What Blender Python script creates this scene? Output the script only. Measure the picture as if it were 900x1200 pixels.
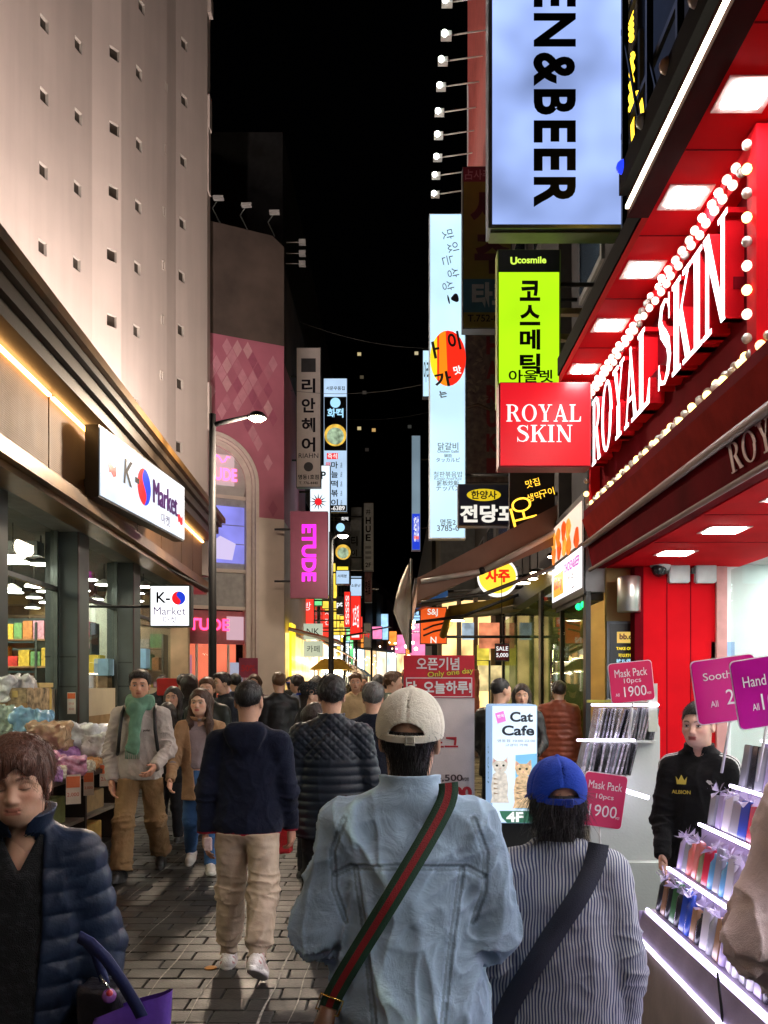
import bpy, bmesh, math, random, time
import numpy as np
from mathutils import Vector, Matrix
T0 = time.time()
random.seed(7); rng = np.random.default_rng(7)
sc = bpy.context.scene
for o in list(bpy.data.objects): bpy.data.objects.remove(o)
COL = sc.collection
# ---------------------------------------------------------------- camera, sky, exposure
CAMZ, F, VX, HZ = 1.65, 1000.0, 465.0, 803.0       # focal length in photo pixels, vanishing point of the street
cam_d = bpy.data.cameras.new('camera'); cam = bpy.data.objects.new('camera', cam_d); COL.objects.link(cam)
cam.location = (0, 0, CAMZ); cam.rotation_euler = (math.radians(90), 0, 0)
cam_d.sensor_fit = 'HORIZONTAL'; cam_d.sensor_width = 36; cam_d.lens = 36 * F / 900
cam_d.shift_x = (450 - VX) / 900; cam_d.shift_y = (HZ - 600) / 900
cam_d.clip_start = 0.05; cam_d.clip_end = 600
sc.camera = cam
world = bpy.data.worlds.new('World'); sc.world = world; world.use_nodes = True
wn = world.node_tree; bg = wn.nodes['Background']
sky = wn.nodes.new('ShaderNodeTexSky'); sky.sky_type = 'NISHITA'; sky.sun_disc = False
sky.sun_elevation = math.radians(-4); sky.sun_rotation = math.radians(200)
wn.links.new(sky.outputs[0], bg.inputs[0]); bg.inputs[1].default_value = 0.012     # night sky
sc.view_settings.view_transform = 'Standard'; sc.view_settings.look = 'None'
sc.view_settings.exposure = 0.2; sc.view_settings.gamma = 1.0; sc.view_settings.use_curve_mapping = False
sc.render.engine = 'CYCLES'
sc.cycles.use_denoising = True; sc.cycles.denoiser = 'OPENIMAGEDENOISE'
sc.cycles.max_bounces = 6; sc.cycles.diffuse_bounces = 3; sc.cycles.glossy_bounces = 3
sc.cycles.transmission_bounces = 4; sc.cycles.transparent_max_bounces = 8
sc.cycles.sample_clamp_indirect = 4; sc.cycles.sample_clamp_direct = 0
sc.cycles.caustics_reflective = False; sc.cycles.caustics_refractive = False
sc.cycles.use_light_tree = True

def W(px, py, d):            # a photo pixel at a known depth -> a point of the place
    return Vector(((px - VX) / F * d, d, CAMZ + (HZ - py) / F * d))
# ---------------------------------------------------------------- materials
MATS = {}
def nt(name):
    m = bpy.data.materials.new(name); m.use_nodes = True
    t = m.node_tree; b = t.nodes['Principled BSDF']
    return m, t, b
def rgb(c): return (c[0], c[1], c[2], 1)
def srgb(r, g, b):
    f = lambda v: ((v/255+0.055)/1.055)**2.4 if v/255 > 0.04045 else v/255/12.92
    return (f(r), f(g), f(b))
def mat(name, col, rough=0.6, metal=0.0, var=0.12, vscale=6.0, bump=0.15, bscale=80.0, sheen=0.0, coat=0.0, attr=None, spec=0.5, bump2=0.0):
    if name in MATS: return MATS[name]
    m, t, b = nt(name); L = t.links.new
    tc = t.nodes.new('ShaderNodeTexCoord')
    n1 = t.nodes.new('ShaderNodeTexNoise'); n1.inputs['Scale'].default_value = vscale; n1.inputs['Detail'].default_value = 5
    L(tc.outputs['Object'], n1.inputs['Vector'])
    ramp = t.nodes.new('ShaderNodeMapRange'); ramp.inputs[1].default_value = 0.25; ramp.inputs[2].default_value = 0.75
    ramp.inputs[3].default_value = 1 - var * 2; ramp.inputs[4].default_value = 1 + var
    L(n1.outputs['Fac'], ramp.inputs[0])
    mul = t.nodes.new('ShaderNodeVectorMath'); mul.operation = 'SCALE'
    if attr:
        a = t.nodes.new('ShaderNodeAttribute'); a.attribute_name = attr
        L(a.outputs['Color'], mul.inputs[0])
    else:
        mul.inputs[0].default_value = col
    L(ramp.outputs[0], mul.inputs['Scale'])
    L(mul.outputs[0], b.inputs['Base Color'])
    b.inputs['Roughness'].default_value = rough; b.inputs['Metallic'].default_value = metal
    b.inputs['Specular IOR Level'].default_value = spec
    if sheen: b.inputs['Sheen Weight'].default_value = sheen
    if coat: b.inputs['Coat Weight'].default_value = coat
    if bump:
        n2 = t.nodes.new('ShaderNodeTexNoise'); n2.inputs['Scale'].default_value = bscale; n2.inputs['Detail'].default_value = 4
        L(tc.outputs['Object'], n2.inputs['Vector'])
        bp = t.nodes.new('ShaderNodeBump'); bp.inputs['Strength'].default_value = bump; bp.inputs['Distance'].default_value = 0.01
        L(n2.outputs['Fac'], bp.inputs['Height']); L(bp.outputs[0], b.inputs['Normal'])
        if bump2:      # soft creases between the modelled folds
            n3 = t.nodes.new('ShaderNodeTexNoise'); n3.inputs['Scale'].default_value = 12; n3.inputs['Detail'].default_value = 5; n3.inputs['Roughness'].default_value = .55; n3.inputs['Distortion'].default_value = .5
            L(tc.outputs['Object'], n3.inputs['Vector']); b2 = t.nodes.new('ShaderNodeBump'); b2.inputs['Strength'].default_value = bump2; b2.inputs['Distance'].default_value = .02
            L(n3.outputs['Fac'], b2.inputs['Height']); L(b2.outputs[0], bp.inputs['Normal'])
    MATS[name] = m; return m
def glow(name, col, strength=1.0, uneven=0.0, scale=2.0, base=None, sample=True, rough=0.3):
    """a thing that gives off light: lamp, tube, backlit acrylic; also surfaces with their lighting put in as glow"""
    if name in MATS: return MATS[name]
    m, t, b = nt(name); L = t.links.new
    b.inputs['Base Color'].default_value = rgb(base or [min(0.25, c*0.22) for c in col]); b.inputs['Roughness'].default_value = rough; b.inputs['Specular IOR Level'].default_value = .12
    b.inputs['Emission Color'].default_value = rgb(col); b.inputs['Emission Strength'].default_value = strength
    if uneven:
        tc = t.nodes.new('ShaderNodeTexCoord'); n = t.nodes.new('ShaderNodeTexNoise')
        n.inputs['Scale'].default_value = scale; n.inputs['Detail'].default_value = 2; L(tc.outputs['Object'], n.inputs['Vector'])
        r = t.nodes.new('ShaderNodeMapRange'); r.inputs[1].default_value = .3; r.inputs[2].default_value = .7
        r.inputs[3].default_value = strength*(1-uneven); r.inputs[4].default_value = strength*(1+uneven)
        L(n.outputs['Fac'], r.inputs[0]); L(r.outputs[0], b.inputs['Emission Strength'])
    if not sample: m.cycles.emission_sampling = 'NONE'
    MATS[name] = m; return m
def glass(name, tint=(0.9, 0.95, 0.93), alpha=0.82, rough=0.02):
    """thin shop glazing: clear with a mirror-like surface"""
    if name in MATS: return MATS[name]
    m, t, b = nt(name); L = t.links.new
    tr = t.nodes.new('ShaderNodeBsdfTransparent'); tr.inputs[0].default_value = rgb([c*alpha for c in tint])
    gl = t.nodes.new('ShaderNodeBsdfGlossy'); gl.inputs['Roughness'].default_value = rough
    lw = t.nodes.new('ShaderNodeLayerWeight'); lw.inputs[0].default_value = .5
    pw_ = t.nodes.new('ShaderNodeMath'); pw_.operation = 'POWER'; L(lw.outputs['Facing'], pw_.inputs[0]); pw_.inputs[1].default_value = 4
    fr = t.nodes.new('ShaderNodeMath'); fr.operation = 'MULTIPLY_ADD'; L(pw_.outputs[0], fr.inputs[0]); fr.inputs[1].default_value = .30; fr.inputs[2].default_value = .025
    mx = t.nodes.new('ShaderNodeMixShader'); L(fr.outputs[0], mx.inputs[0]); L(tr.outputs[0], mx.inputs[1]); L(gl.outputs[0], mx.inputs[2])
    L(mx.outputs[0], t.nodes['Material Output'].inputs[0]); MATS[name] = m; return m
# ---------------------------------------------------------------- objects
def origin(o):
    v = Vector((0, 0, 0))
    while o is not None: v += o.location; o = o.parent
    return v
def props(o, label=None, cat=None, group=None, kind=None):
    if label: o['label'] = label
    if cat: o['category'] = cat
    if group: o['group'] = group
    if kind: o['kind'] = kind
    return o
def thing(name, loc, label, cat, group=None, rz=0.0):
    o = bpy.data.objects.new(name, None); o.empty_display_size = 0.1; COL.objects.link(o)
    o.location = loc; o.rotation_euler = (0, 0, rz)
    return props(o, label, cat, group)
def link(name, me, parent=None, m=None, loc=None):
    o = bpy.data.objects.new(name, me); COL.objects.link(o)
    if parent is not None: o.parent = parent
    if loc is not None: o.location = loc
    if m is not None:
        me.materials.clear(); me.materials.append(m)
    return o
class MB:
    """collects shapes in world coordinates; build() links ONE mesh"""
    def __init__(s): s.v = []; s.f = []; s.mi = []; s.cur = 0; s.smooth = []
    def add(s, vs, fs, smooth=False):
        n = len(s.v); s.v += [tuple(v) for v in vs]; s.f += [tuple(i+n for i in f) for f in fs]
        s.mi += [s.cur]*len(fs); s.smooth += [smooth]*len(fs); return s
    def hexa(s, p):      # 8 points: bottom 4 ccw, top 4 ccw
        return s.add(p, [(3,2,1,0),(4,5,6,7),(0,1,5,4),(1,2,6,5),(2,3,7,6),(3,0,4,7)])
    def box(s, c, d, rz=0.0):
        x, y, z = d[0]/2, d[1]/2, d[2]/2; co, si = math.cos(rz), math.sin(rz); p = []
        for zz in (-z, z):
            for xx, yy in ((-x,-y),(x,-y),(x,y),(-x,y)): p.append((c[0]+xx*co-yy*si, c[1]+xx*si+yy*co, c[2]+zz))
        return s.hexa(p)
    def bx(s, x0, x1, y0, y1, z0, z1): return s.box(((x0+x1)/2,(y0+y1)/2,(z0+z1)/2), (abs(x1-x0),abs(y1-y0),abs(z1-z0)))
    def quad(s, a, b, c, d): return s.add([a,b,c,d], [(0,1,2,3)])
    def prism(s, poly, o, ux, uy, depth):   # 2D polygon in plane (ux,uy) at o, extruded along n by depth
        o, ux, uy = Vector(o), Vector(ux).normalized(), Vector(uy).normalized(); n = ux.cross(uy)
        k = len(poly); A = [o+ux*p[0]+uy*p[1] for p in poly]; B = [a - n*depth for a in A]
        return s.add(A+B, [tuple(range(k)), tuple(range(2*k-1, k-1, -1))] + [(i, i+k, (i+1)%k+k, (i+1)%k) for i in range(k)])
    def tube(s, pts, r, n=8, cap=True):
        pts = [Vector(p) for p in pts]; rs = r if isinstance(r, (list, tuple)) else [r]*len(pts); V = []; Fc = []
        up = None
        for i, p in enumerate(pts):
            t = (pts[min(i+1, len(pts)-1)] - pts[max(i-1, 0)]).normalized()
            if up is None: up = t.orthogonal().normalized()
            a = (up - t*up.dot(t)).normalized(); b = t.cross(a); up = a
            V += [p + a*math.cos(2*math.pi*j/n)*rs[i] + b*math.sin(2*math.pi*j/n)*rs[i] for j in range(n)]
        for i in range(len(pts)-1):
            for j in range(n): Fc.append((i*n+j, i*n+(j+1)%n, (i+1)*n+(j+1)%n, (i+1)*n+j))
        if cap: Fc += [tuple(range(n-1, -1, -1)), tuple(range((len(pts)-1)*n, len(pts)*n))]
        return s.add(V, Fc, True)
    def lathe(s, prof, c, axis=(0,0,1), n=16):
        ax = Vector(axis).normalized(); a = ax.orthogonal().normalized(); b = ax.cross(a); c = Vector(c); V = []; Fc = []
        for r, h in prof: V += [c + ax*h + a*math.cos(2*math.pi*j/n)*r + b*math.sin(2*math.pi*j/n)*r for j in range(n)]
        for i in range(len(prof)-1):
            for j in range(n): Fc.append((i*n+j, i*n+(j+1)%n, (i+1)*n+(j+1)%n, (i+1)*n+j))
        Fc += [tuple(range(n-1, -1, -1)), tuple(range((len(prof)-1)*n, len(prof)*n))]
        return s.add(V, Fc, True)
    def ball(s, c, r, n=10):
        k = max(4, n//2); return s.lathe([(max(1e-4, r*math.sin(math.pi*i/k)), -r*math.cos(math.pi*i/k)) for i in range(k+1)], c, n=n)
    def build(s, name, m=None, parent=None, bevel=0.0, kind=None, local=False):
        me = bpy.data.meshes.new(name)
        off = Vector((0,0,0)) if (local or parent is None) else origin(parent)
        me.from_pydata([(v[0]-off.x, v[1]-off.y, v[2]-off.z) for v in s.v], [], s.f)
        ms = m if isinstance(m, (list, tuple)) else [m]
        for k in ms:
            if k is not None: me.materials.append(k)
        me.polygons.foreach_set('material_index', s.mi); me.polygons.foreach_set('use_smooth', s.smooth)
        me.validate(); me.update()
        if bevel:
            bm = bmesh.new(); bm.from_mesh(me)
            bmesh.ops.recalc_face_normals(bm, faces=bm.faces)
            bmesh.ops.bevel(bm, geom=bm.edges[:], offset=bevel, segments=2, affect='EDGES', clamp_overlap=True)
            bm.to_mesh(me); bm.free()
        o = bpy.data.objects.new(name, me); COL.objects.link(o)
        if parent is not None: o.parent = parent
        if kind: o['kind'] = kind
        return o
def boxpart(name, m, parent, x0, x1, y0, y1, z0, z1, bevel=0.0):
    return MB().bx(x0,x1,y0,y1,z0,z1).build(name, m, parent, bevel)
def copy_tree(o, parent=None):
    c = o.copy(); COL.objects.link(c); c.parent = parent
    for ch in list(o.children): copy_tree(ch, c)
    return c
# ---------------------------------------------------------------- writing
_tc = {}
def text_mesh(s, bold=0.0, spacing=1.0, align='CENTER', extrude=0.0, shear=0.0):
    key = (s, bold, spacing, shear)
    if key in _tc: return _tc[key].copy()
    cu = bpy.data.curves.new('t', 'FONT'); cu.body = s; cu.size = 1; cu.offset = bold; cu.space_character = spacing
    cu.align_x = align; cu.extrude = extrude; cu.shear = shear; cu.resolution_u = 4
    o = bpy.data.objects.new('t', cu); me = bpy.data.meshes.new_from_object(o)
    bpy.data.objects.remove(o); bpy.data.curves.remove(cu); _tc[key] = me; return me.copy()
def lettering(s, parent, m, center, ux, uy, w=None, h=None, bold=0.0, spacing=1.0, name='lettering', extrude=0.0, lift=0.006, rot=0.0, shear=0.0):
    """flat print: text fitted to width w and/or height h (metres) round center, in the plane (ux, uy)"""
    me = text_mesh(s, bold, spacing, extrude=0.0, shear=shear); n = len(me.vertices)
    if n == 0: return None
    co = np.zeros(n*3, np.float32); me.vertices.foreach_get('co', co); co = co.reshape(-1, 3)
    lo, hi = co[:, :2].min(0), co[:, :2].max(0); c = (lo+hi)/2; sz = np.maximum(hi-lo, 1e-4)
    kx = w/sz[0] if w else None; ky = h/sz[1] if h else None
    kx = kx or ky; ky = ky or kx
    xy = (co[:, :2]-c)*np.array([kx, ky])
    if rot: cr, sr = math.cos(rot), math.sin(rot); xy = xy @ np.array([[cr, sr], [-sr, cr]])
    ux, uy = np.array(Vector(ux).normalized()), np.array(Vector(uy).normalized()); nn = np.cross(ux, uy)
    p = np.array(center) + xy[:, :1]*ux + xy[:, 1:]*uy + nn*lift - np.array(origin(parent))
    me.vertices.foreach_set('co', p.astype(np.float32).ravel()); me.update()
    if extrude:
        bm = bmesh.new(); bm.from_mesh(me)
        r = bmesh.ops.extrude_face_region(bm, geom=bm.faces[:]); vs = [e for e in r['geom'] if isinstance(e, bmesh.types.BMVert)]
        bmesh.ops.translate(bm, verts=vs, vec=Vector(nn*extrude)); bmesh.ops.recalc_face_normals(bm, faces=bm.faces[:]); bm.to_mesh(me); bm.free()
    me.name = name
    return link(name, me, parent, m)
CAMX, CAMU = (1, 0, 0), (0, 0, 1)          # a sign plate that faces down the street towards -Y
def smoothstep(a, b, x):
    t = np.clip((x-a)/(b-a), 0, 1); return t*t*(3-2*t)
# ---------------------------------------------------------------- distance-field modelling for bodies, clothes and soft goods
def surface_nets(vol, org, h):
    ins = vol < 0
    nx, ny, nz = vol.shape
    cnt = np.zeros((nx-1, ny-1, nz-1), np.int8)
    for dx in (0,1):
        for dy in (0,1):
            for dz in (0,1): cnt += ins[dx:nx-1+dx, dy:ny-1+dy, dz:nz-1+dz]
    act = (cnt > 0) & (cnt < 8)
    ijk = np.argwhere(act); N = len(ijk)
    if N == 0: return np.zeros((0,3)), np.zeros((0,4), np.int32)
    idx = np.full(act.shape, -1, np.int32); idx[act] = np.arange(N)
    acc = np.zeros((N,3)); num = np.zeros(N)
    C = [(a,b,c) for a in (0,1) for b in (0,1) for c in (0,1)]
    vals = {c: vol[ijk[:,0]+c[0], ijk[:,1]+c[1], ijk[:,2]+c[2]] for c in C}
    for a in C:
        for ax in range(3):
            if a[ax] == 0:
                b = tuple(1 if i == ax else a[i] for i in range(3))
                va, vb = vals[a], vals[b]; m = (va < 0) != (vb < 0)
                t = np.where(m, va/(va-vb+1e-12), 0)
                p = np.array(a, float)[None,:].repeat(N,0); p[:,ax] = t
                acc += p*m[:,None]; num += m
    P = (ijk + acc/np.maximum(num,1)[:,None])*h + org
    Q = []
    for ax in range(3):
        u, v = (ax+1)%3, (ax+2)%3
        s0 = [slice(None)]*3; s1 = [slice(None)]*3; s0[ax] = slice(0,-1); s1[ax] = slice(1,None)
        A, B = ins[tuple(s0)], ins[tuple(s1)]
        e = np.argwhere(A != B)
        e = e[(e[:,u] > 0) & (e[:,v] > 0) & (e[:,u] < vol.shape[u]-1) & (e[:,v] < vol.shape[v]-1)]
        if len(e) == 0: continue
        flip = ins[e[:,0], e[:,1], e[:,2]]
        def cell(du, dv):
            c = e.copy(); c[:,u] += du; c[:,v] += dv; return idx[c[:,0], c[:,1], c[:,2]]
        q = np.stack([cell(-1,-1), cell(0,-1), cell(0,0), cell(-1,0)], 1)
        q[~flip] = q[~flip][:, ::-1]
        Q.append(q)
    Q = np.concatenate(Q); Q = Q[(Q >= 0).all(1)]
    return P, Q
def mesh_sdf(fn, lo, hi, h, bs=5, slack=.010):
    """fn(P)->d, sampled only in blocks near the surface"""
    lo = np.array(lo, float)-2*h; hi = np.array(hi, float)+2*h
    nb = np.maximum(1, np.ceil((hi-lo)/(h*bs)).astype(int))
    gx = [lo[i]+(np.arange(nb[i])+.5)*bs*h for i in range(3)]
    Cn = np.stack(np.meshgrid(*gx, indexing='ij'), -1).reshape(-1,3).astype(np.float32)
    dc = fn(Cn); act = np.abs(dc) < bs*h*1.2 + slack
    vol = np.repeat(np.repeat(np.repeat(dc.reshape(nb).astype(np.float32), bs, 0), bs, 1), bs, 2)
    A = np.argwhere(act.reshape(nb))
    if len(A) == 0: return np.zeros((0,3)), np.zeros((0,4), int)
    off = np.stack(np.meshgrid(*[np.arange(bs)]*3, indexing='ij'), -1).reshape(-1,3)
    ii = (A[:,None,:]*bs + off[None]).reshape(-1,3)
    P = (lo + ii*h).astype(np.float32)
    d = np.empty(len(P), np.float32)
    for s in range(0, len(P), 400000): d[s:s+400000] = fn(P[s:s+400000])
    vol[ii[:,0], ii[:,1], ii[:,2]] = d
    return surface_nets(vol, lo, h)
def np_mesh(name, P, Q, cols=None, mats=None, mi=None):
    me = bpy.data.meshes.new(name); P = np.asarray(P, np.float32); Q = np.asarray(Q, np.int32)
    me.vertices.add(len(P)); me.vertices.foreach_set('co', P.ravel())
    me.loops.add(len(Q)*4); me.loops.foreach_set('vertex_index', Q.ravel())
    me.polygons.add(len(Q)); me.polygons.foreach_set('loop_start', np.arange(len(Q), dtype=np.int32)*4)
    try: me.polygons.foreach_set('loop_total', np.full(len(Q), 4, np.int32))
    except Exception: pass
    me.polygons.foreach_set('use_smooth', np.ones(len(Q), bool))
    me.update(calc_edges=True); me.validate()
    if cols is not None:
        a = me.attributes.new('col', 'FLOAT_COLOR', 'POINT'); c = np.ones((len(P),4), np.float32); c[:,:3] = cols
        a.data.foreach_set('color', c.ravel())
    for m in (mats or []): me.materials.append(m)
    if mi is not None: me.polygons.foreach_set('material_index', np.asarray(mi, np.int32))
    return me
def smin(a, b, k):
    if k <= 0: return np.minimum(a, b)
    h = np.maximum(k-np.abs(a-b), 0)/k
    return np.minimum(a, b) - h*h*k*.25
def smax(a, b, k): return -smin(-a, -b, k)
def cap(P, a, b, ra, rb, flat=1.0, fx=1.0, quilt=None):
    """tapered capsule; flat/fx squash depth and width round the axis"""
    a = np.array(a, np.float32); b = np.array(b, np.float32); ba = b-a; L2 = float(ba@ba)+1e-9
    q = P-a; t = np.clip((q@ba)/L2, 0, 1); r = q - t[:,None]*ba
    if flat != 1.0 or fx != 1.0:
        d = np.sqrt((r[:,0]/fx)**2+(r[:,1]/flat)**2+r[:,2]**2)
    else: d = np.sqrt((r*r).sum(1))
    rad = ra+(rb-ra)*t
    if quilt:
        L = math.sqrt(L2); s = (q@ba)/L
        rad = rad + quilt[1]*(np.abs(np.sin(np.pi*(s+quilt[2])/quilt[0]))**.6 - .6)
    return (d-rad)*min(1.0, flat, fx)
def ell(P, c, r):
    q = (P-np.array(c, np.float32))/np.array(r, np.float32); k = np.sqrt((q*q).sum(1))
    return (k-1)*min(r)
def rot_to(P, c, R):        # world-ish point -> local frame (R columns are the local axes)
    return (P-np.array(c, np.float32))@np.array(R, np.float32)
def nz(P, s, seed=0, stretch=(1,1,1)):
    """cheap smooth noise in -1..1"""
    r = np.random.default_rng(seed); out = 0; Q = P*np.array(stretch, np.float32)*s
    for i in range(4):
        k = r.normal(size=3); k = k/np.linalg.norm(k)*(1+.6*i); k2 = r.normal(size=3)
        out = out + np.sin(Q@k.astype(np.float32) + 1.3*np.sin(Q@k2.astype(np.float32)*.8 + r.uniform(0,6)) + r.uniform(0,6))/(1+.5*i)
    return out/2.2
def rotz(a): c, s = math.cos(a), math.sin(a); return np.array([[c,-s,0],[s,c,0],[0,0,1.]])
def rotx(a): c, s = math.cos(a), math.sin(a); return np.array([[1,0,0],[0,c,-s],[0,s,c.real]])
def roty(a): c, s = math.cos(a), math.sin(a); return np.array([[c,0,s],[0,1,0],[-s,0,c]])
# ---------------------------------------------------------------- people
def skin_mat():
    if 'skin' in MATS: return MATS['skin']
    m = mat('skin', (1,1,1), rough=.5, var=.06, vscale=30, bump=.06, bscale=260, attr='col', spec=.4)
    b = m.node_tree.nodes['Principled BSDF']; b.inputs['Subsurface Weight'].default_value = .12
    b.inputs['Subsurface Radius'].default_value = (.01,.004,.002); return m
def hair_mat():
    if 'hair' in MATS: return MATS['hair']
    m, t, b = nt('hair'); L = t.links.new
    a = t.nodes.new('ShaderNodeAttribute'); a.attribute_name = 'col'
    tc = t.nodes.new('ShaderNodeTexCoord'); mp = t.nodes.new('ShaderNodeMapping'); mp.inputs['Scale'].default_value = (1,1,.09)
    n = t.nodes.new('ShaderNodeTexNoise'); n.inputs['Scale'].default_value = 230; n.inputs['Detail'].default_value = 3
    L(tc.outputs['Object'], mp.inputs[0]); L(mp.outputs[0], n.inputs[0])
    r = t.nodes.new('ShaderNodeMapRange'); r.inputs[1].default_value=.3; r.inputs[2].default_value=.7; r.inputs[3].default_value=.55; r.inputs[4].default_value=1.5
    L(n.outputs['Fac'], r.inputs[0]); s = t.nodes.new('ShaderNodeVectorMath'); s.operation='SCALE'
    L(a.outputs['Color'], s.inputs[0]); L(r.outputs[0], s.inputs['Scale']); L(s.outputs[0], b.inputs['Base Color'])
    bp = t.nodes.new('ShaderNodeBump'); bp.inputs['Strength'].default_value=.7; bp.inputs['Distance'].default_value=.006
    L(n.outputs['Fac'], bp.inputs['Height']); L(bp.outputs[0], b.inputs['Normal'])
    b.inputs['Roughness'].default_value=.42; b.inputs['Specular IOR Level'].default_value=.45; MATS['hair']=m; return m
def cloth(kind):
    k = 'cloth_'+kind
    if k in MATS: return MATS[k]
    if kind == 'nylon': m = mat(k,(1,1,1),rough=.42,var=.15,vscale=9,bump=.10,bscale=150,attr='col',spec=.3,bump2=.12)
    elif kind == 'plastic': m = mat(k,(1,1,1),rough=.16,var=.2,vscale=14,bump=.5,bscale=38,attr='col',spec=.55)
    elif kind == 'film':
        m, t, b = nt(k); L = t.links.new; b.inputs['Base Color'].default_value = (.75,.68,.92,1); b.inputs['Roughness'].default_value = .12; b.inputs['Alpha'].default_value = .45
    elif kind == 'denim': m = weave(k, 900, .10, 7, .35)
    elif kind == 'wool': m = weave(k, 350, .15, 9, .8)
    elif kind == 'stripe': m = stripe_mat(k)
    elif kind == 'leather': m = mat(k,(1,1,1),rough=.38,var=.12,vscale=12,bump=.3,bscale=120,attr='col',spec=.5)
    else: m = weave(k, 600, .10, 8, .35)
    MATS[k] = m; return m
def weave(name, sc_, var, vs, bump):
    m = mat(name,(1,1,1),rough=.85,var=var,vscale=vs,bump=bump,bscale=sc_,attr='col',sheen=.06,spec=.15,bump2=.55); return m
def stripe_mat(name):
    m = mat(name,(1,1,1),rough=.8,var=.06,vscale=7,bump=.2,bscale=300,attr='col',sheen=.2,spec=.25)
    t = m.node_tree; L = t.links.new; b = t.nodes['Principled BSDF']
    src = b.inputs['Base Color'].links[0].from_socket
    tc = t.nodes.new('ShaderNodeTexCoord'); sp = t.nodes.new('ShaderNodeSeparateXYZ'); L(tc.outputs['Object'], sp.inputs[0])
    nn = t.nodes.new('ShaderNodeTexNoise'); nn.inputs['Scale'].default_value = 5; L(tc.outputs['Object'], nn.inputs[0])
    ma = t.nodes.new('ShaderNodeMath'); ma.operation='MULTIPLY_ADD'; L(nn.outputs['Fac'], ma.inputs[0]); ma.inputs[1].default_value=.05; L(sp.outputs[0], ma.inputs[2])
    mu = t.nodes.new('ShaderNodeMath'); mu.operation='MULTIPLY'; L(ma.outputs[0], mu.inputs[0]); mu.inputs[1].default_value = 2*math.pi/.0085
    si = t.nodes.new('ShaderNodeMath'); si.operation='SINE'; L(mu.outputs[0], si.inputs[0])
    mr = t.nodes.new('ShaderNodeMapRange'); mr.inputs[1].default_value=-.5; mr.inputs[2].default_value=.5; L(si.outputs[0], mr.inputs[0])
    mx = t.nodes.new('ShaderNodeMix'); mx.data_type='RGBA'; L(mr.outputs[0], mx.inputs[0]); L(src, mx.inputs[6]); mx.inputs[7].default_value=(.52,.56,.62,1)
    L(mx.outputs[2], b.inputs['Base Color']); return m

SKIN = srgb(205,160,135); SKIN2 = srgb(188,140,116)
HAIRC = {'black': (.012,.010,.009), 'brown': (.055,.022,.012), 'auburn': (.085,.032,.018), 'grey': (.10,.095,.09), 'chestnut': (.10,.045,.02), 'dark': (.02,.012,.009)}
def arr(*v): return np.array(v, np.float32)
def head_sdf(P, closed=False, fine=True):
    d = ell(P, (0,-.014,.034), (.076,.096,.083))
    d = smin(d, ell(P, (0,.022,-.03), (.061,.070,.082)), .04)
    d = smin(d, ell(P, (0,.050,-.088), (.027,.028,.024)), .045)
    d = smin(d, ell(P, (0,.02,-.07), (.050,.055,.035)), .03)
    ax = np.abs(P[:,0]); M = np.stack([ax, P[:,1], P[:,2]], 1)
    d = smin(d, ell(M, (.038,.056,-.026), (.026,.026,.026)), .03)
    d = smin(d, cap(M, (.012,.080,.020), (.044,.068,.018), .013, .011), .025)
    d = smax(d, -ell(M, (.033,.098,-.002), (.020,.018,.012)), .018)
    d = smin(d, ell(M, (.032,.0755,-.003), (.0155,.0125,.0125)), .006)
    d = smin(d, cap(P, (0,.084,.006), (0,.104,-.034), .0075, .0115), .014)
    d = smin(d, ell(M, (.011,.094,-.038), (.0075,.010,.0075)), .008)
    d = smin(d, ell(P, (0,.080,-.064), (.026,.013,.018)), .02)
    d = smin(d, cap(P, (-.017,.086,-.0605), (.017,.086,-.0605), .0058, .0058), .008)
    d = smin(d, cap(P, (-.014,.087,-.071), (.014,.087,-.071), .0068, .0068), .008)
    d = smax(d, -cap(P, (-.021,.095,-.0655), (.021,.095,-.0655), .0012, .0012), .004)
    d = smin(d, ell(M, (.077,-.012,-.012), (.010,.020,.032)), .012)
    d = smax(d, -ell(M, (.087,-.006,-.010), (.006,.010,.018)), .006)
    d = smin(d, cap(P, (0,-.025,-.05), (0,-.035,-.20), .052, .060), .03)
    return d
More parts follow.
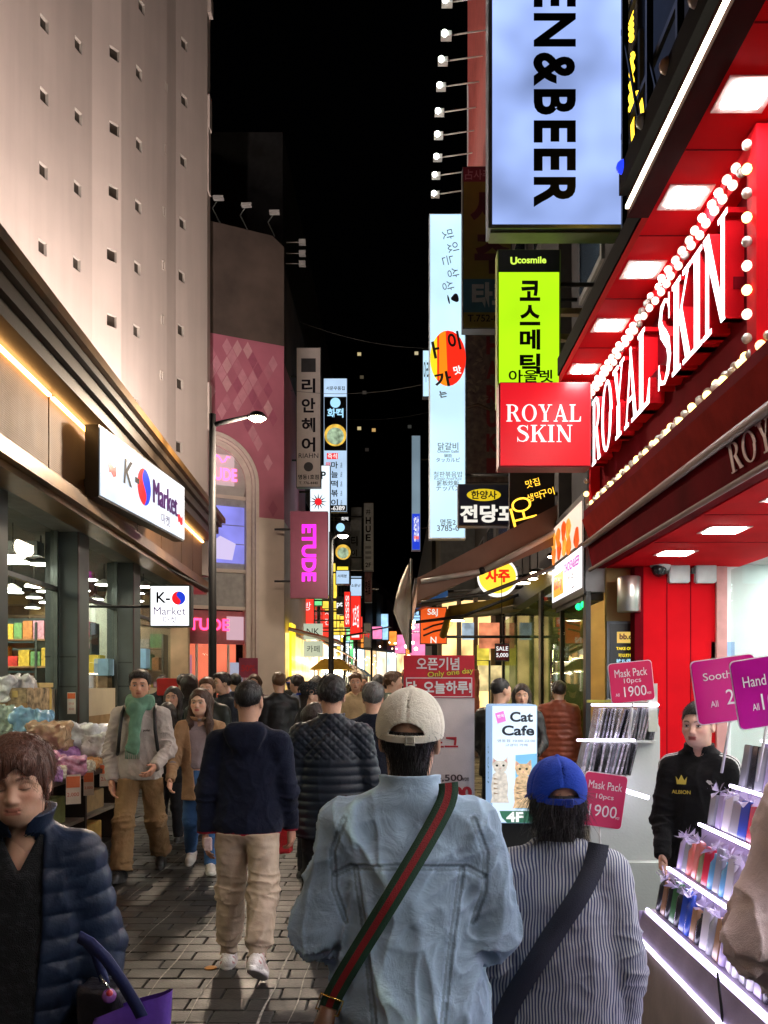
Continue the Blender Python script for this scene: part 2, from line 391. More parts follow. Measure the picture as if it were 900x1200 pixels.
def head_cols(P, base, lip, brow, closed):
    n = len(P); c = np.tile(np.array(base, np.float32), (n,1))
    ax = np.abs(P[:,0]); y, z = P[:,1], P[:,2]; fr = y > .05
    def mix(mask, col):
        m = np.clip(mask,0,1)[:,None]; c[:] = c*(1-m)+np.array(col, np.float32)*m
    ck = np.exp(-(((ax-.042)/.018)**2+((z+.03)/.018)**2))*fr; mix(ck*.5, (base[0]*1.05, base[1]*.7, base[2]*.68))
    mix(np.exp(-((ax/.014)**2+((z+.034)/.014)**2))*(y>.085)*.25, (base[0], base[1]*.72, base[2]*.7))
    mix((1-smoothstep(.018,.024,ax))*(1-smoothstep(.0085,.0125,np.abs(z+.0660)))*(y>.075)*.85, lip)
    mix((1-smoothstep(.013,.020,ax))*(1-smoothstep(.0012,.0026,np.abs(z+.0655)))*(y>.07)*.8, (lip[0]*.25,lip[1]*.2,lip[2]*.2))
    bz = .0215+.004*np.sin((ax-.014)/.034*math.pi)
    mix(smoothstep(.011,.016,ax)*(1-smoothstep(.044,.051,ax))*(1-smoothstep(.0028,.0055,np.abs(z-bz)))*fr*.8, brow)
    ez = -.002+.0012*np.sin((ax-.02)*60)
    if closed:
        ez = -.0085+.003*((ax-.032)/.015)**2
        mix(smoothstep(.015,.019,ax)*(1-smoothstep(.046,.050,ax))*(1-smoothstep(.0008,.003,np.abs(z-ez)))*fr*.9, (.02,.012,.01))
        mix(smoothstep(.012,.019,ax)*(1-smoothstep(.046,.052,ax))*(1-smoothstep(.004,.011,np.abs(z-ez-.006)))*fr*.28, (base[0]*.5,base[1]*.4,base[2]*.42))
    else:
        o = (1-smoothstep(.0115,.014,np.abs(ax-.032)))*fr
        mix(o*(1-smoothstep(.0035,.0055,np.abs(z-ez))), (.55,.5,.47))
        mix((1-smoothstep(.0045,.006,np.hypot(ax-.032, z-ez)))*fr, (.012,.008,.006))
        mix(o*(1-smoothstep(.001,.003,np.abs(z-ez-.0052))), (.02,.012,.01))
        mix(o*(1-smoothstep(.001,.0025,np.abs(z-ez+.0055)))*.5, (.1,.06,.05))
    # stubble/short hair shade round the nape is hair, not skin
    return c
def hair_sdf(P, style):
    ax = np.abs(P[:,0]); x, y, z = P[:,0], P[:,1], P[:,2]
    wob = .0035*nz(P, 70, 3, (1,1,.25)) + .0022*nz(P, 190, 4, (1,1,.2))
    d0 = ell(P, (0,-.016,.036), (.088,.110,.098)) + wob
    if style in ('short','crop','thin'):
        g = {'short':0.0,'crop':.006,'thin':.008}[style]
        zc = np.interp(y, [-.12,-.07,-.03,-.005,.02,.045,.062,.10], [-.075,-.080,-.055,-.012,-.015,.03,.056,.068])
        if style == 'short': d0 = d0 + .004*nz(P,95,31,(1,.5,1)); d0 = smin(d0, ell(P,(0,.045,.088),(.062,.05,.03))+wob*1.5, .03)
        return smax(d0+g, zc-z + .003*nz(P,120,8), .008)
    if style == 'nape':       # shows below a cap
        d0 = smin(d0, cap(P,(0,-.045,-.02),(0,-.045,-.11),.058,.050,fx=1.12)+wob, .02)
        zc = np.interp(y, [-.12,-.07,-.03,-.005,.02,.10], [-.130,-.130,-.090,-.020,-.015,.05])
        return smax(smax(d0+.006, zc-z, .008), z-.03, .008)
    if style == 'shag':       # shoulder hair under a cap
        d = smin(d0+.004, cap(P,(0,-.05,-.02),(0,-.060,-.100),.060,.048,fx=1.45)+.012*nz(P,38,5,(1,1,.6))+.005*nz(P,120,6), .03)
        return smax(smax(d, z-.03, .01), (y-.03)+.0*z, .01)
    if style == 'pony':       # fringe in front, tied low behind
        d = smin(d0-.003, ell(P,(0,-.02,.035),(.094,.112,.096))+wob, .01)
        zc = np.interp(y, [-.12,-.07,-.03,.0,.03,.055,.075,.12], [-.06,-.065,-.04,-.028,-.024,-.010,.022,.030])
        zc = zc - .030*smoothstep(.036,.064,ax)*smoothstep(.03,.06,y)+.006*nz(P,55,12)*smoothstep(.04,.08,y)+.030*np.exp(-((x+.014)/.020)**2)*smoothstep(.05,.08,y)
        d = smin(d, cap(P,(0,.070,.060),(0,.082,.022),.028,.010,fx=1.75)+wob, .03)
        d = smin(d, cap(M_(P),(.070,.040,.02),(.079,.028,-.05),.013,.006)+wob, .012)
        d = smax(d, zc-z-.06*smoothstep(.06,.072,ax)*smoothstep(.0,.03,y), .006)
        d = smin(d, cap(P,(.02,-.10,-.03),(.085,-.085,-.135),.030,.016)+wob*1.5, .02)
        return d
    if style in ('long','longc'):
        d = smin(d0, cap(M_(P),(.062,-.008,.02),(.088,.012,-.20),.032,.038)+wob*1.6, .03)
        d = smin(d, cap(M_(P),(.088,.012,-.20),(.10,.045,-.36 if style=='long' else -.26),.040,.022)+wob*2, .03)
        d = smin(d, cap(P,(0,-.06,.0),(0,-.06,-.25),.075,.05,fx=1.5)+wob*2, .04)
        face = ell(P, (0,.085,-.035), (.056,.07,.098))
        return smax(smax(d, -face, .012), -ell(P,(0,.02,-.16),(.05,.09,.09)), .01)
    if style == 'bun':
        zc = np.interp(y, [-.12,-.07,-.03,-.005,.02,.045,.062,.10], [-.06,-.065,-.045,-.012,-.015,.028,.056,.068])
        d = smax(d0+.003, zc-z, .008)
        return smin(d, ell(P,(0,-.115,-.01),(.036,.03,.036))+wob, .012)
    return d0
def M_(P): return np.stack([np.abs(P[:,0]), P[:,1], P[:,2]], 1)
def cap_sdf(P):
    x, y, z = P[:,0], P[:,1], P[:,2]
    o = ell(P,(0,-.012,.030),(.094,.115,.108)); i = ell(P,(0,-.012,.030),(.088,.109,.102))
    ang = np.arctan2(x, y); seam = np.min([np.abs(((ang-a+np.pi)%(2*np.pi))-np.pi) for a in np.arange(6)*np.pi/3+np.pi/6*0], axis=0)
    o = o + .0022*np.exp(-(seam*.09/.004)**2)
    zc = .002+.10*np.maximum(0, (y)*.12)
    d = smax(np.maximum(o,-i), zc-z, .004)
    d = np.maximum(d, -np.maximum(np.maximum(((x/.050)**2+((z-.010)/.046)**2-1)*.03, y+.02), .024-z))
    bill = np.maximum(np.abs(z-.018+.55*x*x/.1-(y-.10)*-.22)-.003, np.hypot(x/.082, (y-.095)/.085)*.08-.08); bill = np.maximum(bill, .075-y+4*x*x)
    d = smin(d, bill, .004)
    return smin(d, ell(P,(0,-.012,.139),(.008,.008,.005)), .003)
def hand_sdf(P, curl, side):
    """local frame: +z down the fingers, +y palm side, +x thumb side"""
    d = cap(P,(.018,0,.02),(.024,.002,.075),.014,.013)
    d = smin(d, cap(P,(-.020,0,.02),(-.028,.002,.070),.014,.012), .02)
    d = smin(d, cap(P,(0,0,-.02),(0,0,.07),.024,.016,flat=.65,fx=1.15), .02)
    fx_ = [(.027,.078,.024,.018,.014),(.009,.082,.027,.020,.015),(-.010,.079,.025,.019,.014),(-.027,.071,.020,.015,.013)]
    for k,(x,z,a,b,c) in enumerate(fx_):
        p = np.array([x,.002,z]); an = curl*(.7+.1*k); 
        for L,r0,r1 in ((a*1.6,.0085,.0078),(b*1.3,.0078,.007),(c*1.4,.007,.006)):
            q = p+L*np.array([x*.25*(1-curl*.5), math.sin(an), math.cos(an)]); d = smin(d, cap(P,p,q,r0,r1), .004); p = q; an += curl*.9
    p = np.array([.022,.006,.012]); q = p+np.array([.024,.018,.026]); r = q+np.array([.006,.014,.026])
    d = smin(d, cap(P,p,q,.013,.0095), .01); d = smin(d, cap(P,q,r,.0095,.0075), .004)
    return d
def unit(v): v = np.array(v, float); return v/np.linalg.norm(v)
def make_person(loc, rz, label, H=1.72, res=.008, girth=1.0, head=(0,0,0), hair='short', hairc='black', skin=SKIN, lip=None, closed=False,
                armL=((-.12,0,-1),(-.05,.12,-1)), armR=((.12,0,-1),(.05,.12,-1)), curl=.45, legL=(0,0,4), legR=(0,0,4), lean=0.0,
                top=None, inner=None, pants=None, shoes=None, capc=None, group=None, cat='person', hands=True, shoulder=.178, feet=True, sway=0.0, mask=False, noLegs=False):
    """local frame: facing +Y, right hand at +X.  head=(yaw, pitch, roll) in degrees"""
    root = thing('person', loc, label, cat, group, rz)
    s = H/1.72; rd = math.radians
    hipz, kn, an = .515*H, .245*H, .225*H
    J = {}
    low = 9
    for sd, lg, nm in ((-1,legL,'L'),(1,legR,'R')):
        hip = arr(sd*.088*s*girth**.5, 0, hipz); tp, kb, ou = rd(lg[0]), rd(lg[1]), rd(lg[2])
        k_ = hip + kn*unit((sd*math.sin(ou), math.sin(tp), -math.cos(tp))); q = tp-kb
        a_ = k_ + an*unit((sd*math.sin(ou)*.6, math.sin(q), -math.cos(q)))
        fp = rd(lg[3]) if len(lg) > 3 else 0.0
        J['hip'+nm], J['knee'+nm], J['ank'+nm], J['fp'+nm] = hip, k_, a_, fp
        R = rotx(fp); toe = min((R@arr(0,.17*s,-.075*s))[2], (R@arr(0,-.05*s,-.075*s))[2])
        low = min(low, a_[2]+toe)
    dz = -low
    for k in list(J):
        if k[:2] != 'fp': J[k] = J[k]+arr(0,0,dz)
    hz_ = hipz+dz; hip0 = arr(0,0,hz_)
    T = rotx(-rd(lean)); 
    def up(x,y,z): return (hip0 + T@np.array([x, y, (z-.515)*H])).astype(np.float32)
    neck = up(0,-.020*s,.845); headc = up(0,.022*s,.930)
    shL, shR = up(-shoulder*s,-.008,.788), up(shoulder*s,-.008,.788)
    A = {}
    for sd, ar, nm, sh in ((-1,armL,'L',shL),(1,armR,'R',shR)):
        e = sh+.172*H*unit(ar[0]); w = e+.150*H*unit(ar[1]); A['sh'+nm], A['el'+nm], A['wr'+nm] = sh, e.astype(np.float32), w.astype(np.float32)
    HR = rotz(-rd(head[0]))@rotx(rd(head[1]))@roty(rd(head[2]))   # yaw + = turns to own right
    hs = s**.6
    # ---- the body: one mesh (head, neck, trunk, limbs, hands, feet)
    lipc = lip or (skin[0]*.72, skin[1]*.42, skin[2]*.42); brow = tuple(c*1.2+.01 for c in HAIRC[hairc])
    Ps, Qs, Cs = [], [], []; nv = 0
    def put(P, Q, C):
        nonlocal nv
        Ps.append(P); Qs.append(Q+nv); Cs.append(C); nv += len(P)
    hres = max(.003, res*.56)*(1.35 if abs(rz) < .7 else 1.0)
    Pm, Qm = mesh_sdf(lambda P: head_sdf(P, closed), (-.1,-.12,-.20),(.1,.12,.13), hres)
    put((HR@(Pm*hs).T).T+headc, Qm, head_cols(Pm, skin, lipc, brow, closed))
    def trunk(P):
        d = cap(P, up(0,-.01,.725), up(0,0,.56), .085*s, .09*s, fx=1.3, flat=.8)
        d = smin(d, cap(P, neck, up(0,-.01,.78), .05*s, .055*s), .04)
        for nm in 'LR':
            d = smin(d, cap(P, A['sh'+nm], A['el'+nm], .045*s, .036*s), .04)
            d = smin(d, cap(P, A['el'+nm], A['wr'+nm], .036*s, .024*s), .01)
            d = smin(d, cap(P, J['hip'+nm], J['knee'+nm], .072*s, .048*s), .04)
            d = smin(d, cap(P, J['knee'+nm], J['ank'+nm], .046*s, .032*s), .01)
        return d
    allp = np.array([A[k] for k in A]+[J[k] for k in J if k[:2]!='fp']+[neck])
    Pm, Qm = mesh_sdf(trunk, allp.min(0)-.12, allp.max(0)+.12, max(.028, res*2)); put(Pm, Qm, np.tile(skin,(len(Pm),1)))
    if hands:
        for sd, nm in ((-1,'L'),(1,'R')):
            z_ = unit(A['wr'+nm]-A['el'+nm]); f = np.array([sd*-.9,.35,0.]) ; y_ = unit(f-z_*(f@z_)); x_ = np.cross(y_, z_)
            th = np.array([0,1.,.3])           # thumb side points forward
            if x_@th < 0: x_ = -x_
            R = np.stack([x_,y_,z_],1)
            Pm, Qm = mesh_sdf(lambda P: hand_sdf(P, curl, sd), (-.06,-.04,-.05),(.09,.13,.2), max(.004,res*.6))
            if np.linalg.det(R) < 0: Qm = Qm[:, ::-1]
            put((R@(Pm*s).T).T+A['wr'+nm], Qm, np.tile((skin[0]*.95,skin[1]*.86,skin[2]*.84),(len(Pm),1)))
    body = link('body', np_mesh('body', np.concatenate(Ps), np.concatenate(Qs), np.concatenate(Cs), [skin_mat()]), root)
    # ---- hair and headgear
    if hair:
        Pm, Qm = mesh_sdf(lambda P: hair_sdf(P, hair), (-.17,-.17,-.42),(.17,.15,.16), hres*1.15)
        ho = link('hair', np_mesh('hair', (HR@(Pm*hs).T).T+headc, Qm, np.tile(HAIRC[hairc],(len(Pm),1)), [hair_mat()]), root)
        if res < .0145:
            me = ho.data; n_ = len(me.vertices); co = np.zeros(n_*3, np.float32); me.vertices.foreach_get('co', co); co = co.reshape(-1,3)
            no = np.zeros(n_*3, np.float32); me.vertex_normals.foreach_get('vector', no); no = no.reshape(-1,3); rh = np.random.default_rng(n_); ns = min(n_, 1500 if res < .0058 else 700 if res < .008 else 220); tk = .0007 if res < .008 else .0013
            crown = HR@(np.array([0,-.03,.13])*hs)+headc; L0 = {'short':.030,'thin':.018,'crop':.016,'nape':.022,'bun':.03,'pony':.032}.get(hair,.055)
            m_ = MB(); V = []; Fc = []
            for i_ in rh.choice(n_, ns, replace=False):
                p, nn_ = co[i_].astype(float), no[i_].astype(float); fl = p-crown; fl = fl-nn_*(fl@nn_); fl = fl/(np.linalg.norm(fl)+1e-6)+rh.normal(size=3)*.18+np.array([0,0,-.25])
                ln = L0*rh.uniform(.5,1.3); lift_ = abs(rh.normal())*.25*(1 if rh.random() < .85 else 2.2); sd_ = np.cross(fl, nn_); sd_ = sd_/(np.linalg.norm(sd_)+1e-6)*tk
                for k_ in range(4):
                    t_ = k_/3; q_ = p+fl*ln*t_+nn_*(.0008+ln*lift_*t_*(1-.5*t_)); w_ = 1-.7*t_; V += [q_-sd_*w_, q_+sd_*w_, q_+nn_*.0008*w_]
                b_ = len(V)-12
                for k_ in range(3):
                    for j_ in range(3): Fc.append((b_+k_*3+j_, b_+k_*3+(j_+1)%3, b_+k_*3+3+(j_+1)%3, b_+k_*3+3+j_))
            link('hair_strands', np_mesh('hair_strands', np.array(V), np.array(Fc), np.tile(np.array(HAIRC[hairc])*1.25,(len(V),1)), [hair_mat()]), ho)['kind'] = 'stuff'
    if capc is not None:
        Pm, Qm = mesh_sdf(cap_sdf, (-.11,-.14,-.03),(.11,.2,.16), max(.0032,res*.5))
        co = np.tile(capc,(len(Pm),1)); 
        ck = link('cap', np_mesh('cap', (HR@(Pm*hs).T).T+headc, Qm, co, [cloth('cotton')]), root)
        m = MB(); pts = []
        for k in range(-8,9):
            a = k/8*.62; pts.append((math.sin(a)*.0945, -.012-math.cos(a)*.1165, .012))
        V = []
        for p in pts:
            for dz_ in (-.008,.008): V.append(tuple(HR@(np.array((p[0],p[1],p[2]+dz_))*hs)+headc))
            for dz_ in (.008,-.008): V.append(tuple(HR@(np.array((p[0]*.965,(p[1]+.012)*.965-.012,p[2]+dz_))*hs)+headc))
        Fc = []
        for k in range(len(pts)-1):
            for j in range(4): Fc.append((k*4+j, (k+1)*4+j, (k+1)*4+(j+1)%4, k*4+(j+1)%4))
        m.add(V, Fc); st = m.build('strap', mat('cap_strap_%d'%int(capc[0]*99), tuple(c*.95 for c in capc), .8), ck, local=True)
        m = MB(); bpos = [tuple(HR@(np.array((.012+.011*i_,-.1315,.012+.011*j_))*hs)+headc) for i_,j_ in ((-1,-1),(1,-1),(1,1),(-1,1))]
        m.tube(bpos+bpos[:1], .0028, 6); m.build('buckle', mat('cap_buckle_%d'%int(capc[0]*99), tuple(c*.9 for c in capc), .4), ck, local=True)
    # ---- upper garment
    def garment(name, g, base_ease=0.0):
        e = g.get('ease', .02)+base_ease; q = g.get('quilt'); hem = g.get('hem', .46); fold = g.get('fold', .006); gz = girth
        hemz = (hip0+T@np.array([0,0,(hem-.515)*H]))[2]
        wide = g.get('wide', 1.0); arms = g.get('arms', True); slen = g.get('sleeve', 1.0); openf = g.get('open', 0.0)
        seed = g.get('seed', 1)
        def fn(P):
            fw = creases(P, fold, seed)
            d = cap(P, up(0,-.004,.738), up(0,0,hem-.03), (.104*gz**.5+e)*s, (.122*gz*wide+e)*s, fx=1.34, flat=.82+.06*(gz-1), quilt=(q[0],q[1],0) if q else None) + fw
            for sd_ in (-1,1): d = smin(d, cap(P, up(sd_*.045*s,-.022,.823), up(sd_*shoulder*s*.86,-.010,.786), (.048+e*.5)*s, (.045+e*.62)*s)+fw*.4, .05*s)
            # flat hem and gathered waist
            if g.get('gather'): 
                zz = (P[:,2]-hemz); d = d + g['gather']*np.exp(-(np.maximum(zz,0)/.035)**2)
            if arms:
                for nm in 'LR':
                    sh, el, wr = A['sh'+nm], A['el'+nm], A['wr'+nm]; wr2 = el+(wr-el)*slen
                    ax1 = unit(el-sh); ax2 = unit(wr-el)
                    r1, r2, r3 = (.049+e*.72)*s, (.040+e*.74)*s, (.031+e*.5)*s
                    t1 = (P-sh)@ax1.astype(np.float32); t2 = (P-el)@ax2.astype(np.float32)
                    Pa = P + ((P@ax2.astype(np.float32))*1.6)[:,None]*ax2.astype(np.float32); rg_ = (1-np.minimum(np.abs(nz(Pa,17,seed+3)),1))**3; wr_f = -fold*1.7*(rg_-.3)*(.35+np.exp(-((t2-.03)/.11)**2))
                    if q: wr_f = 0
                    a1 = cap(P, sh, el, r1, r2, quilt=(q[0],q[1],.02) if q else None)+wr_f+fw*.7
                    a2 = cap(P, el, wr2, r2, r3, quilt=(q[0],q[1],.03) if q else None)+wr_f+fw*.7
                    if g.get('cuff'): a2 = smax(a2 + .004*np.exp(-((t2-np.linalg.norm(wr2-el)+.045)/.006)**2), 0*a2-9, 0)
                    a2 = np.maximum(a2, t2-np.linalg.norm(wr2-el))
                    d = smin(d, smin(a1, a2, .03), .035*s)
            d = np.maximum(d, hemz-P[:,2])
            # neck opening
            nk = cap(P, up(0,-.022,.815), up(0,.016,.93), .047*s, .062*s)
            d = smax(d, -nk, .01)
            if openf:
                lz = (P[:,2]-hemz)/(.34*H); slot = np.maximum(np.abs(P[:,0]-g.get('shift',0))-openf*(.35+.65*np.clip(lz,0,1.1)), -P[:,1]+.01)
                d = smax(d, -slot, .012)
            if g.get('vneck'):
                v = np.maximum(np.abs(P[:,0])-(P[:,2]-up(0,0,.768)[2])*.50, -P[:,1]+.02); d = smax(d, -v, .006)
            co = g.get('collar')
            if co:
                ct, cr, fl = co     # height, thickness, flare
                a0, a1_ = up(0,-.020,.834), up(0,-.004,.834+ct/H)
                o_ = cap(P, a0, a1_, (.074)*s, (.072+fl)*s, fx=1.04); i_ = cap(P, up(0,-.018,.79), up(0,.012,.90+ct/H), (.072-cr)*s, (.074+fl-cr)*s)
                tz = (P-a0)@ (T@np.array([0,0,1.])).astype(np.float32); ay = (P[:,1]-neck[1])
                c_ = np.maximum(np.maximum(o_+.15*fw, -i_), np.maximum(tz-ct*s+.22*np.maximum(ay,0), -tz-.03))
                if openf or g.get('split'): c_ = np.maximum(c_, -np.maximum(np.abs(P[:,0])-(.012+ (tz)*.35), -ay))
                d = smin(d, c_, .012)
            if g.get('hood'):
                hd = cap(P, up(-.075*s,-.085*s,.832), up(.075*s,-.085*s,.832), .042*s, .042*s)
                hd = smin(hd, ell(P, up(0,-.115*s,.795), (.10*s,.038*s,.075*s)), .05)
                hd = smax(hd, -cap(P, up(0,-.01,.84), up(0,-.02,.93), .070*s, .08*s), .012)
                d = smin(d, hd+.5*fw, .018)
            ex = g.get('sdf')
            if ex: d = ex(P, d, dict(up=up, A=A, s=s, H=H, hemz=hemz, fw=fw))
            return d
        pts = [up(0,0,.9), hip0+arr(0,0,(hem-.515)*H)]+[up(.24*s*gz,0,.6), up(-.24*s*gz,0,.6), up(0,.23*s*gz,.6), up(0,-.24*s*gz,.6)]
        if arms: pts += [A[k] for k in A]
        pts = np.array(pts); lo = pts.min(0)-.10; hi = pts.max(0)+.10; lo[2] = hemz-.01
        Pm, Qm = mesh_sdf(fn, lo, hi, g.get('res', res))
        c = g['col']; c = c(Pm, dict(up=up,A=A,s=s,H=H,hemz=hemz)) if callable(c) else np.tile(c,(len(Pm),1))
        return link(name, np_mesh(name, Pm, Qm, c, [cloth(g.get('kind','cotton'))]), root)
    if inner: garment(inner.get('name','shirt'), inner, -.004)
    if top: garment(top.get('name','jacket'), top)
    # ---- trousers
    if pants and not noLegs:
        ptop = None if not top or top.get('open') else (hip0+T@np.array([0,0,(top.get('hem',.46)-.515)*H]))[2]+.012
        g = pants; e = g.get('ease',.018); fold = g.get('fold',.006); bot = g.get('length',1.0); flare = g.get('flare',.0)
        def fn(P):
            fw = creases(P, fold, g.get('seed',5))
            d = cap(P, hip0+arr(0,-.012,.075*s), hip0+arr(0,-.018,-.01), (.098*girth+e*.6)*s, (.108*girth+e*.6)*s, fx=1.32, flat=.88)+fw*.5
            for nm in 'LR':
                hp, kn_, ak = J['hip'+nm], J['knee'+nm], J['ank'+nm]; ak2 = kn_+(ak-kn_)*bot; ax2 = unit(ak-kn_); t2 = (P-kn_)@ax2.astype(np.float32); L2 = np.linalg.norm(ak2-kn_)
                Pa = P + arr(0,0,1)*(P[:,2:]*1.4); kf = -fold*1.5*((1-np.minimum(np.abs(nz(Pa,16,9)),1))**3-.3)*(.2+np.exp(-((t2)/.10)**2)+np.exp(-((t2-L2+.03)/.09)**2))
                l1 = cap(P, hp+arr(0,-.01,0), kn_, (.074*girth+e*.7)*s, (.054+e)*s)
                l2 = cap(P, kn_, ak2, (.054+e)*s, (.040+e+flare)*s)
                if g.get('gather'): l2 = l2 + g['gather']*smoothstep(L2-.075,L2-.045,t2)
                l2 = np.maximum(l2, t2-L2)
                d = smin(d, smin(l1,l2,.03)+kf+fw, .03)
            return np.maximum(d, P[:,2]-(hz_+.085*s if ptop is None else ptop))
        pts = np.array([J[k] for k in J if k[:2]!='fp']+[hip0+arr(0,0,.1)])
        Pm, Qm = mesh_sdf(fn, pts.min(0)-arr(.16,.2,.03), pts.max(0)+arr(.16,.2,.03), g.get('res',res*1.25 if res > .0062 else .013))
        c = g['col']; c = c(Pm, J) if callable(c) else np.tile(c,(len(Pm),1))
        link(g.get('name','trousers'), np_mesh('trousers', Pm, Qm, c, [cloth(g.get('kind','cotton'))]), root)
    # ---- shoes
    if shoes and feet and not noLegs:
        up_c, so_c = shoes[0], shoes[1]
        for sd, nm in ((-1,'L'),(1,'R')):
            def fn(P):
                d = cap(P,(0,-.045,.040),(0,.140,.032),.040,.034,fx=1.05)
                d = smin(d, cap(P,(0,-.03,.05),(0,.0,.105),.040,.042), .03)
                d = smin(d, cap(P,(0,.03,.075),(0,.12,.045),.032,.03), .03)
                d = smax(d, -cap(P,(0,-.012,.10),(0,-.012,.2),.032,.036), .006)
                so = np.maximum(np.hypot(P[:,0]/.048, np.where(P[:,1]>.045, (P[:,1]-.045)/.145, (P[:,1]-.045)/.140))*.05-.05, np.abs(P[:,2]-.014)-.014)
                d = smin(d, so, .004)
                lace = .003*np.sin(P[:,1]/.0045)*((P[:,1]>.02)&(P[:,1]<.1)&(np.abs(P[:,0])<.02)&(P[:,2]>.05))
                return np.maximum(d+lace, -P[:,2]+.001)
            Pm, Qm = mesh_sdf(fn, (-.06,-.11,-.005),(.06,.2,.16), max(.0055,res*.8) if res < .01 else .014)
            c = np.where((Pm[:,2]<.030)[:,None], np.array(so_c), np.array(up_c))
            if len(shoes) > 2: c = np.where(((np.abs(Pm[:,0])>.03)&(Pm[:,2]>.04)&(np.abs((Pm[:,1]-.03+Pm[:,2]*.7)%.04-.02)<.006))[:,None], np.array(shoes[2]), c)
            R = rotz(-sd*rd(6))@rotx(J['fp'+nm]); Pw = (R@((Pm-arr(0,0,.075))*s).T).T + J['ank'+nm]
            link('shoe', np_mesh('shoe', Pw, Qm, c, [cloth('leather')]), root)
    J.update(A); J.update(up=up, neck=neck, headc=headc, HR=HR, hs=hs, s=s, H=H, hip0=hip0, hz=hz_)
    return root, J
def creases(P, fold, seed):
    a = nz(P, 11, seed, (1,1,.6)); b = nz(P, 19, seed+1, (1,.8,.5)); c = nz(P, 33, seed+2, (.8,1,.8))
    return -fold*(1.3*(1-np.minimum(np.abs(a),1))**4 + .9*(1-np.minimum(np.abs(b),1))**4 + .55*(1-np.minimum(np.abs(c),1))**3 - .75)
def seg_dist(x, z, pts):
    d = np.full(len(x), 9., np.float32)
    for (x0,z0),(x1,z1) in zip(pts[:-1], pts[1:]):
        bx, bz = x1-x0, z1-z0; t = np.clip(((x-x0)*bx+(z-z0)*bz)/(bx*bx+bz*bz+1e-9),0,1)
        d = np.minimum(d, np.hypot(x-x0-t*bx, z-z0-t*bz))
    return d
def surface_y(o, x, z, back=True):
    """where the garment's back (or front) surface lies at local (x, z)"""
    me = o.data; n = len(me.vertices); co = np.zeros(n*3, np.float32); me.vertices.foreach_get('co', co); co = co.reshape(-1,3)
    m = np.hypot(co[:,0]-x, co[:,2]-z) < .02
    if not m.any(): return None
    return co[m,1].min() if back else co[m,1].max()
def band_on(o, parent, name, m, pts, w, back=True, lift=.006, thick=.003, cols=None):
    """a strap laid over a garment: pts are local (x, z) along its middle"""
    P = []; n = 40; seg = [(pts[i], pts[i+1]) for i in range(len(pts)-1)]
    L = [math.hypot(b[0]-a[0], b[1]-a[1]) for a, b in seg]; tot = sum(L)
    # round the corners of the path
    for _ in range(3): pts = [pts[0]]+[p for a, b in zip(pts[:-1], pts[1:]) for p in ((a[0]*.75+b[0]*.25,a[1]*.75+b[1]*.25),(a[0]*.25+b[0]*.75,a[1]*.25+b[1]*.75))]+[pts[-1]]
    seg = [(pts[i], pts[i+1]) for i in range(len(pts)-1)]; L = [math.hypot(b[0]-a[0], b[1]-a[1])+1e-9 for a, b in seg]; tot = sum(L)
    for i in range(n+1):
        t = i/n*tot; k = 0
        while k < len(L)-1 and t > L[k]: t -= L[k]; k += 1
        a, b = seg[k]; f = t/L[k]; P.append((a[0]+(b[0]-a[0])*f, a[1]+(b[1]-a[1])*f, (b[0]-a[0])/L[k], (b[1]-a[1])/L[k]))
    me = o.data; nvv = len(me.vertices); co = np.zeros(nvv*3, np.float32); me.vertices.foreach_get('co', co); co = co.reshape(-1,3)
    ys = []
    for x, z, tx, tz in P:
        mk = np.hypot(co[:,0]-x, co[:,2]-z) < .016+w*.3
        if back: mk &= co[:,1] < .05
        ys.append((co[mk,1].min() if back else co[mk,1].max()) if mk.any() else (ys[-1] if ys else 0))
    ys = np.convolve(np.pad(ys, 3, mode='edge'), np.ones(7)/7, 'valid')
    sg = -1 if back else 1; mb = MB(); V = []; rows = 3 if cols else 1
    for (x,z,tx,tz), y in zip(P, ys):
        nx_, nz_ = -tz, tx
        for j in range(rows+1):
            f = (j/rows-.5)*w
            if cols: f = (-.5,-.17,.17,.5)[j]*w
            V.append((x+nx_*f, y+sg*lift, z+nz_*f))
        for j in (rows, 0): V.append((x+nx_*(.5 if j else -.5)*w, y+sg*(lift-thick), z+nz_*(.5 if j else -.5)*w))
    k = rows+3
    for j in range(rows):
        mb.cur = (1 if j == 1 else 0) if cols else 0
        mb.add(V if j == 0 else [], [(i*k+j-(0 if j==0 else len(V)), (i+1)*k+j-(0 if j==0 else len(V)), (i+1)*k+j+1-(0 if j==0 else len(V)), i*k+j+1-(0 if j==0 else len(V))) for i in range(n)], True)
    mb.cur = 0
    for a, b in ((rows, rows+1),(rows+2, 0)):
        mb.add([], [(i*k+a-len(V),(i+1)*k+a-len(V),(i+1)*k+b-len(V),i*k+b-len(V)) for i in range(n)])
    return mb.build(name, m, parent, local=True), P, ys
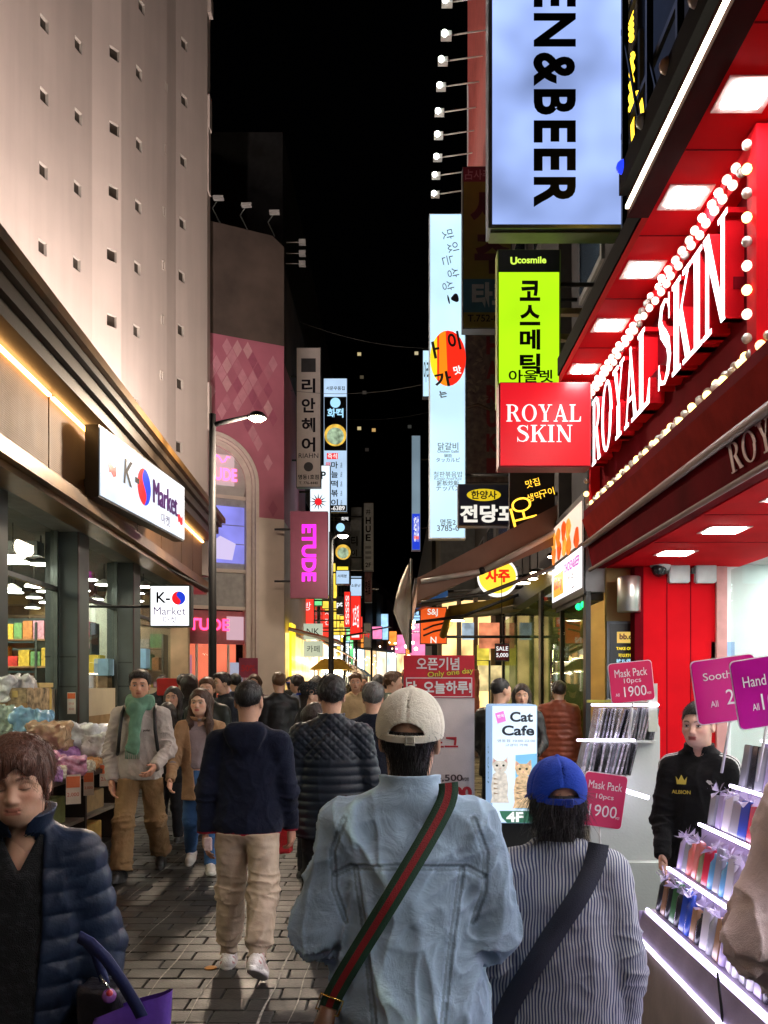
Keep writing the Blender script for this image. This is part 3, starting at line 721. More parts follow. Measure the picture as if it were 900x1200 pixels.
# ================================================================ the ground
def paving_mat(name, col, rough=.42):
    m, t, b = nt(name); L = t.links.new; g_ = t.nodes.new('ShaderNodeNewGeometry'); MATS[name] = m
    def N(s, d=4): n = t.nodes.new('ShaderNodeTexNoise'); n.inputs['Scale'].default_value = s; n.inputs['Detail'].default_value = d; L(g_.outputs['Position'], n.inputs[0]); return n.outputs['Fac']
    def MR(x, a, c_, lo, hi): r = t.nodes.new('ShaderNodeMapRange'); L(x, r.inputs[0]); r.inputs[1].default_value = a; r.inputs[2].default_value = c_; r.inputs[3].default_value = lo; r.inputs[4].default_value = hi; return r.outputs[0]
    def MU(x, y): k = t.nodes.new('ShaderNodeMath'); k.operation = 'MULTIPLY'; L(x, k.inputs[0]); L(y, k.inputs[1]); return k.outputs[0]
    v = t.nodes.new('ShaderNodeTexVoronoi'); v.inputs['Scale'].default_value = 2.6; L(g_.outputs['Position'], v.inputs[0])
    f = MU(MU(MR(N(1.1),.3,.7,.55,1.35), MR(N(34,6),.3,.7,.7,1.3)), MR(v.outputs['Distance'],.035,.06,.45,1.0))
    s = t.nodes.new('ShaderNodeVectorMath'); s.operation = 'SCALE'; s.inputs[0].default_value = col; L(f, s.inputs['Scale']); L(s.outputs[0], b.inputs['Base Color'])
    L(MR(N(2.3),.35,.65,.30,.62), b.inputs['Roughness'])
    bp = t.nodes.new('ShaderNodeBump'); bp.inputs['Strength'].default_value = .4; bp.inputs['Distance'].default_value = .006; L(N(70,5), bp.inputs['Height']); L(bp.outputs[0], b.inputs['Normal'])
    return m
def ground_mat():
    m, t, b = nt('street_sheet'); L = t.links.new
    tc = t.nodes.new('ShaderNodeTexCoord'); br = t.nodes.new('ShaderNodeTexBrick')
    br.inputs['Scale'].default_value = 1; br.inputs['Brick Width'].default_value=.306; br.inputs['Row Height'].default_value=.156; br.inputs['Mortar Size'].default_value=.006
    br.inputs['Color1'].default_value=(.045,.041,.037,1); br.inputs['Color2'].default_value=(.03,.028,.026,1); br.inputs['Mortar'].default_value=(.03,.028,.026,1)
    L(tc.outputs['Object'], br.inputs[0]); L(br.outputs[0], b.inputs['Base Color']); b.inputs['Roughness'].default_value=.5; return m
g = MB(); g.quad((-300,-60,0),(300,-60,0),(300,500,0),(-300,500,0)); street = props(g.build('street', ground_mat()), kind='structure')
PV = [paving_mat('paver_%d'%i, c) for i, c in enumerate([(.030,.028,.026),(.023,.0215,.020),(.037,.034,.031),(.019,.0185,.018),(.045,.041,.037),(.029,.026,.023)])]
BW, BH = .306, .156
def paver_mesh(k):
    m = MB(); x, y, z = BW/2-.004, BH/2-.004, .016; i = .005
    m.add([(-x,-y,0),(x,-y,0),(x,y,0),(-x,y,0),(-x,-y,z-.004),(x,-y,z-.004),(x,y,z-.004),(-x,y,z-.004),(-x+i,-y+i,z),(x-i,-y+i,z),(x-i,y-i,z),(-x+i,y-i,z)],
          [(0,1,5,4),(1,2,6,5),(2,3,7,6),(3,0,4,7),(4,5,9,8),(5,6,10,9),(6,7,11,10),(7,4,8,11),(8,9,10,11)])
    o = m.build('paver', PV[k]); me = o.data; bpy.data.objects.remove(o); return me
pmesh = [paver_mesh(k) for k in range(6)]
cells = []
for j in range(int(1.0/BH), int(24/BH)):
    for i in range(-14, 9):
        x = i*BW+(j%2)*BW/2; y = j*BH
        px, py = VX+F*x/y, HZ+F*CAMZ/y
        seen = 95 < px < 470 and py < 1215
        cells.append((not seen, y, x, j))
cells.sort(); rest = MB()
for n, (uns, y, x, j) in enumerate(cells):
    k = random.choices(range(6), [5,5,3,3,1,3])[0]; a = random.gauss(0,.006); tz = random.gauss(0,.0016)
    if n < 300:
        o = bpy.data.objects.new('paver', pmesh[k]); COL.objects.link(o); o.parent = street
        o.location = (x, y, .0+tz); o.rotation_euler = (random.gauss(0,.004), random.gauss(0,.003), a)
    else:
        rest.cur = k; hx, hy, z = BW/2-.004, BH/2-.004, .014+tz
        rest.add([(x-hx,y-hy,0),(x+hx,y-hy,0),(x+hx,y+hy,0),(x-hx,y+hy,0),(x-hx,y-hy,z),(x+hx,y-hy,z),(x+hx,y+hy,z),(x-hx,y+hy,z)],
                 [(0,1,5,4),(1,2,6,5),(2,3,7,6),(3,0,4,7),(4,5,6,7)])
o = rest.build('paver_field', PV, street); o['kind'] = 'stuff'
# pale worn joint lines that run down the street
jm = mat('joint_line', (.30,.285,.26), .8, var=.35, vscale=30)
for k, (x0, ya, yb, w) in enumerate([(-1.30,3.2,6.3,.011),(-1.02,3.0,7.2,.008),(-.66,3.0,7.0,.013),(-.52,4.0,5.0,.008),(-.34,3.0,5.2,.012),(-1.62,4.2,7.6,.008),(.05,4,9,.010),(-2.05,6.5,9.5,.008)]):
    m = MB(); n = int((yb-ya)/.12); pts = []
    for i in range(n+1):
        y = ya+(yb-ya)*i/n; x = x0+.010*math.sin(y*2.3+k)+.006*math.sin(y*9+k*2); ww = w*(.35+.65*abs(math.sin(y*4.1+k*1.7)))
        pts += [(x-ww/2,y,.0215),(x+ww/2,y,.0215)]
    m.add(pts, [(2*i,2*i+1,2*i+3,2*i+2) for i in range(n)]); m.build('joint_line', jm, street)
p = W(247, 1138, 4.92); m = MB(); m.lathe([(.034,0),(.036,.003),(.030,.006)], (p.x,p.y,.019), n=14)
props(m.build('leaf_scrap', mat('orange_leaf',(.55,.24,.05),.7)), 'small orange brown scrap lying on the grey pavers', 'litter')
p = W(247,1037,6.9); m = MB(); m.prism([(-.02,-.012),(.018,-.014),(.022,.01),(-.016,.013)], (p.x,p.y,.0225), (1,0,0), (0,1,0), .002); props(m.build('paper_scrap', mat('paper_white',(.7,.68,.64),.7)), 'tiny white paper scrap lying on the pavers', 'litter')
# ================================================================ the market with the brown fascia on the left
def K(u, off, z): return (-3.47-.052*u+off, u, z)
def kbox(m, u0, u1, o0, o1, z0, z1):
    return m.hexa([K(u0,o0,z0),K(u0,o1,z0),K(u1,o1,z0),K(u1,o0,z0),K(u0,o0,z1),K(u0,o1,z1),K(u1,o1,z1),K(u1,o0,z1)])
U0, U1 = -4.0, 20.6
mk = thing('market_building', K(8,-1,0), 'left shop with a perforated bronze fascia, grey green columns and glass front', 'shop')
bronze = mat('bronze_dark', (.040,.026,.015), .45, .2, var=.2, vscale=3, bump=.05)
gold = mat('bronze_gold', (.22,.115,.033), .38, .5, var=.35, vscale=1.4, bump=.05)
def perf_mat():
    m = mat('perforated_bronze', (.17,.088,.040), .6, .1, var=.12, vscale=2, bump=.0)
    t = m.node_tree; L = t.links.new; b = t.nodes['Principled BSDF']; tc = t.nodes.new('ShaderNodeTexCoord')
    v = t.nodes.new('ShaderNodeTexVoronoi'); v.inputs['Scale'].default_value = 42; v.inputs['Randomness'].default_value = 0
    L(tc.outputs['Object'], v.inputs[0]); bp = t.nodes.new('ShaderNodeBump'); bp.inputs['Strength'].default_value=.6; bp.inputs['Distance'].default_value=.01
    L(v.outputs['Distance'], bp.inputs['Height']); L(bp.outputs[0], b.inputs['Normal']); return m
m = MB(); kbox(m,U0,U1,-.30,.16,5.14,5.30); kbox(m,U0,U1,-.30,.24,5.302,5.46); kbox(m,U0,U1,-.30,.32,5.462,5.56); m.build('cornice', bronze, mk)
m = MB(); kbox(m,U0,U1+.05,-.30,.40,5.562,5.68); m.build('cornice_lip', gold, mk)
m = MB(); kbox(m,U0,U1,-.40,-.04,3.84,3.92); kbox(m,U0,U1,-.40,.06,3.922,4.06); kbox(m,U0,U1,-.40,0,4.062,4.13); m.build('bottom_trim', gold, mk)
edges = [-4, -1.6, .8, 3.2, 5.6, 7.9, 10.2, 12.4, 14.4, 16.2, 18.1, 19.4, 20.6]
pm = perf_mat(); led = glow('warm_led_strip', (1,.50,.15), 13)
for a, b in zip(edges[:-1], edges[1:]):
    m = MB(); kbox(m,a+.02,b-.02,-.34,-.16,4.132,5.136); m.build('fascia_panel', pm, mk)
    m = MB(); kbox(m,a+.05,b-.05,-.155,-.11,5.085,5.115); m.build('led_strip', led, mk)
m = MB(); kbox(m,U0,U1,-.45,-.345,3.9,5.6); m.build('fascia_back', bronze, mk)
dark = mat('soffit_black', (.012,.012,.013), .6)
m = MB(); kbox(m,U0,U1,-1.55,-.405,3.90,3.98); m.build('soffit', dark, mk)
m = MB(); kbox(m,U0,U1,-8,-.46,5.3,5.45); m.build('roof', mat('roof_felt',(.05,.05,.05),.9), mk)
colm = mat('column_panel', (.060,.078,.078), .5, var=.12, vscale=3, bump=.06)
edge_m = mat('column_edge', (.03,.008,.010), .4)
for u in (-1, 3.2, 6.3, 9.3, 12.3, 15.4):
    x1 = K(u,-.49,0)[0]
    c = boxpart('column', colm, mk, x1-.47, x1, u, u+.45, 0, 3.89)
    boxpart('corner_strip', edge_m, c, x1+.002, x1+.016, u-.012, u+.03, 0, 3.89)
    for z in (.95, 1.62, 2.05): boxpart('panel_joint', mat('joint_dark',(.02,.026,.027),.5), c, x1-.475, x1-.018, u-.004, u-.001, z, z+.022)
gl = glass('shop_glass'); frame_m = mat('grey_frame', (.10,.115,.11), .35, .6, bump=.03)
film = mat('frosted_film', (.62,.55,.40), .6, var=.12, vscale=1.2, bump=.02)
kraft = mat('kraft_board', (.36,.24,.12), .8, var=.12, vscale=6)
for u0, u1 in ((-.5,3.15),(3.7,6.25),(6.8,9.25),(9.8,12.25),(12.8,15.35),(15.9,20.4)):
    m = MB(); kbox(m,u0,u1,-.80,-.79,.12,3.88); pn = m.build('glass_pane', gl, mk)
    m = MB(); kbox(m,u0,u1,-.785,-.780,.15,1.60); m.build('frosted_film', film, pn)
    m = MB(); kbox(m,u0+.5,u1-.3,-.777,-.770,.15,1.15); m.build('kraft_sheet', kraft, pn)
    m = MB(); kbox(m,u0,u1,-.84,-.75,3.0,3.06); kbox(m,u0,u1,-.84,-.75,0.02,.12); kbox(m,u1-.06,u1,-.845,-.745,.12,3.88); m.build('window_frame', frame_m, mk)
slm = glow('soffit_tube',(1,.92,.80),24)
for u in (-2.5,1,4.5,8.0,11.2,14.4,17.6):
    m = MB(); kbox(m,u,u+1.5,-.66,-.60,3.872,3.895); m.build('soffit_tube', slm, mk)
# inside
wallin = mat('shop_wall_pale', (.42,.46,.45), .8); wood = mat('shelf_wood', (.26,.15,.075), .6, var=.25, vscale=5)
boxpart('inner_ceiling', mat('shop_ceiling',(.16,.165,.16),.8), mk, -10.5, -4.35, -3, 20.3, 3.86, 3.895)
boxpart('inner_back_wall', wallin, mk, -10.6, -10.4, -3, 20.3, 0, 3.85)
boxpart('inner_end_wall', mat('shop_end_wall',(.50,.36,.22),.7,var=.3,vscale=1.5), mk, -10.4, -4.9, 20.0, 20.2, 0, 3.85)
boxpart('inner_floor', mat('shop_floor',(.3,.28,.25),.3), mk, -10.4, -4.6, -3, 20, .02, .04)
boxpart('tall_cabinet', mat('cabinet_teal',(.10,.16,.17),.5), mk, -8.2, -6.4, 17.2, 17.9, 0, 3.0)
for i in range(9):
    for z in (3.05, 3.3, 3.55): boxpart('grid_tile', wood if (i+int(z*4))%3 else mat('tile_amber',(.55,.36,.14),.5), mk, -9.6+i*.52, -9.14+i*.52, 19.93, 19.99, z, z+.2)
boxpart('ceiling_duct', mat('duct_grey',(.25,.27,.27),.4,.6), mk, -9.5, -5.1, 12.1, 12.35, 3.5, 3.7)
lampw = glow('lamp_white', (1,.93,.80), 40)
def pendant(x, y, z):
    t = thing('pendant_lamp', (x,y,z), 'round white pendant lamp hanging from the left shop ceiling', 'lamp', 'pendant lamps inside the left shop')
    MB().lathe([(.02,.10),(.05,.085),(.14,.03),(.17,0)], (x,y,z), n=16).build('shade', mat('lamp_shade_white',(.7,.7,.68),.5), t)
    MB().lathe([(.155,-.012),(.16,-.004),(.155,-.002)], (x,y,z), n=16).build('diffuser', lampw, t)
    MB().tube([(x,y,z+.1),(x,y,3.86)], .008, 6).build('stem', dark, t)
for px, py, d in ((15,652,11.6),(48,661,12.6),(14,690,15.5),(40,687,15.0),(53,693,16.5),(40,700,18),(55,706,18.5),(18,694,17.5),(103,679,14.5),(122,685,15.6),(96,692,16.4),(112,702,18),(123,707,18.5),(91,712,19.3),(113,718,19.4),(160,695,17.8),(168,682,16.9),(38,712,19.4),(160,704,19.2)):
    q = W(px,py,d); pendant(min(q.x,-4.95), d, max(3.2, min(3.6, q.z)))
for x, u in ((-6.5,3.5),(-6.5,7.5),(-7,11),(-7,14.5)):
    t = thing('ceiling_panel_light', (x,u,3.8), 'bright square panel light on the left shop ceiling', 'light', 'panel lights inside the left shop')
    boxpart('housing', frame_m, t, x-.62, x+.62, u-.62, u+.62, 3.8, 3.858); boxpart('diffuser', glow('panel_white',(1,.88,.66),45), t, x-.58, x+.58, u-.58, u+.58, 3.785, 3.798)
# stocked shelves seen through the glass
rk = random.Random(9)
for lb, x0, x1, yy in (('left shop shelves stacked with bright packets, nearer the window',-7.6,-5.6,15.6),('left shop shelves stacked with bright packets along the end wall',-9.2,-5.3,19.3)):
    t = thing('stock_shelves', ((x0+x1)/2,yy,.04), lb, 'shelves')
    for z in (.5,1.0,1.5,2.0,2.5): boxpart('shelf', wood, t, x0, x1, yy, yy+.4, z-.03, z)
    for x in (x0,(x0+x1)/2,x1): boxpart('upright', frame_m, t, x-.02, x+.02, yy-.01, yy+.41, .04, 2.8)
    for z in (1.0,1.5,2.0,2.5):
        x = x0+.05
        while x < x1-.15:
            w, h = rk.uniform(.12,.26), rk.uniform(.18,.40); c = rk.choice([(.6,.05,.04),(.65,.45,.06),(.12,.3,.5),(.55,.5,.42),(.5,.2,.06),(.15,.32,.12),(.6,.3,.4)])
            boxpart('stock_box', mat('stock_%d_%d'%(int(c[0]*100),int(c[1]*100)), c, .45, var=.3, vscale=25), t, x, x+w, yy+.02, yy+.3, z+.001, z+h); x += w+.02
# goods seen through the glass
def soft(name, label, cat, loc, size, col, kind='nylon', seed=1, group=None, bump=.16, res=None):
    """a crumpled bag or packet, sitting on loc"""
    sx, sy, sz = size; res = res or max(size)/22
    def fn(P):
        q = np.abs(P-arr(0,0,sz/2))-arr(sx,sy,sz)*.5*.72; r = min(size)*.5*.28*1.0
        d = np.linalg.norm(np.maximum(q,0),axis=1)+np.minimum(q.max(1),0)-r
        return d + bump*min(size)*.5*(nz(P/ min(size), 5, seed)*.6+nz(P/min(size), 11, seed+1)*.35)
    Pm, Qm = mesh_sdf(fn, (-sx*.62,-sy*.62,-sz*.12),(sx*.62,sy*.62,sz*1.12), res)
    c = col(Pm/np.array(size)) if callable(col) else np.tile(col,(len(Pm),1))
    me = np_mesh(name, Pm, Qm, c, [cloth(kind)]); o = link(name, me, None, None, loc)
    return props(o, label, cat, group)
q = W(22,745,16.3); t = thing('market_display', (q.x,16.3,.04), 'slatted brown crate display seen through the left shop window', 'display')
for i in range(7): boxpart('slat', wood, t, q.x-.75, q.x+.55, 15.95, 16.0, 1.5+i*.14, 1.60+i*.14)
for x in (q.x-.72, q.x+.5): boxpart('leg', wood, t, x-.03, x+.03, 16.0, 16.06, .05, 2.5)
soft('green_hat', 'green hat resting on the slatted display in the left shop', 'hat', (q.x+.02,16.02,2.48), (.5,.4,.22), (.12,.30,.14), 'wool', 4)
q = W(110,750,16.8); t = thing('garment_bag', (q.x,16.8,1.9), 'pale garment hanging inside the left shop between the two columns', 'garment')
m = MB(); m.prism([(-.30,0),(.30,0),(.32,1.3),(.33,1.62),(.25,1.62),(.2,1.36),(-.2,1.36),(-.25,1.62),(-.33,1.62),(-.32,1.3)], (q.x,16.8,1.9), (1,0,0), (0,0,1), .05); m.build('bag', mat('pale_plastic',(.55,.60,.50),.4), t)
MB().tube([(q.x,16.83,3.26),(q.x,16.83,3.86)], .01, 6).build('hook', frame_m, t)
for px, py, d, w, h, c, lb in ((98,745,18.8,.35,.6,(.5,.12,.08),'red'),(97,777,15.9,.5,.35,(.05,.05,.05),'black'),(113,779,15.2,.22,.34,(.75,.55,.06),'yellow'),(122,782,15.1,.26,.30,(.25,.42,.6),'blue'),(165,772,17.2,.3,.4,(.2,.4,.6),'sky blue'),(93,760,17.3,.3,.5,(.35,.2,.08),'brown')):
    q = W(px,py,d); t = thing('stacked_box', (q.x,d,.04), lb+' carton on a shelf stand inside the left shop', 'carton', 'cartons inside the left shop')
    boxpart('carton', mat('carton_'+lb.replace(' ','_'), c, .55), t, q.x-w/2, q.x+w/2, d-.15, d+.15, q.z-h/2, q.z+h/2, .01); boxpart('stand', wood, t, q.x-w/2+.03, q.x+w/2-.03, d-.12, d+.12, .04, q.z-h/2-.003)
q = W(81,823,12.2); c = thing('notice', (q.x,12.28,q.z), 'small white and orange notice taped to the nearer grey column', 'notice')
boxpart('sheet', mat('notice_white',(.7,.68,.62),.6), c, q.x-.06, q.x+.06, 12.286, 12.294, q.z-.17, q.z+.14); boxpart('heading', mat('notice_orange',(.6,.12,.03),.6), c, q.x-.055, q.x+.055, 12.281, 12.285, q.z+.05, q.z+.13)
for k_, s_ in enumerate(('안내','주의')): lettering(s_, c, mat('notice_red',(.5,.03,.02),.6), (q.x,12.281,q.z-.02-.08*k_), CAMX, CAMU, w=.07)
# the long lit name board
t = thing('market_signboard', K(11.5,.1,4.0), 'long white backlit shop board on the bronze fascia with a red and blue roundel', 'sign')
sgw = glow('board_white', (.74,.86,1.0), .80, .14, 1.5)
# swung a little towards the street
SA, SB, za, zb = Vector((-3.876,11.17,0)), Vector((-3.635,14.6,0)), 4.14, 5.03
ux = (SB-SA).normalized(); sn = ux.cross(Vector((0,0,1))); sl = (SB-SA).length
def sbox(m, f0, f1, o0, o1, z0, z1):
    P_ = lambda f, o, z: SA+ux*sl*f+sn*o+Vector((0,0,z))
    return m.hexa([P_(f0,o0,z0),P_(f0,o1,z0),P_(f1,o1,z0),P_(f1,o0,z0),P_(f0,o0,z1),P_(f0,o1,z1),P_(f1,o1,z1),P_(f1,o0,z1)])
m = MB(); sbox(m,-.008,1.008,-.20,-.015,za-.03,zb+.03); m.build('cabinet', mat('board_cabinet',(.02,.02,.022),.4,.3), t)
m = MB(); sbox(m,0,1,-.013,0,za,zb); m.build('face', sgw, t)
for f in (.1,.9): m = MB(); sbox(m,f,f+.03,-.7,-.203,za+.2,za+.3); m.build('bracket', dark, t)
blk = mat('print_black',(.012,.011,.018),.6,spec=.05); redp = glow('print_red',(1,.02,.03),.8); blup = glow('print_blue',(.02,.06,.75),.8)
def sp(fu, fz): return SA+ux*sl*fu+sn*.004+Vector((0,0,za+(zb-za)*fz))
prp = glow('print_violet',(.10,.03,.16),.5)
lettering('K', t, blk, sp(.265,.58), ux, CAMU, h=.36, bold=.02, shear=.15); lettering('-', t, blk, sp(.365,.55), ux, CAMU, w=.17, bold=.02)
[lettering('Market', t, prp, sp(.715+o_,.55)+sn*o_, ux, CAMU, w=1.12, h=.36) for o_ in (0,.004,.008)]; lettering('마켓', t, prp, sp(.72,.17), ux, CAMU, w=.40, h=.17)
def roundel(par, c, ux, r, n=24, lift=0):
    ux = Vector(ux); nn = ux.cross(Vector((0,0,1)))
    for nm, mt_, sg in (('red_half',redp,1),('blue_half',blup,-1)):
        pts = []
        if sg > 0:
            pts = [(r*math.cos(a), r*math.sin(a)) for a in np.linspace(math.pi/2, 3*math.pi/2, n)] + [(r*.30*math.sin(f*2*math.pi), -r+2*r*f) for f in np.linspace(.05,.95,n)]
        else:
            pts = [(r*math.cos(a), r*math.sin(a)) for a in np.linspace(-math.pi/2, math.pi/2, n)] + [(r*.30*math.sin(f*2*math.pi), -r+2*r*f) for f in np.linspace(.95,.05,n)]
        MB().prism(pts, Vector(c)+nn*.004, ux, (0,0,1), .003).build(nm, mt_, par)
roundel(t, sp(.45,.52), ux, .27)
for fu, sg in ((.105,1),(.93,-1)):
    c = sp(fu,.52 if sg>0 else .38)
    MB().prism([(-.13,.02),(-.04,.05),(.05,0),(.13,.03),(.13,-.10),(.05,-.13),(-.04,-.08),(-.09,-.10)], c+Vector((.004,0,0)), ux, CAMU, .003).build('flag_mark', redp, t)
# the small square box sign
q = W(199,710,13.3); t = thing('market_box_sign', (q.x,13.3,q.z-.33), 'small square white lightbox with a red and blue roundel by the third column', 'sign')
boxpart('cabinet', frame_m, t, q.x-.32, q.x+.32, 13.31, 13.52, q.z-.33, q.z+.33, .01); boxpart('face', glow('boxsign_white',(.95,.97,1),1.5,.06,3), t, q.x-.295, q.x+.295, 13.296, 13.308, q.z-.305, q.z+.305)
lettering('K-', t, blk, (q.x-.10,13.295,q.z+.13), CAMX, CAMU, h=.17, bold=.02); roundel(t, (q.x+.14,13.29,q.z+.12), (1,0,0), .105)
lettering('Market', t, prp, (q.x,13.295,q.z-.08), CAMX, CAMU, w=.50, bold=0); lettering('마켓', t, prp, (q.x,13.295,q.z-.22), CAMX, CAMU, w=.2)
MB().tube([(q.x-.32,13.42,q.z),(K(13.42,-.9,0)[0],13.42,q.z)], .02).build('bracket', dark, t)
# ================================================================ pale building with small windows
# a folded pale wall; its windows are recessed boxes
wall_m = mat('pale_render', (.62,.54,.50), .85, var=.07, vscale=.45, bump=.12, bscale=9)
t_ = wall_m.node_tree; b_ = t_.nodes['Principled BSDF']; src = b_.inputs['Base Color'].links[0].from_socket      # rain streaks
g_ = t_.nodes.new('ShaderNodeNewGeometry'); mp_ = t_.nodes.new('ShaderNodeMapping'); mp_.inputs['Scale'].default_value = (2.2,2.2,.14); n_ = t_.nodes.new('ShaderNodeTexNoise'); n_.inputs['Scale'].default_value = 1.6; n_.inputs['Detail'].default_value = 6
t_.links.new(g_.outputs['Position'], mp_.inputs[0]); t_.links.new(mp_.outputs[0], n_.inputs[0]); r_ = t_.nodes.new('ShaderNodeMapRange'); r_.inputs[1].default_value = .35; r_.inputs[2].default_value = .65; r_.inputs[3].default_value = .94; r_.inputs[4].default_value = 1.03; t_.links.new(n_.outputs['Fac'], r_.inputs[0])
s_ = t_.nodes.new('ShaderNodeVectorMath'); s_.operation = 'SCALE'; t_.links.new(src, s_.inputs[0]); t_.links.new(r_.outputs[0], s_.inputs['Scale']); t_.links.new(s_.outputs[0], b_.inputs['Base Color'])
wb = thing('pale_building', (-8,20,0), 'tall pale rendered building behind the left shop with rows of tiny square windows', 'building')
fold_px = [(-40,15.2),(38,17.0),(108,18.9),(140,19.5),(194,21.3),(206,21.8),(243,23.0)]
pts = [((p-VX)/F*d, d) for p, d in fold_px]; pts[3] = (pts[3][0]+.04, pts[3][1]); pts[1] = (pts[1][0]-.05, pts[1][1]); pts[4] = (pts[4][0]+.03, pts[4][1])
ZB, ZT = 4.6, 27.0
wins = {1:[(52,28),(52,113),(51,200),(50,290),(92,53),(92,137),(91,221),(90,309),(86,407)], 2:[(134,63),(134,151),(133,225),(131,299),(131,376),(128,463)], 3:[(166,8),(163,86),(163,170),(162,242),(161,314),(160,388),(159,473)],
        4:[(195,102),(194,175),(193,248),(192,311),(191,375),(190,440),(190,515)], 5:[(216,52),(216,118),(215,189),(214,262),(213,324),(212,387),(211,450),(210,524)]}
wdark = mat('window_dark', (.05,.04,.032), .35); wrev = mat('window_reveal', (.5,.46,.42), .8)
for k in range(len(pts)-1):
    (xa,ya),(xb,yb) = pts[k], pts[k+1]; L = math.hypot(xb-xa, yb-ya); ux_ = Vector(((xb-xa)/L,(yb-ya)/L,0)); nn = ux_.cross(Vector((0,0,1)))
    holes = []
    for px, py in wins.get(k, []):
        r = (px-VX)/F; den = (xb-xa)-r*(yb-ya); t_ = (r*ya-xa)/den     # where the ray meets this fold
        dd = ya+(yb-ya)*t_; holes.append((t_*L, CAMZ+(HZ-py)/F*dd))
    wh = .125 if k != 4 else .055; hh = .11 if k == 4 else .135
    # grid of cells with the holes left out
    us = sorted(set([0,L]+[v for h in holes for v in (h[0]-wh,h[0]+wh)])); zs = sorted(set([ZB,ZT]+[v for h in holes for v in (h[1]-hh,h[1]+hh)]))
    us = [u for u in us if 0 <= u <= L]
    m = MB(); mi = lambda u, z: Vector((xa,ya,0))+ux_*u+Vector((0,0,z))
    for i in range(len(us)-1):
        uc = (us[i]+us[i+1])/2; z0 = ZB
        cut = sorted([(h[1]-hh,h[1]+hh) for h in holes if abs(h[0]-uc) < wh])
        for a, b in cut+[(ZT,ZT)]:
            if a > z0+1e-4: m.quad(mi(us[i],z0),mi(us[i+1],z0),mi(us[i+1],a),mi(us[i],a))
            z0 = b
    m.build('wall', wall_m, wb)
    for hu, hz_ in holes:
        m = MB(); c = mi(hu,hz_); dp = -nn*.075
        A_ = [c+ux_*a*wh+Vector((0,0,b*hh)) for a,b in ((-1,-1),(1,-1),(1,1),(-1,1))]; B_ = [v+dp for v in A_]
        for i in range(4): m.quad(A_[i],A_[(i+1)%4],B_[(i+1)%4],B_[i])
        f = m.build('window', wrev, wb); MB().quad(*B_).build('pane', wdark, f)
x, y = pts[-1]; m = MB(); m.bx(x-.3, x-.002, y+.002, y+.35, ZB, ZT); m.build('end_pier', wall_m, wb)
for z0, z1, o_ in ((1.65+.693*23, 1.65+.655*23, .06),(1.65+.655*23-.0, 1.65+.58*23, .03),(1.65+.355*23,1.65+.30*23,.05)):
    boxpart('pier_band', wall_m, wb, x-.1, x+o_, y+.02, y+.3, z1, z0)
boxpart('parapet', wall_m, wb, x-.2, x+.10, y+.01, y+.3, 1.65+.79*23, 1.65+.81*23)
# unseen flood lamps added on the flat roof below to light that wall
for u in (5.0, 8.2, 11.4, 14.6, 17.8):
    x, y, z = K(u,-.48,5.46)
    t = thing('added_roof_floodlight', (x,y,z), 'unseen floodlight added on the left shop roof to wash the pale wall', 'floodlight', 'floodlights added on the left shop roof')
    boxpart('housing', dark, t, x-.15, x+.15, y-.1, y+.1, z+.05, z+.2); boxpart('lens', glow('added_flood_lens',(1,.78,.62),12), t, x-.13, x+.13, y-.08, y+.08, z+.203, z+.212); boxpart('foot', dark, t, x-.03, x+.03, y-.03, y+.03, z, z+.049)
    l = bpy.data.lights.new('flood', 'AREA'); l.energy = 330; l.color = (1,.82,.74); l.size = .25; l.spread = math.radians(150)
    lo = bpy.data.objects.new('flood', l); COL.objects.link(lo); lo.parent = t; lo.location = (0,0,.225)
    lo.rotation_euler = Vector((-.55,.30,1.25)).to_track_quat('-Z','Y').to_euler()
# ================================================================ street lamp
q = W(249,803,14); x, y = q.x, 14.0
t = thing('street_lamp', (x,y,0), 'black street lamp post with one curved arm and a lit warm head, left side', 'street lamp')
blackp = mat('black_paint', (.010,.010,.011), .55, .0, spec=.2)
MB().tube([(x,y,0),(x,y,.5),(x,y,1.2),(x,y,6.1)], [.10,.085,.07,.055], 12).build('post', blackp, t)
ex = (305-VX)/F*14
MB().tube([(x,y,5.92),(x+.25,y,5.98),(ex-.12,y,6.08)], [.045,.04,.03]).build('arm', blackp, t)
hd = MB().lathe([(.02,.10),(.10,.07),(.16,.0),(.155,-.02)], (ex-.05,y,6.05), n=16).build('head', blackp, t)
MB().lathe([(.01,-.085),(.09,-.06),(.14,-.024),(.14,-.022)], (ex-.05,y,6.05), n=16).build('lens', glow('street_lamp_lens',(1,.80,.45),60), hd)
l = bpy.data.lights.new('lamp_light','POINT'); l.energy = 950; l.color = (1,.80,.60); l.shadow_soft_size = .25
lo = bpy.data.objects.new('lamp_light', l); COL.objects.link(lo); lo.parent = t; lo.location = (ex-.05-x,0,5.70)
q = W(388,803,22); x, y = q.x, 22.0; ex = (402-VX)/F*22
t = thing('street_lamp', (x,y,0), 'second lit black street lamp, further back beside the pink projecting sign', 'street lamp')
MB().tube([(x,y,0),(x,y,1.0),(x,y,5.6)], [.10,.08,.055], 12).build('post', blackp, t); MB().tube([(x,y,5.42),(ex-.1,y,5.56)], [.04,.03]).build('arm', blackp, t)
hd = MB().lathe([(.02,.10),(.10,.07),(.16,.0),(.155,-.02)], (ex,y,5.52), n=16).build('head', blackp, t); MB().lathe([(.01,-.085),(.09,-.06),(.14,-.024),(.14,-.022)], (ex,y,5.52), n=16).build('lens', glow('street_lamp_lens_b',(1,.92,.75),60), hd)
l = bpy.data.lights.new('lamp_light','POINT'); l.energy = 110; l.color = (1,.84,.66); l.shadow_soft_size = .25
lo = bpy.data.objects.new('lamp_light', l); COL.objects.link(lo); lo.parent = t; lo.location = (ex-x,0,5.15)
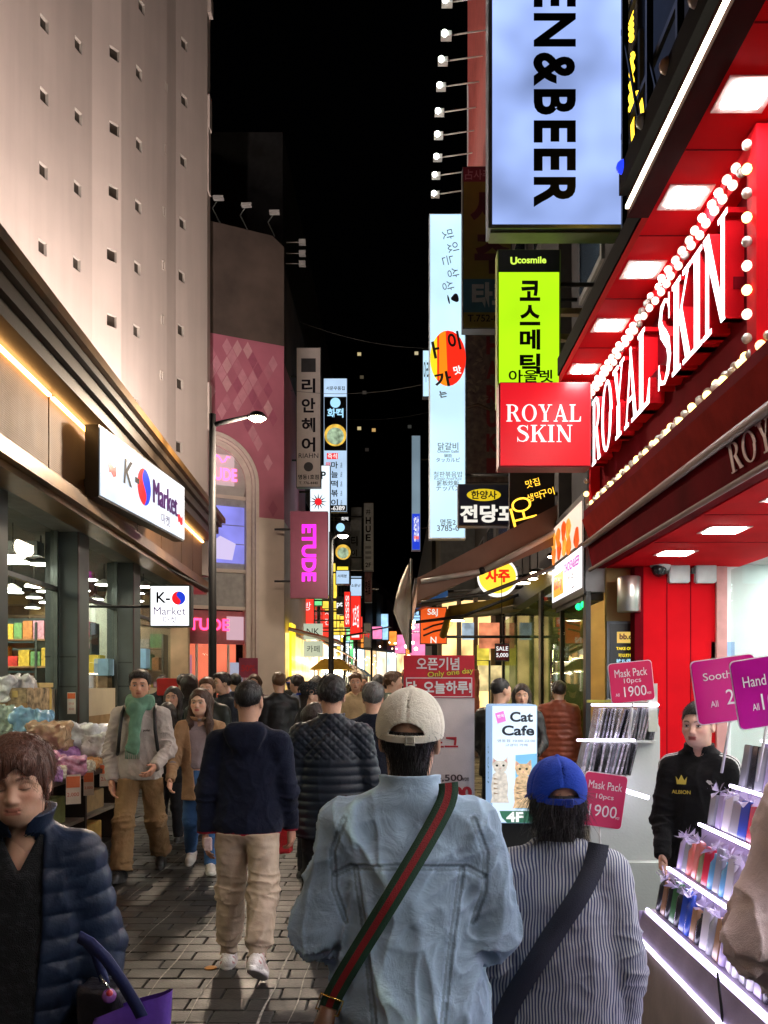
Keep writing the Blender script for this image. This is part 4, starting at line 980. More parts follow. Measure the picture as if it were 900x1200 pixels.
for px, py, d in ((430,741,34),(440,690,40),(455,735,46)):
    q = W(px,py,d); t = thing('street_lamp', (q.x-.9,d,0), 'distant dark street lamp beside %s' % ('the red banner signs' if px==430 else 'the grey hanging signs' if px==440 else 'the far shutters'), 'street lamp', 'distant street lamps')
    MB().tube([(q.x-.9,d,0),(q.x-.9,d,q.z-.1)], .06).build('post', blackp, t); MB().tube([(q.x-.9,d,q.z-.15),(q.x,d,q.z)], .04).build('arm', blackp, t)
    MB().lathe([(.05,.05),(.18,0),(.15,-.03)], (q.x,d,q.z), n=12).build('head', mat('lamp_grey',(.35,.35,.35),.5), t)
# ================================================================ pink shop with the arched front
eb = thing('arched_pink_shop', (-4.6,24.2,0), 'pink diamond patterned corner building with a cream arched shopfront', 'building')
EA, EB = Vector((-7.6,22.6,0)), Vector((-3.27,24.75,0)); EL = (EB-EA).length; eu = (EB-EA).normalized(); en = eu.cross(Vector((0,0,1)))
def E(u, z, o=0): return EA+eu*u+en*o+Vector((0,0,z))
def eprism(name, m_, poly, depth, par=eb, o=0): return MB().prism(poly, EA+en*o, eu, (0,0,1), depth).build(name, m_, par)
def epx(px, py):     # photo pixel on that wall -> (u, z)
    r = (px-VX)/F; t_ = (r*EA.y-EA.x)/((EB.x-EA.x)-r*(EB.y-EA.y)); d = EA.y+(EB.y-EA.y)*t_; return t_*EL, CAMZ+(HZ-py)/F*d
brown = mat('brown_concrete', (.085,.062,.052), .85, var=.3, vscale=.8, bump=.2, bscale=6)
cream = mat('cream_stone', (.62,.53,.47), .75, var=.08, vscale=1.5, bump=.05)
pink_m = mat('pink_wall', (.42,.13,.19), .7, var=.12, vscale=1.0, bump=.05)
uc, _ = epx(246,560); r_out = epx(303,600)[0]-uc; r_in = epx(290,600)[0]-uc; z_sp = 7.35; z_pk0 = 6.6; z_pk1 = epx(285,397)[1]; z_br = epx(285,268)[1]
eprism('upper_storey', brown, [(0,z_pk1+.002),(EL,z_pk1+.002),(EL,z_br-.25),(EL-.35,z_br),(0,z_br)], 3.0)
# pink wall with the round-headed opening cut out of it, then cream below
arc = [(uc+r_out*math.cos(a), z_sp+r_out*math.sin(a)) for a in np.linspace(0, math.pi, 25)]
zb = epx(320,608)[1]
eprism('pink_wall_right', pink_m, [(uc+r_out,zb),(EL,zb),(EL,z_pk1),(uc,z_pk1)]+[(uc+r_out*math.cos(a), z_sp+r_out*math.sin(a)) for a in np.linspace(math.pi/2,0,13)], .3)
eprism('pink_wall_left', pink_m, [(uc-r_out,zb),(uc-r_out*1.0,z_sp)]+[(uc+r_out*math.cos(a), z_sp+r_out*math.sin(a)) for a in np.linspace(math.pi,math.pi/2,13)]+[(uc,z_pk1),(0,z_pk1),(0,zb)], .3)
eprism('pilaster', cream, [(uc+r_out,0),(EL,0),(EL,zb-.002),(uc+r_out,zb-.002)], .3, o=.03); eprism('pilaster', cream, [(0,0),(uc-r_out,0),(uc-r_out,zb-.002),(0,zb-.002)], .3, o=.03)
# mouldings round the arch, stepped back
rr = [r_out, r_out-.10, r_out-.17, r_in]
for k in range(3):
    a0, a1, o_ = rr[k], rr[k+1], .06-.09*k; m = MB(); oo = EA+en*o_
    A_ = [(uc+a0, .0)]+[(uc+a0*math.cos(a), z_sp+a0*math.sin(a)) for a in np.linspace(0,math.pi,25)]+[(uc-a0,.0)]
    B_ = [(uc+a1, .0)]+[(uc+a1*math.cos(a), z_sp+a1*math.sin(a)) for a in np.linspace(0,math.pi,25)]+[(uc-a1,.0)]
    for i in range(len(A_)-1): m.prism([A_[i],A_[i+1],B_[i+1],B_[i]][::-1], oo, eu, (0,0,1), .35)
    m.build('arch_moulding', mat('cream_arch',(.58,.50,.46),.7,var=.06), eb)
inner_m = mat('arch_infill', (.40,.39,.38), .6, var=.06)
z_tr = epx(260,580)[1]
eprism('lunette', inner_m, [(uc+r_in*math.cos(a), z_sp+r_in*math.sin(a)) for a in np.linspace(math.asin(max(-1,min(1,(z_tr-z_sp)/r_in))), math.pi-math.asin(max(-1,min(1,(z_tr-z_sp)/r_in))), 25)], .05, o=-.22)
z_s0 = epx(270,712)[1]
eprism('grey_infill', mat('grey_infill',(.33,.32,.32),.55), [(uc-r_in,z_s0),(uc+r_in,z_s0),(uc+r_in,z_tr-.003),(uc-r_in,z_tr-.003)], .05, o=-.24)
for z in (z_tr, z_s0, epx(270,668)[1]): eprism('transom', cream, [(uc-r_in,z-.05),(uc+r_in,z-.05),(uc+r_in,z+.05),(uc-r_in,z+.05)], .1, o=-.17)
# the diamonds of the pink wall, each a thin plate
dm = [mat('diamond_%d'%i, c, .65, var=.08) for i, c in enumerate([(.52,.23,.29),(.34,.09,.15),(.56,.29,.33),(.45,.16,.22)])]
dw, dh = .30, .52; nd = 0
for i in range(-2, 22):
    for j in range(0, 24):
        u = i*dw+(j%2)*dw/2; z = zb+.3+j*dh/2
        if u-dw/2 < 1.7 or u+dw/2 > EL-.04 or z+dh/2 > z_pk1-.03 or math.hypot(u-uc, z-z_sp) < r_out+.36 or (z < z_sp and abs(u-uc) < r_out+.2): continue
        if random.random() < .45: continue
        MB().prism([(u-dw/2+.012,z),(u,z-dh/2+.012),(u+dw/2-.012,z),(u,z+dh/2-.012)], EA+en*.010, eu, (0,0,1), .007).build('diamond_tile', random.choice(dm), eb); nd += 1
# side wall down the street
boxpart('side_wall', pink_m, eb, -4.4, -3.33, 24.85, 31.0, zb, z_pk1-.3); boxpart('side_wall_base', cream, eb, -4.4, -3.30, 24.86, 31.0, 0, zb-.003); boxpart('side_wall_top', brown, eb, -4.4, -3.36, 24.87, 31.0, z_pk1-.297, z_br-.5)
# neon, screen, entrance
neon = glow('neon_pink',(1,.10,.30),3.5); halo = glow('neon_backing',(1,.75,.78),.42)
u_, z_ = epx(260,549); 
eprism('neon_backing', halo, [(uc-.62,z_-.42),(uc+.75,z_-.42),(uc+.75,z_+.45),(uc-.62,z_+.45)], .02, o=-.20)
lettering('ETUDE', eb, neon, E(uc+.30,z_-.12,-.14), eu, CAMU, w=1.02, h=.36, bold=.03, name='neon_lettering', lift=.0)
MB().tube([E(uc-.15+.075*i, z_+.30+.10*math.sin(i*1.5), -.12) for i in range(11)], .025).build('neon_squiggle', neon, eb)
a, zt = epx(288,594); b, zb2 = epx(288,660)
eprism('screen', glow('screen_violet',(.30,.30,.95),.75,.25,1.2), [(a-1.5,zb2),(a,zb2),(a,zt),(a-1.5,zt)], .06, o=-.15)
for f in (.33,.66): eprism('screen_joint', mat('screen_line',(.2,.2,.4),.5), [(a-1.5,zb2+(zt-zb2)*f),(a,zb2+(zt-zb2)*f),(a,zb2+(zt-zb2)*f+.025),(a-1.5,zb2+(zt-zb2)*f+.025)], .004, o=-.142)
eprism('screen_picture', glow('screen_pale',(.75,.65,1),.75), [(a-.9,zb2+.10),(a-.35,zb2+.08),(a-.25,zb2+.55),(a-.7,zb2+.75),(a-1.0,zb2+.5)], .003, o=-.1405)
eprism('shop_interior', glow('shop_coral',(1,.20,.11),1.5,.35,.8), [(uc-r_in,.05),(uc+r_in,.05),(uc+r_in,z_s0-.06),(uc-r_in,z_s0-.06)], .05, o=-1.2)
u_, z_ = epx(244,731); eprism('shop_band', mat('band_pink',(.45,.10,.13),.5), [(uc-r_in,z_-.55),(uc+r_in,z_-.55),(uc+r_in,z_+.40),(uc-r_in,z_+.40)], .04, o=-.30)
lettering('ETUDE', eb, glow('door_neon',(1,.06,.22),2.6), E(uc-.05,z_,-.26), eu, CAMU, w=1.35, h=.34, bold=.03, name='neon_lettering', lift=0)
eprism('poster', glow('poster_pale',(.85,.55,.65),.6), [(uc+.55,z_-.42),(uc+r_in-.03,z_-.42),(uc+r_in-.03,z_+.25),(uc+.55,z_+.25)], .01, o=-.28)
eprism('shop_glass', glass('shop_glass'), [(uc-r_in,.05),(uc+r_in,.05),(uc+r_in,z_-.56),(uc-r_in,z_-.56)], .01, o=-.26)
for u2 in (uc-.35, uc+.55): eprism('mullion', cream, [(u2,.05),(u2+.06,.05),(u2+.06,z_-.56),(u2,z_-.56)], .06, o=-.2)
eprism('white_poster', glow('poster_lilac',(.75,.7,.95),.8), [(uc+.66,.9),(uc+r_in-.05,.9),(uc+r_in-.05,2.3),(uc+.66,2.3)], .01, o=-.34)
eprism('pink_poster', glow('poster_pink',(.95,.35,.5),.7), [(uc-.95,1.5),(uc-.42,1.5),(uc-.42,2.5),(uc-.95,2.5)], .01, o=-.34)
for px, py in ((258,249),(290,260),(322,268)):
    u_, z_ = epx(px,py); p = E(u_,z_br,0); t = thing('roof_lamp', p, 'small unlit floodlight on an arm along the brown rooftop, %s' % {258:'nearest the pale building',290:'middle of three',322:'nearest the street'}[px], 'floodlight', 'floodlights on the brown rooftop')
    MB().tube([p, p+Vector((-.15,-.3,.25)), p+Vector((.05,-.55,.35))], .018, 6).build('arm', frame_m, t); MB().box(p+Vector((.08,-.6,.36)), (.28,.14,.08)).build('head', mat('lamp_grey',(.35,.35,.35),.5), t)
for k, py in enumerate((284,297,309)):
    q = W(352,py,26); t = thing('side_lamp', (-3.36,26+k,q.z), 'unlit floodlight on a horizontal arm off the brown corner, %s' % ('highest','middle','lowest')[k], 'floodlight', 'floodlights on the brown corner')
    MB().tube([(-3.37,26,q.z),(q.x,26,q.z)], .015, 6).build('arm', mat('lamp_grey',(.35,.35,.35),.5), t); MB().box((q.x+.06,26,q.z), (.2,.14,.14)).build('head', mat('lamp_grey',(.35,.35,.35),.5), t)
# ================================================================ hanging signs, left side of the street
def hang(name, label, px0, px1, py0, py1, d, face, thick=.25, cab=None, wall_x=None, cat='sign', group=None):
    a, b = W(px0,py1,d), W(px1,py0,d)
    t = thing(name, ((a.x+b.x)/2,d,a.z), label, cat, group)
    cab = cab or mat('sign_cabinet',(.06,.06,.065),.45,.3)
    boxpart('cabinet', cab, t, a.x, b.x, d+.012, d+thick, a.z, b.z); boxpart('face', face, t, a.x+.02, b.x-.02, d, d+.010, a.z+.02, b.z-.02)
    if wall_x is not None:
        for f in (.2,.8):
            z = a.z+(b.z-a.z)*f; MB().tube([((a.x if wall_x < a.x else b.x),d+thick/2,z),(wall_x,d+thick/2,z)], .03, 6).build('bracket', dark, t)
    def T(s, px, py, w=None, h=None, m=blk, bold=.015, rot=0., name='lettering', k=None, lift=.006):
        c = W(px,py,d); sc_ = d/F
        return lettering(s, t, m, (c.x,d,c.z), CAMX, CAMU, w=w*sc_ if w else None, h=h*sc_ if h else None, bold=bold, rot=rot, name=name, lift=lift)
    def R(px0, px1, py0, py1, m, name='print_band', lift=.004):
        p, q_ = W(px0,py1,d), W(px1,py0,d); return boxpart(name, m, t, p.x, q_.x, d-lift, d-lift+.003, p.z, q_.z)
    def D(px, py, r, m, name='print_disc', lift=.004, sy=1.0, n=24):
        c = W(px,py,d); k = d/F*r; return MB().prism([(k*math.cos(i*2*math.pi/n), sy*k*math.sin(i*2*math.pi/n)) for i in range(n)], (c.x,d-lift,c.z), CAMX, CAMU, .002).build(name, m, t)
    return t, T, R, D
RT = -math.pi/2
grey_f = mat('grey_sign_face', (.33,.30,.29), .5, var=.05); white_f = glow('sign_white_a',(.82,.93,1),1.05,.12,.8)
t, T, R, D = hang('hair_salon_sign','tall unlit grey sign with dark Korean letters above the pink projecting sign',347,376,407,571,27,mat('salon_face',(.52,.47,.46),.5,var=.04),wall_x=-3.4)
for i, s_ in enumerate('리안헤어'): T(s_,361.5,452+i*23,h=17,w=16,bold=.03)
T('RIAHN',361.5,534,w=23,bold=.0); R(353,370,420,436,mat('print_grey_dark',(.04,.04,.045),.4)); D(361.5,547,5.5,mat('print_grey_dark',(.04,.04,.045),.4)); T('명동1호점',361.5,559,w=24,bold=.02); T('T. 776-4440',361.5,566,w=22)
t, T, R, D = hang('pink_shop_sign','dusky pink projecting sign with glowing magenta letters turned sideways',340,384,599,701,23.6,mat('pink_sign_face',(.19,.035,.08),.55,var=.06),wall_x=-3.4,cab=mat('pink_sign_cab',(.19,.035,.08),.55))
T('ETUDE',362,648,w=67,h=17,m=glow('neon_magenta',(1,.02,.75),1.5),bold=.04,rot=RT)
t, T, R, D = hang('white_star_sign','white lit sign with a red starburst behind the pink projecting sign',363,387,545,698,29,white_f,wall_x=-3.4)
c = W(373,588,29); 
pts_ = []
for i in range(24): r = (.30 if i%2 == 0 else .10); pts_.append((r*math.cos(i*math.pi/12), r*math.sin(i*math.pi/12)))
MB().prism(pts_, (c.x,28.994,c.z), CAMX, CAMU, .003).build('starburst', blk, t); D(373,588,4.2,redp,lift=.009); T('P',379,557,h=9,bold=.03)
t, T, R, D = hang('rice_cake_sign','tall pale blue lit food sign with a noodle dish, highest on the left',379,407,443,600,33,glow('sign_pale_blue',(.55,.75,1),.85,.15,.8),wall_x=-3.4)
R(380,406,465,490,mat('sign_black',(.01,.01,.012),.4)); T('서문우동집',393,455,w=22); T('화떡',393,484,w=19,h=11,m=glow('print_sky',(.4,.75,1),1),bold=.03); D(393,472,6,glow('print_sky',(.4,.75,1),1),lift=.008)
R(380,406,490,528,mat('sign_black',(.01,.01,.012),.4),lift=.0045); D(393,510,13,glow('dish_yellow',(.9,.55,.08),.9,.5,3),lift=.008); D(393,511,10,glow('dish_green',(.45,.6,.4),.7,.6,5),lift=.011); R(383,396,531,538,redp,lift=.007)
T('즉석',389.5,534.5,w=11,m=glow('print_white',(1,1,1),.9),lift=.012)
for i, s_ in enumerate('마늘떡볶이'): T(s_,392,545+i*11,h=8,w=8,bold=.02)
for i, s_ in enumerate('떡만두순대'): T(s_,384.5,545+i*11,h=7,w=5,m=redp)
for i in range(5): T('야채김',400,545+i*11,w=6,rot=RT)
R(380,406,592,599,mat('sign_black',(.01,.01,.012),.4),lift=.006); T('18-6389',393,595.5,w=22,m=glow('print_white',(1,1,1),.9),lift=.012)
t, T, R, D = hang('lower_food_sign','black food sign with a round dish picture, under the pale blue one',393,411,612,685,33,mat('sign_black',(.01,.01,.012),.4),wall_x=-3.4)
D(399,618,5,glow('print_sky',(.4,.75,1),1)); D(402,647,9,glow('dish_yellow',(.9,.55,.08),.9,.5,3)); D(402,648,6.5,glow('dish_green',(.45,.6,.4),.7,.6,5),lift=.008); R(395,408,664,668,glow('print_yellow',(1,.75,.05),1)); R(394,409,669,684,glow('sign_pale_blue',(.55,.75,1),.85)); T('화떡',404,608,w=8,m=glow('print_white',(1,1,1),.9)); T('서래분',401,675,w=11,lift=.01)
t, T, R, D = hang('teeth_sign','plain grey unlit sign left of the one marked in English capitals',411,424,594,668,38,mat('grey_sign_a',(.28,.29,.30),.5),wall_x=-3.6); T('티',415,634,h=11,w=8,bold=.02); T('이',415,648,h=8)
t, T, R, D = hang('hue_sign','narrow grey unlit sign with stacked English capitals, furthest of the grey pair',426,438,589,669,36,mat('grey_sign_b',(.40,.41,.42),.5),wall_x=-3.8)
for i, s_ in enumerate('HUE'): T(s_,431.5,610+i*10,h=8,w=6,bold=.03)
T('井',431.5,600,h=6); T('2F',431.5,662,w=7)
for i in range(3): R(428,435,640+i*6,643+i*6,mat('print_grey_mid',(.18,.18,.19),.5))
t, T, R, D = hang('red_banner_sign','bright red lit hanging sign with white marks, largest of the red ones far left',410,423,698,750,37,glow('sign_red',(1,.03,.02),.95,.1,1),wall_x=-3.6); T('2호점',417,722,h=26,w=7,m=glow('print_white',(1,1,1),.9)); R(412,421,744,747,glow('print_white',(1,1,1),.9))
t, T, R, D = hang('narrow_red_sign','narrow red vertical sign of white wavy letters, left of the large red one',403,411,693,735,34,glow('sign_red',(1,.03,.02),.95,.1,1),wall_x=-3.5); T('SSSSS',407,715,w=34,h=4,m=glow('print_white',(1,1,1),.9),rot=RT)
t, T, R, D = hang('pale_upper_sign','pale blue lit sign just above the red hanging sign',410,424,675,700,37.4,glow('sign_pale_blue',(.55,.75,1),.85),wall_x=-3.6); T('소문난',417,686,w=11)
t, T, R, D = hang('black_pt_sign','small black sign with white letters left of the red signs',394,402,699,720,31,mat('sign_black',(.01,.01,.012),.4),wall_x=-3.5); T('pt',398,709,w=7,m=glow('print_white',(1,1,1),.9),bold=.03)
t, T, R, D = hang('white_low_sign','small white unlit sign low on the far left shopfronts',426,435,730,759,39,mat('grey_sign_b',(.40,.41,.42),.5),wall_x=-3.6); T('약',430,744,h=8,m=redp)
t, T, R, D = hang('striped_sign','dull red and grey patterned sign under the narrow English capital sign',427,436,670,706,37,mat('striped_face',(.22,.08,.08),.6,var=.5,vscale=4),wall_x=-3.6); T('호텔',431,688,h=16,w=6)
# shop fronts further down, left
fl = thing('far_left_row', (-5,45,0), 'dark row of shops receding on the left behind the hanging signs', 'building')
boxpart('wall', mat('far_wall',(.05,.048,.048),.85,var=.2,vscale=.4), fl, -9, -3.5, 31.3, 62, 0, 12.0); boxpart('upper_wall', mat('far_wall_b',(.035,.035,.037),.85), fl, -9, -4.2, 31.4, 61.9, 12.0, 22)
for k in range(10):
    y0 = 31.8+k*3.0; boxpart('shop_window', glow('shopfront_%d'%(k%4), [(1,.72,.30),(1,.9,.65),(1,.55,.2),(.85,.95,1)][k%4], 1.6,.6,.9), fl, -3.5, -3.44, y0, y0+2.4, .6, 3.7)
    for j in range(3):
        f = boxpart('window', mat('far_frame',(.10,.10,.105),.6), fl, -3.5, -3.42, y0+.3, y0+1.8, 4.2+j*2.6, 6.0+j*2.6); boxpart('pane', mat('far_pane',(.02,.024,.03),.15), f, -3.42, -3.415, y0+.36, y0+1.74, 4.26+j*2.6, 5.94+j*2.6)
# lit small shop beside the arched building
q = W(352,745,26); 
t = thing('yellow_stall_front', (-3.2,27,0), 'bright yellow lit shopfront under a striped awning beside the pink building', 'shopfront')
boxpart('front', glow('stall_yellow',(1,.72,.22),1.1,.5,1.3), t, -3.29, -3.2, 25.2, 30.8, .5, 3.2); boxpart('yellow_panel', glow('panel_yellow',(1,.72,.02),1.4), t, -3.19, -3.12, 25.3, 26.3, 1.9, 3.5)
for k, s_ in enumerate(('NK','카페')): 
    z = 3.1-k*.55; b_ = boxpart('board', glow('board_cream',(.75,.85,.65),.55), t, -2.95, -2.35, 27.0+.05*k, 27.1+.05*k, z, z+.5); lettering(s_, b_, blk, (-2.65,27.0+.05*k,z+.25), CAMX, CAMU, w=.4)
m = MB(); m.hexa([(-3.2,25.2,3.3),(-1.75,25.6,2.95),(-1.75,28,2.95),(-3.2,28,3.3),(-3.2,25.2,3.38),(-1.75,25.6,3.02),(-1.75,28,3.02),(-3.2,28,3.38)]); m.build('awning', mat('awning_rust',(.40,.10,.04),.7), t)
MB().tube([(-3.2,25.15,3.3),(-1.75,25.55,2.92)], .04, 6).build('awning_bar', mat('bar_pale',(.6,.55,.5),.5), t)
for k in range(3):
    d = 31+k*3.2; x0 = -3.3; t = thing('striped_awning', (x0,d,0), 'red and white striped awning over a lit stall, %s on the far left' % ('nearest','middle','furthest')[k], 'awning', 'striped awnings on the far left')
    for i in range(6):
        m = MB(); a, b = d+i*.32, d+i*.32+.318; m.hexa([(x0,a,3.5),(x0+1.5,a,2.75),(x0+1.5,b,2.75),(x0,b,3.5),(x0,a,3.55),(x0+1.5,a,2.8),(x0+1.5,b,2.8),(x0,b,3.55)])
        m.build('stripe', mat('stripe_red',(.55,.05,.03),.7) if i%2 else mat('stripe_white',(.7,.66,.6),.7), t)
    for yy in (d+.1, d+1.8): MB().tube([(x0+1.45,yy,0),(x0+1.45,yy,2.76)], .03, 6).build('pole', frame_m, t)
    boxpart('stall_light', glow('stall_lamp',(1,.85,.6),22), t, x0+.5, x0+1.2, d+.3, d+1.5, 2.62, 2.66)
# ================================================================ far end: dark towers and the row where the street bends
tw = thing('dark_tower', (0,130,0), 'dark distant high rise with a few lit windows closing the street', 'building')
boxpart('wall', mat('tower_wall',(.010,.010,.012),.9), tw, -18, 8, 130, 150, 0, 54)
for px, py, c in ((421,415,(1,.8,.4)),(488,414,(1,.85,.5)),(424,442,(.5,.4,.25)),(427,460,(.35,.3,.25)),(438,504,(1,.6,.2)),(421,502,(.3,.22,.12)),(430,527,(.15,.12,.1)),(480,500,(.25,.25,.22))):
    q = W(px,py,129.9); f = boxpart('window', mat('tower_frame',(.02,.02,.02),.7), tw, q.x-.4, q.x+.4, 129.9, 129.98, q.z-.4, q.z+.4)
    boxpart('pane', glow('tower_pane_%d'%px, c, .5 if c[0] > .9 else .12), f, q.x-.28, q.x+.28, 129.86, 129.89, q.z-.25, q.z+.25)
bd = thing('bend_row', (-1,70,0), 'dark low shop row with vertical shutters where the street bends', 'building')
m = MB(); m.hexa([(-4.2,62,0),(3.4,84,0),(3.4,90,0),(-4.2,68,0),(-4.2,62,11.5),(3.4,84,7.2),(3.4,90,7.2),(-4.2,68,11.5)]); m.build('wall', mat('bend_wall',(.05,.05,.052),.8,var=.2,vscale=.5), bd)
for k in range(9):
    f = k/9; x0, y0 = -4.1+7.4*f, 62+22*f*.973; h = 10.6-3.9*f
    m = MB(); m.hexa([(x0,y0-.25,4.6),(x0+.5,y0+1.2,4.6),(x0+.5,y0+1.4,4.6),(x0,y0-.05,4.6),(x0,y0-.25,h),(x0+.5,y0+1.2,h-.3),(x0+.5,y0+1.4,h-.3),(x0,y0-.05,h)]); m.build('shutter', mat('shutter_grey',(.13,.13,.135),.5), bd)
    m = MB(); m.hexa([(x0,y0-.3,.8),(x0+.75,y0+1.9,.8),(x0+.75,y0+2,.8),(x0,y0-.1,.8),(x0,y0-.3,4.4),(x0+.75,y0+1.9,4.4),(x0+.75,y0+2,4.4),(x0,y0-.1,4.4)]); m.build('lit_front', glow('bend_front_%d'%(k%3), [(1,.85,.6),(.8,.95,1),(1,.7,.35)][k%3], 1.5,.5,.7), bd)
# many small lit signs further down both sides
cols = [('white',(.85,.95,1)),('red',(1,.05,.03)),('yellow',(1,.7,.08)),('pale blue',(.4,.7,1)),('green',(.2,.8,.3)),('orange',(1,.32,.05)),('pink',(1,.25,.5))]
rs_ = random.Random(4)
for k in range(26):
    left = k%2 == 0; d = 31+k*1.05; nm, c = rs_.choice(cols); w, h = rs_.uniform(.35,.8), rs_.uniform(.5,2.4); z = rs_.uniform(2.5,5.2) if left else rs_.uniform(2.3,4.0); x = rs_.uniform(-3.3,-2.7) if left else rs_.uniform(.75,1.25)
    t = thing('shop_sign', (x,d,z), '%s lit shop sign far down the %s side of the street' % (nm,'left' if left else 'right'), 'sign', 'small lit signs far down the street')
    boxpart('cabinet', dark, t, x-w/2, x+w/2, d+.012, d+.2, z, z+h); boxpart('face', glow('far_sign_'+nm.replace(' ','_'), c, 1.1, .3, 2), t, x-w/2+.02, x+w/2-.02, d, d+.01, z+.02, z+h-.02)
    MB().tube([(x,d+.1,z+h*.5),((-3.6 if left else 1.7),d+.1,z+h*.5)], .03, 6).build('bracket', dark, t)
    if h > 1.0:
        for i, s_ in enumerate(rs_.choice(['노래방','맛집','치킨','화장품','호프'])): lettering(s_, t, blk if nm in ('white','yellow','pale blue') else glow('print_white',(1,1,1),.9), (x,d,z+h-.3-i*.42), CAMX, CAMU, h=.3)
for k in range(12):
    left = k%2 == 0; d = 30+k*2.3; x = -2.3 if left else .95; c = rs_.choice([(.5,.10,.05),(.55,.35,.08),(.55,.52,.45),(.12,.25,.4)])
    t = thing('food_stall', (x,d,0), 'lit food stall under a %s canopy far down the %s side' % ({.5:'red',.55:'pale',.12:'blue'}[c[0]],'left' if left else 'right'), 'stall', 'far food stalls')
    boxpart('counter', glow('stall_counter_%d'%(k%3),[(1,.7,.3),(1,.85,.6),(1,.5,.2)][k%3],.9,.6,3), t, x-.55, x+.55, d, d+1.4, .1, .95); m = MB(); m.hexa([(x-.75,d-.2,2.2),(x+.75,d-.2,2.2),(x+.75,d+1.6,2.2),(x-.75,d+1.6,2.2),(x-.3,d+.2,2.6),(x+.3,d+.2,2.6),(x+.3,d+1.2,2.6),(x-.3,d+1.2,2.6)]); m.build('canopy', mat('canopy_%d'%int(c[0]*100+c[1]*10), c, .7), t)  # counter glows: the stall's light is put into its surface
    boxpart('lamp', glow('stall_lamp',(1,.85,.6),22), t, x-.35, x+.35, d+.2, d+1.0, 2.12, 2.16)
    for a_, b_ in ((-.6,0),(.6,0),(-.6,1.35),(.6,1.35)): MB().tube([(x+a_,d+b_,0),(x+a_,d+b_,2.2)], .02, 5).build('pole', frame_m, t)
for k in range(11):      # signs over the fronts where the street bends
    f = (k+.5)/11; x, y = -4.0+7.2*f, 61.3+21*f; nm, c = rs_.choice(cols); w, h = rs_.uniform(.7,1.3), rs_.uniform(.6,2.2); z = rs_.uniform(4.3,5.4)
    t = thing('shop_sign', (x,y,z), '%s lit sign over the shops where the street bends' % nm, 'sign', 'lit signs at the bend'); boxpart('cabinet', dark, t, x-w/2, x+w/2, y+.012, y+.6, z, z+h); boxpart('face', glow('far_sign_'+nm.replace(' ','_'), c, 1.1, .3, 2), t, x-w/2+.03, x+w/2-.03, y, y+.01, z+.03, z+h-.03)
for k, (d, za_, zb_) in enumerate(((29,14.0,13.2),(36,13.0,13.6),(26.5,10.8,11.6))):
    t = thing('overhead_cable', (0,d,za_), 'thin dark cable sagging across the street, %s' % ('highest','furthest','lowest')[k], 'cable', 'cables over the street'); MB().tube([(-3.3+6.1*f, d, za_+(zb_-za_)*f-1.6*f*(1-f)) for f in np.linspace(0,1,14)], .007, 5).build('wire', mat('cable_grey',(.10,.10,.10),.6), t)
# little stall lamps strung down the far street
for k in range(34):
    px = random.uniform(392,468); d = random.uniform(30,58); py = HZ-random.uniform(1.0,1.9)/d*F; q = W(px,py,d)
    props(MB().ball(q, random.uniform(.022,.04), 8).build('stall_bulb', glow('bulb_far_%d'%(k%3), [(1,.75,.4),(1,.9,.7),(1,.6,.25)][k%3], 10, sample=False)), 'tiny bright bulb hanging over the stalls far down the street', 'bulb', 'bulbs over the far stalls')
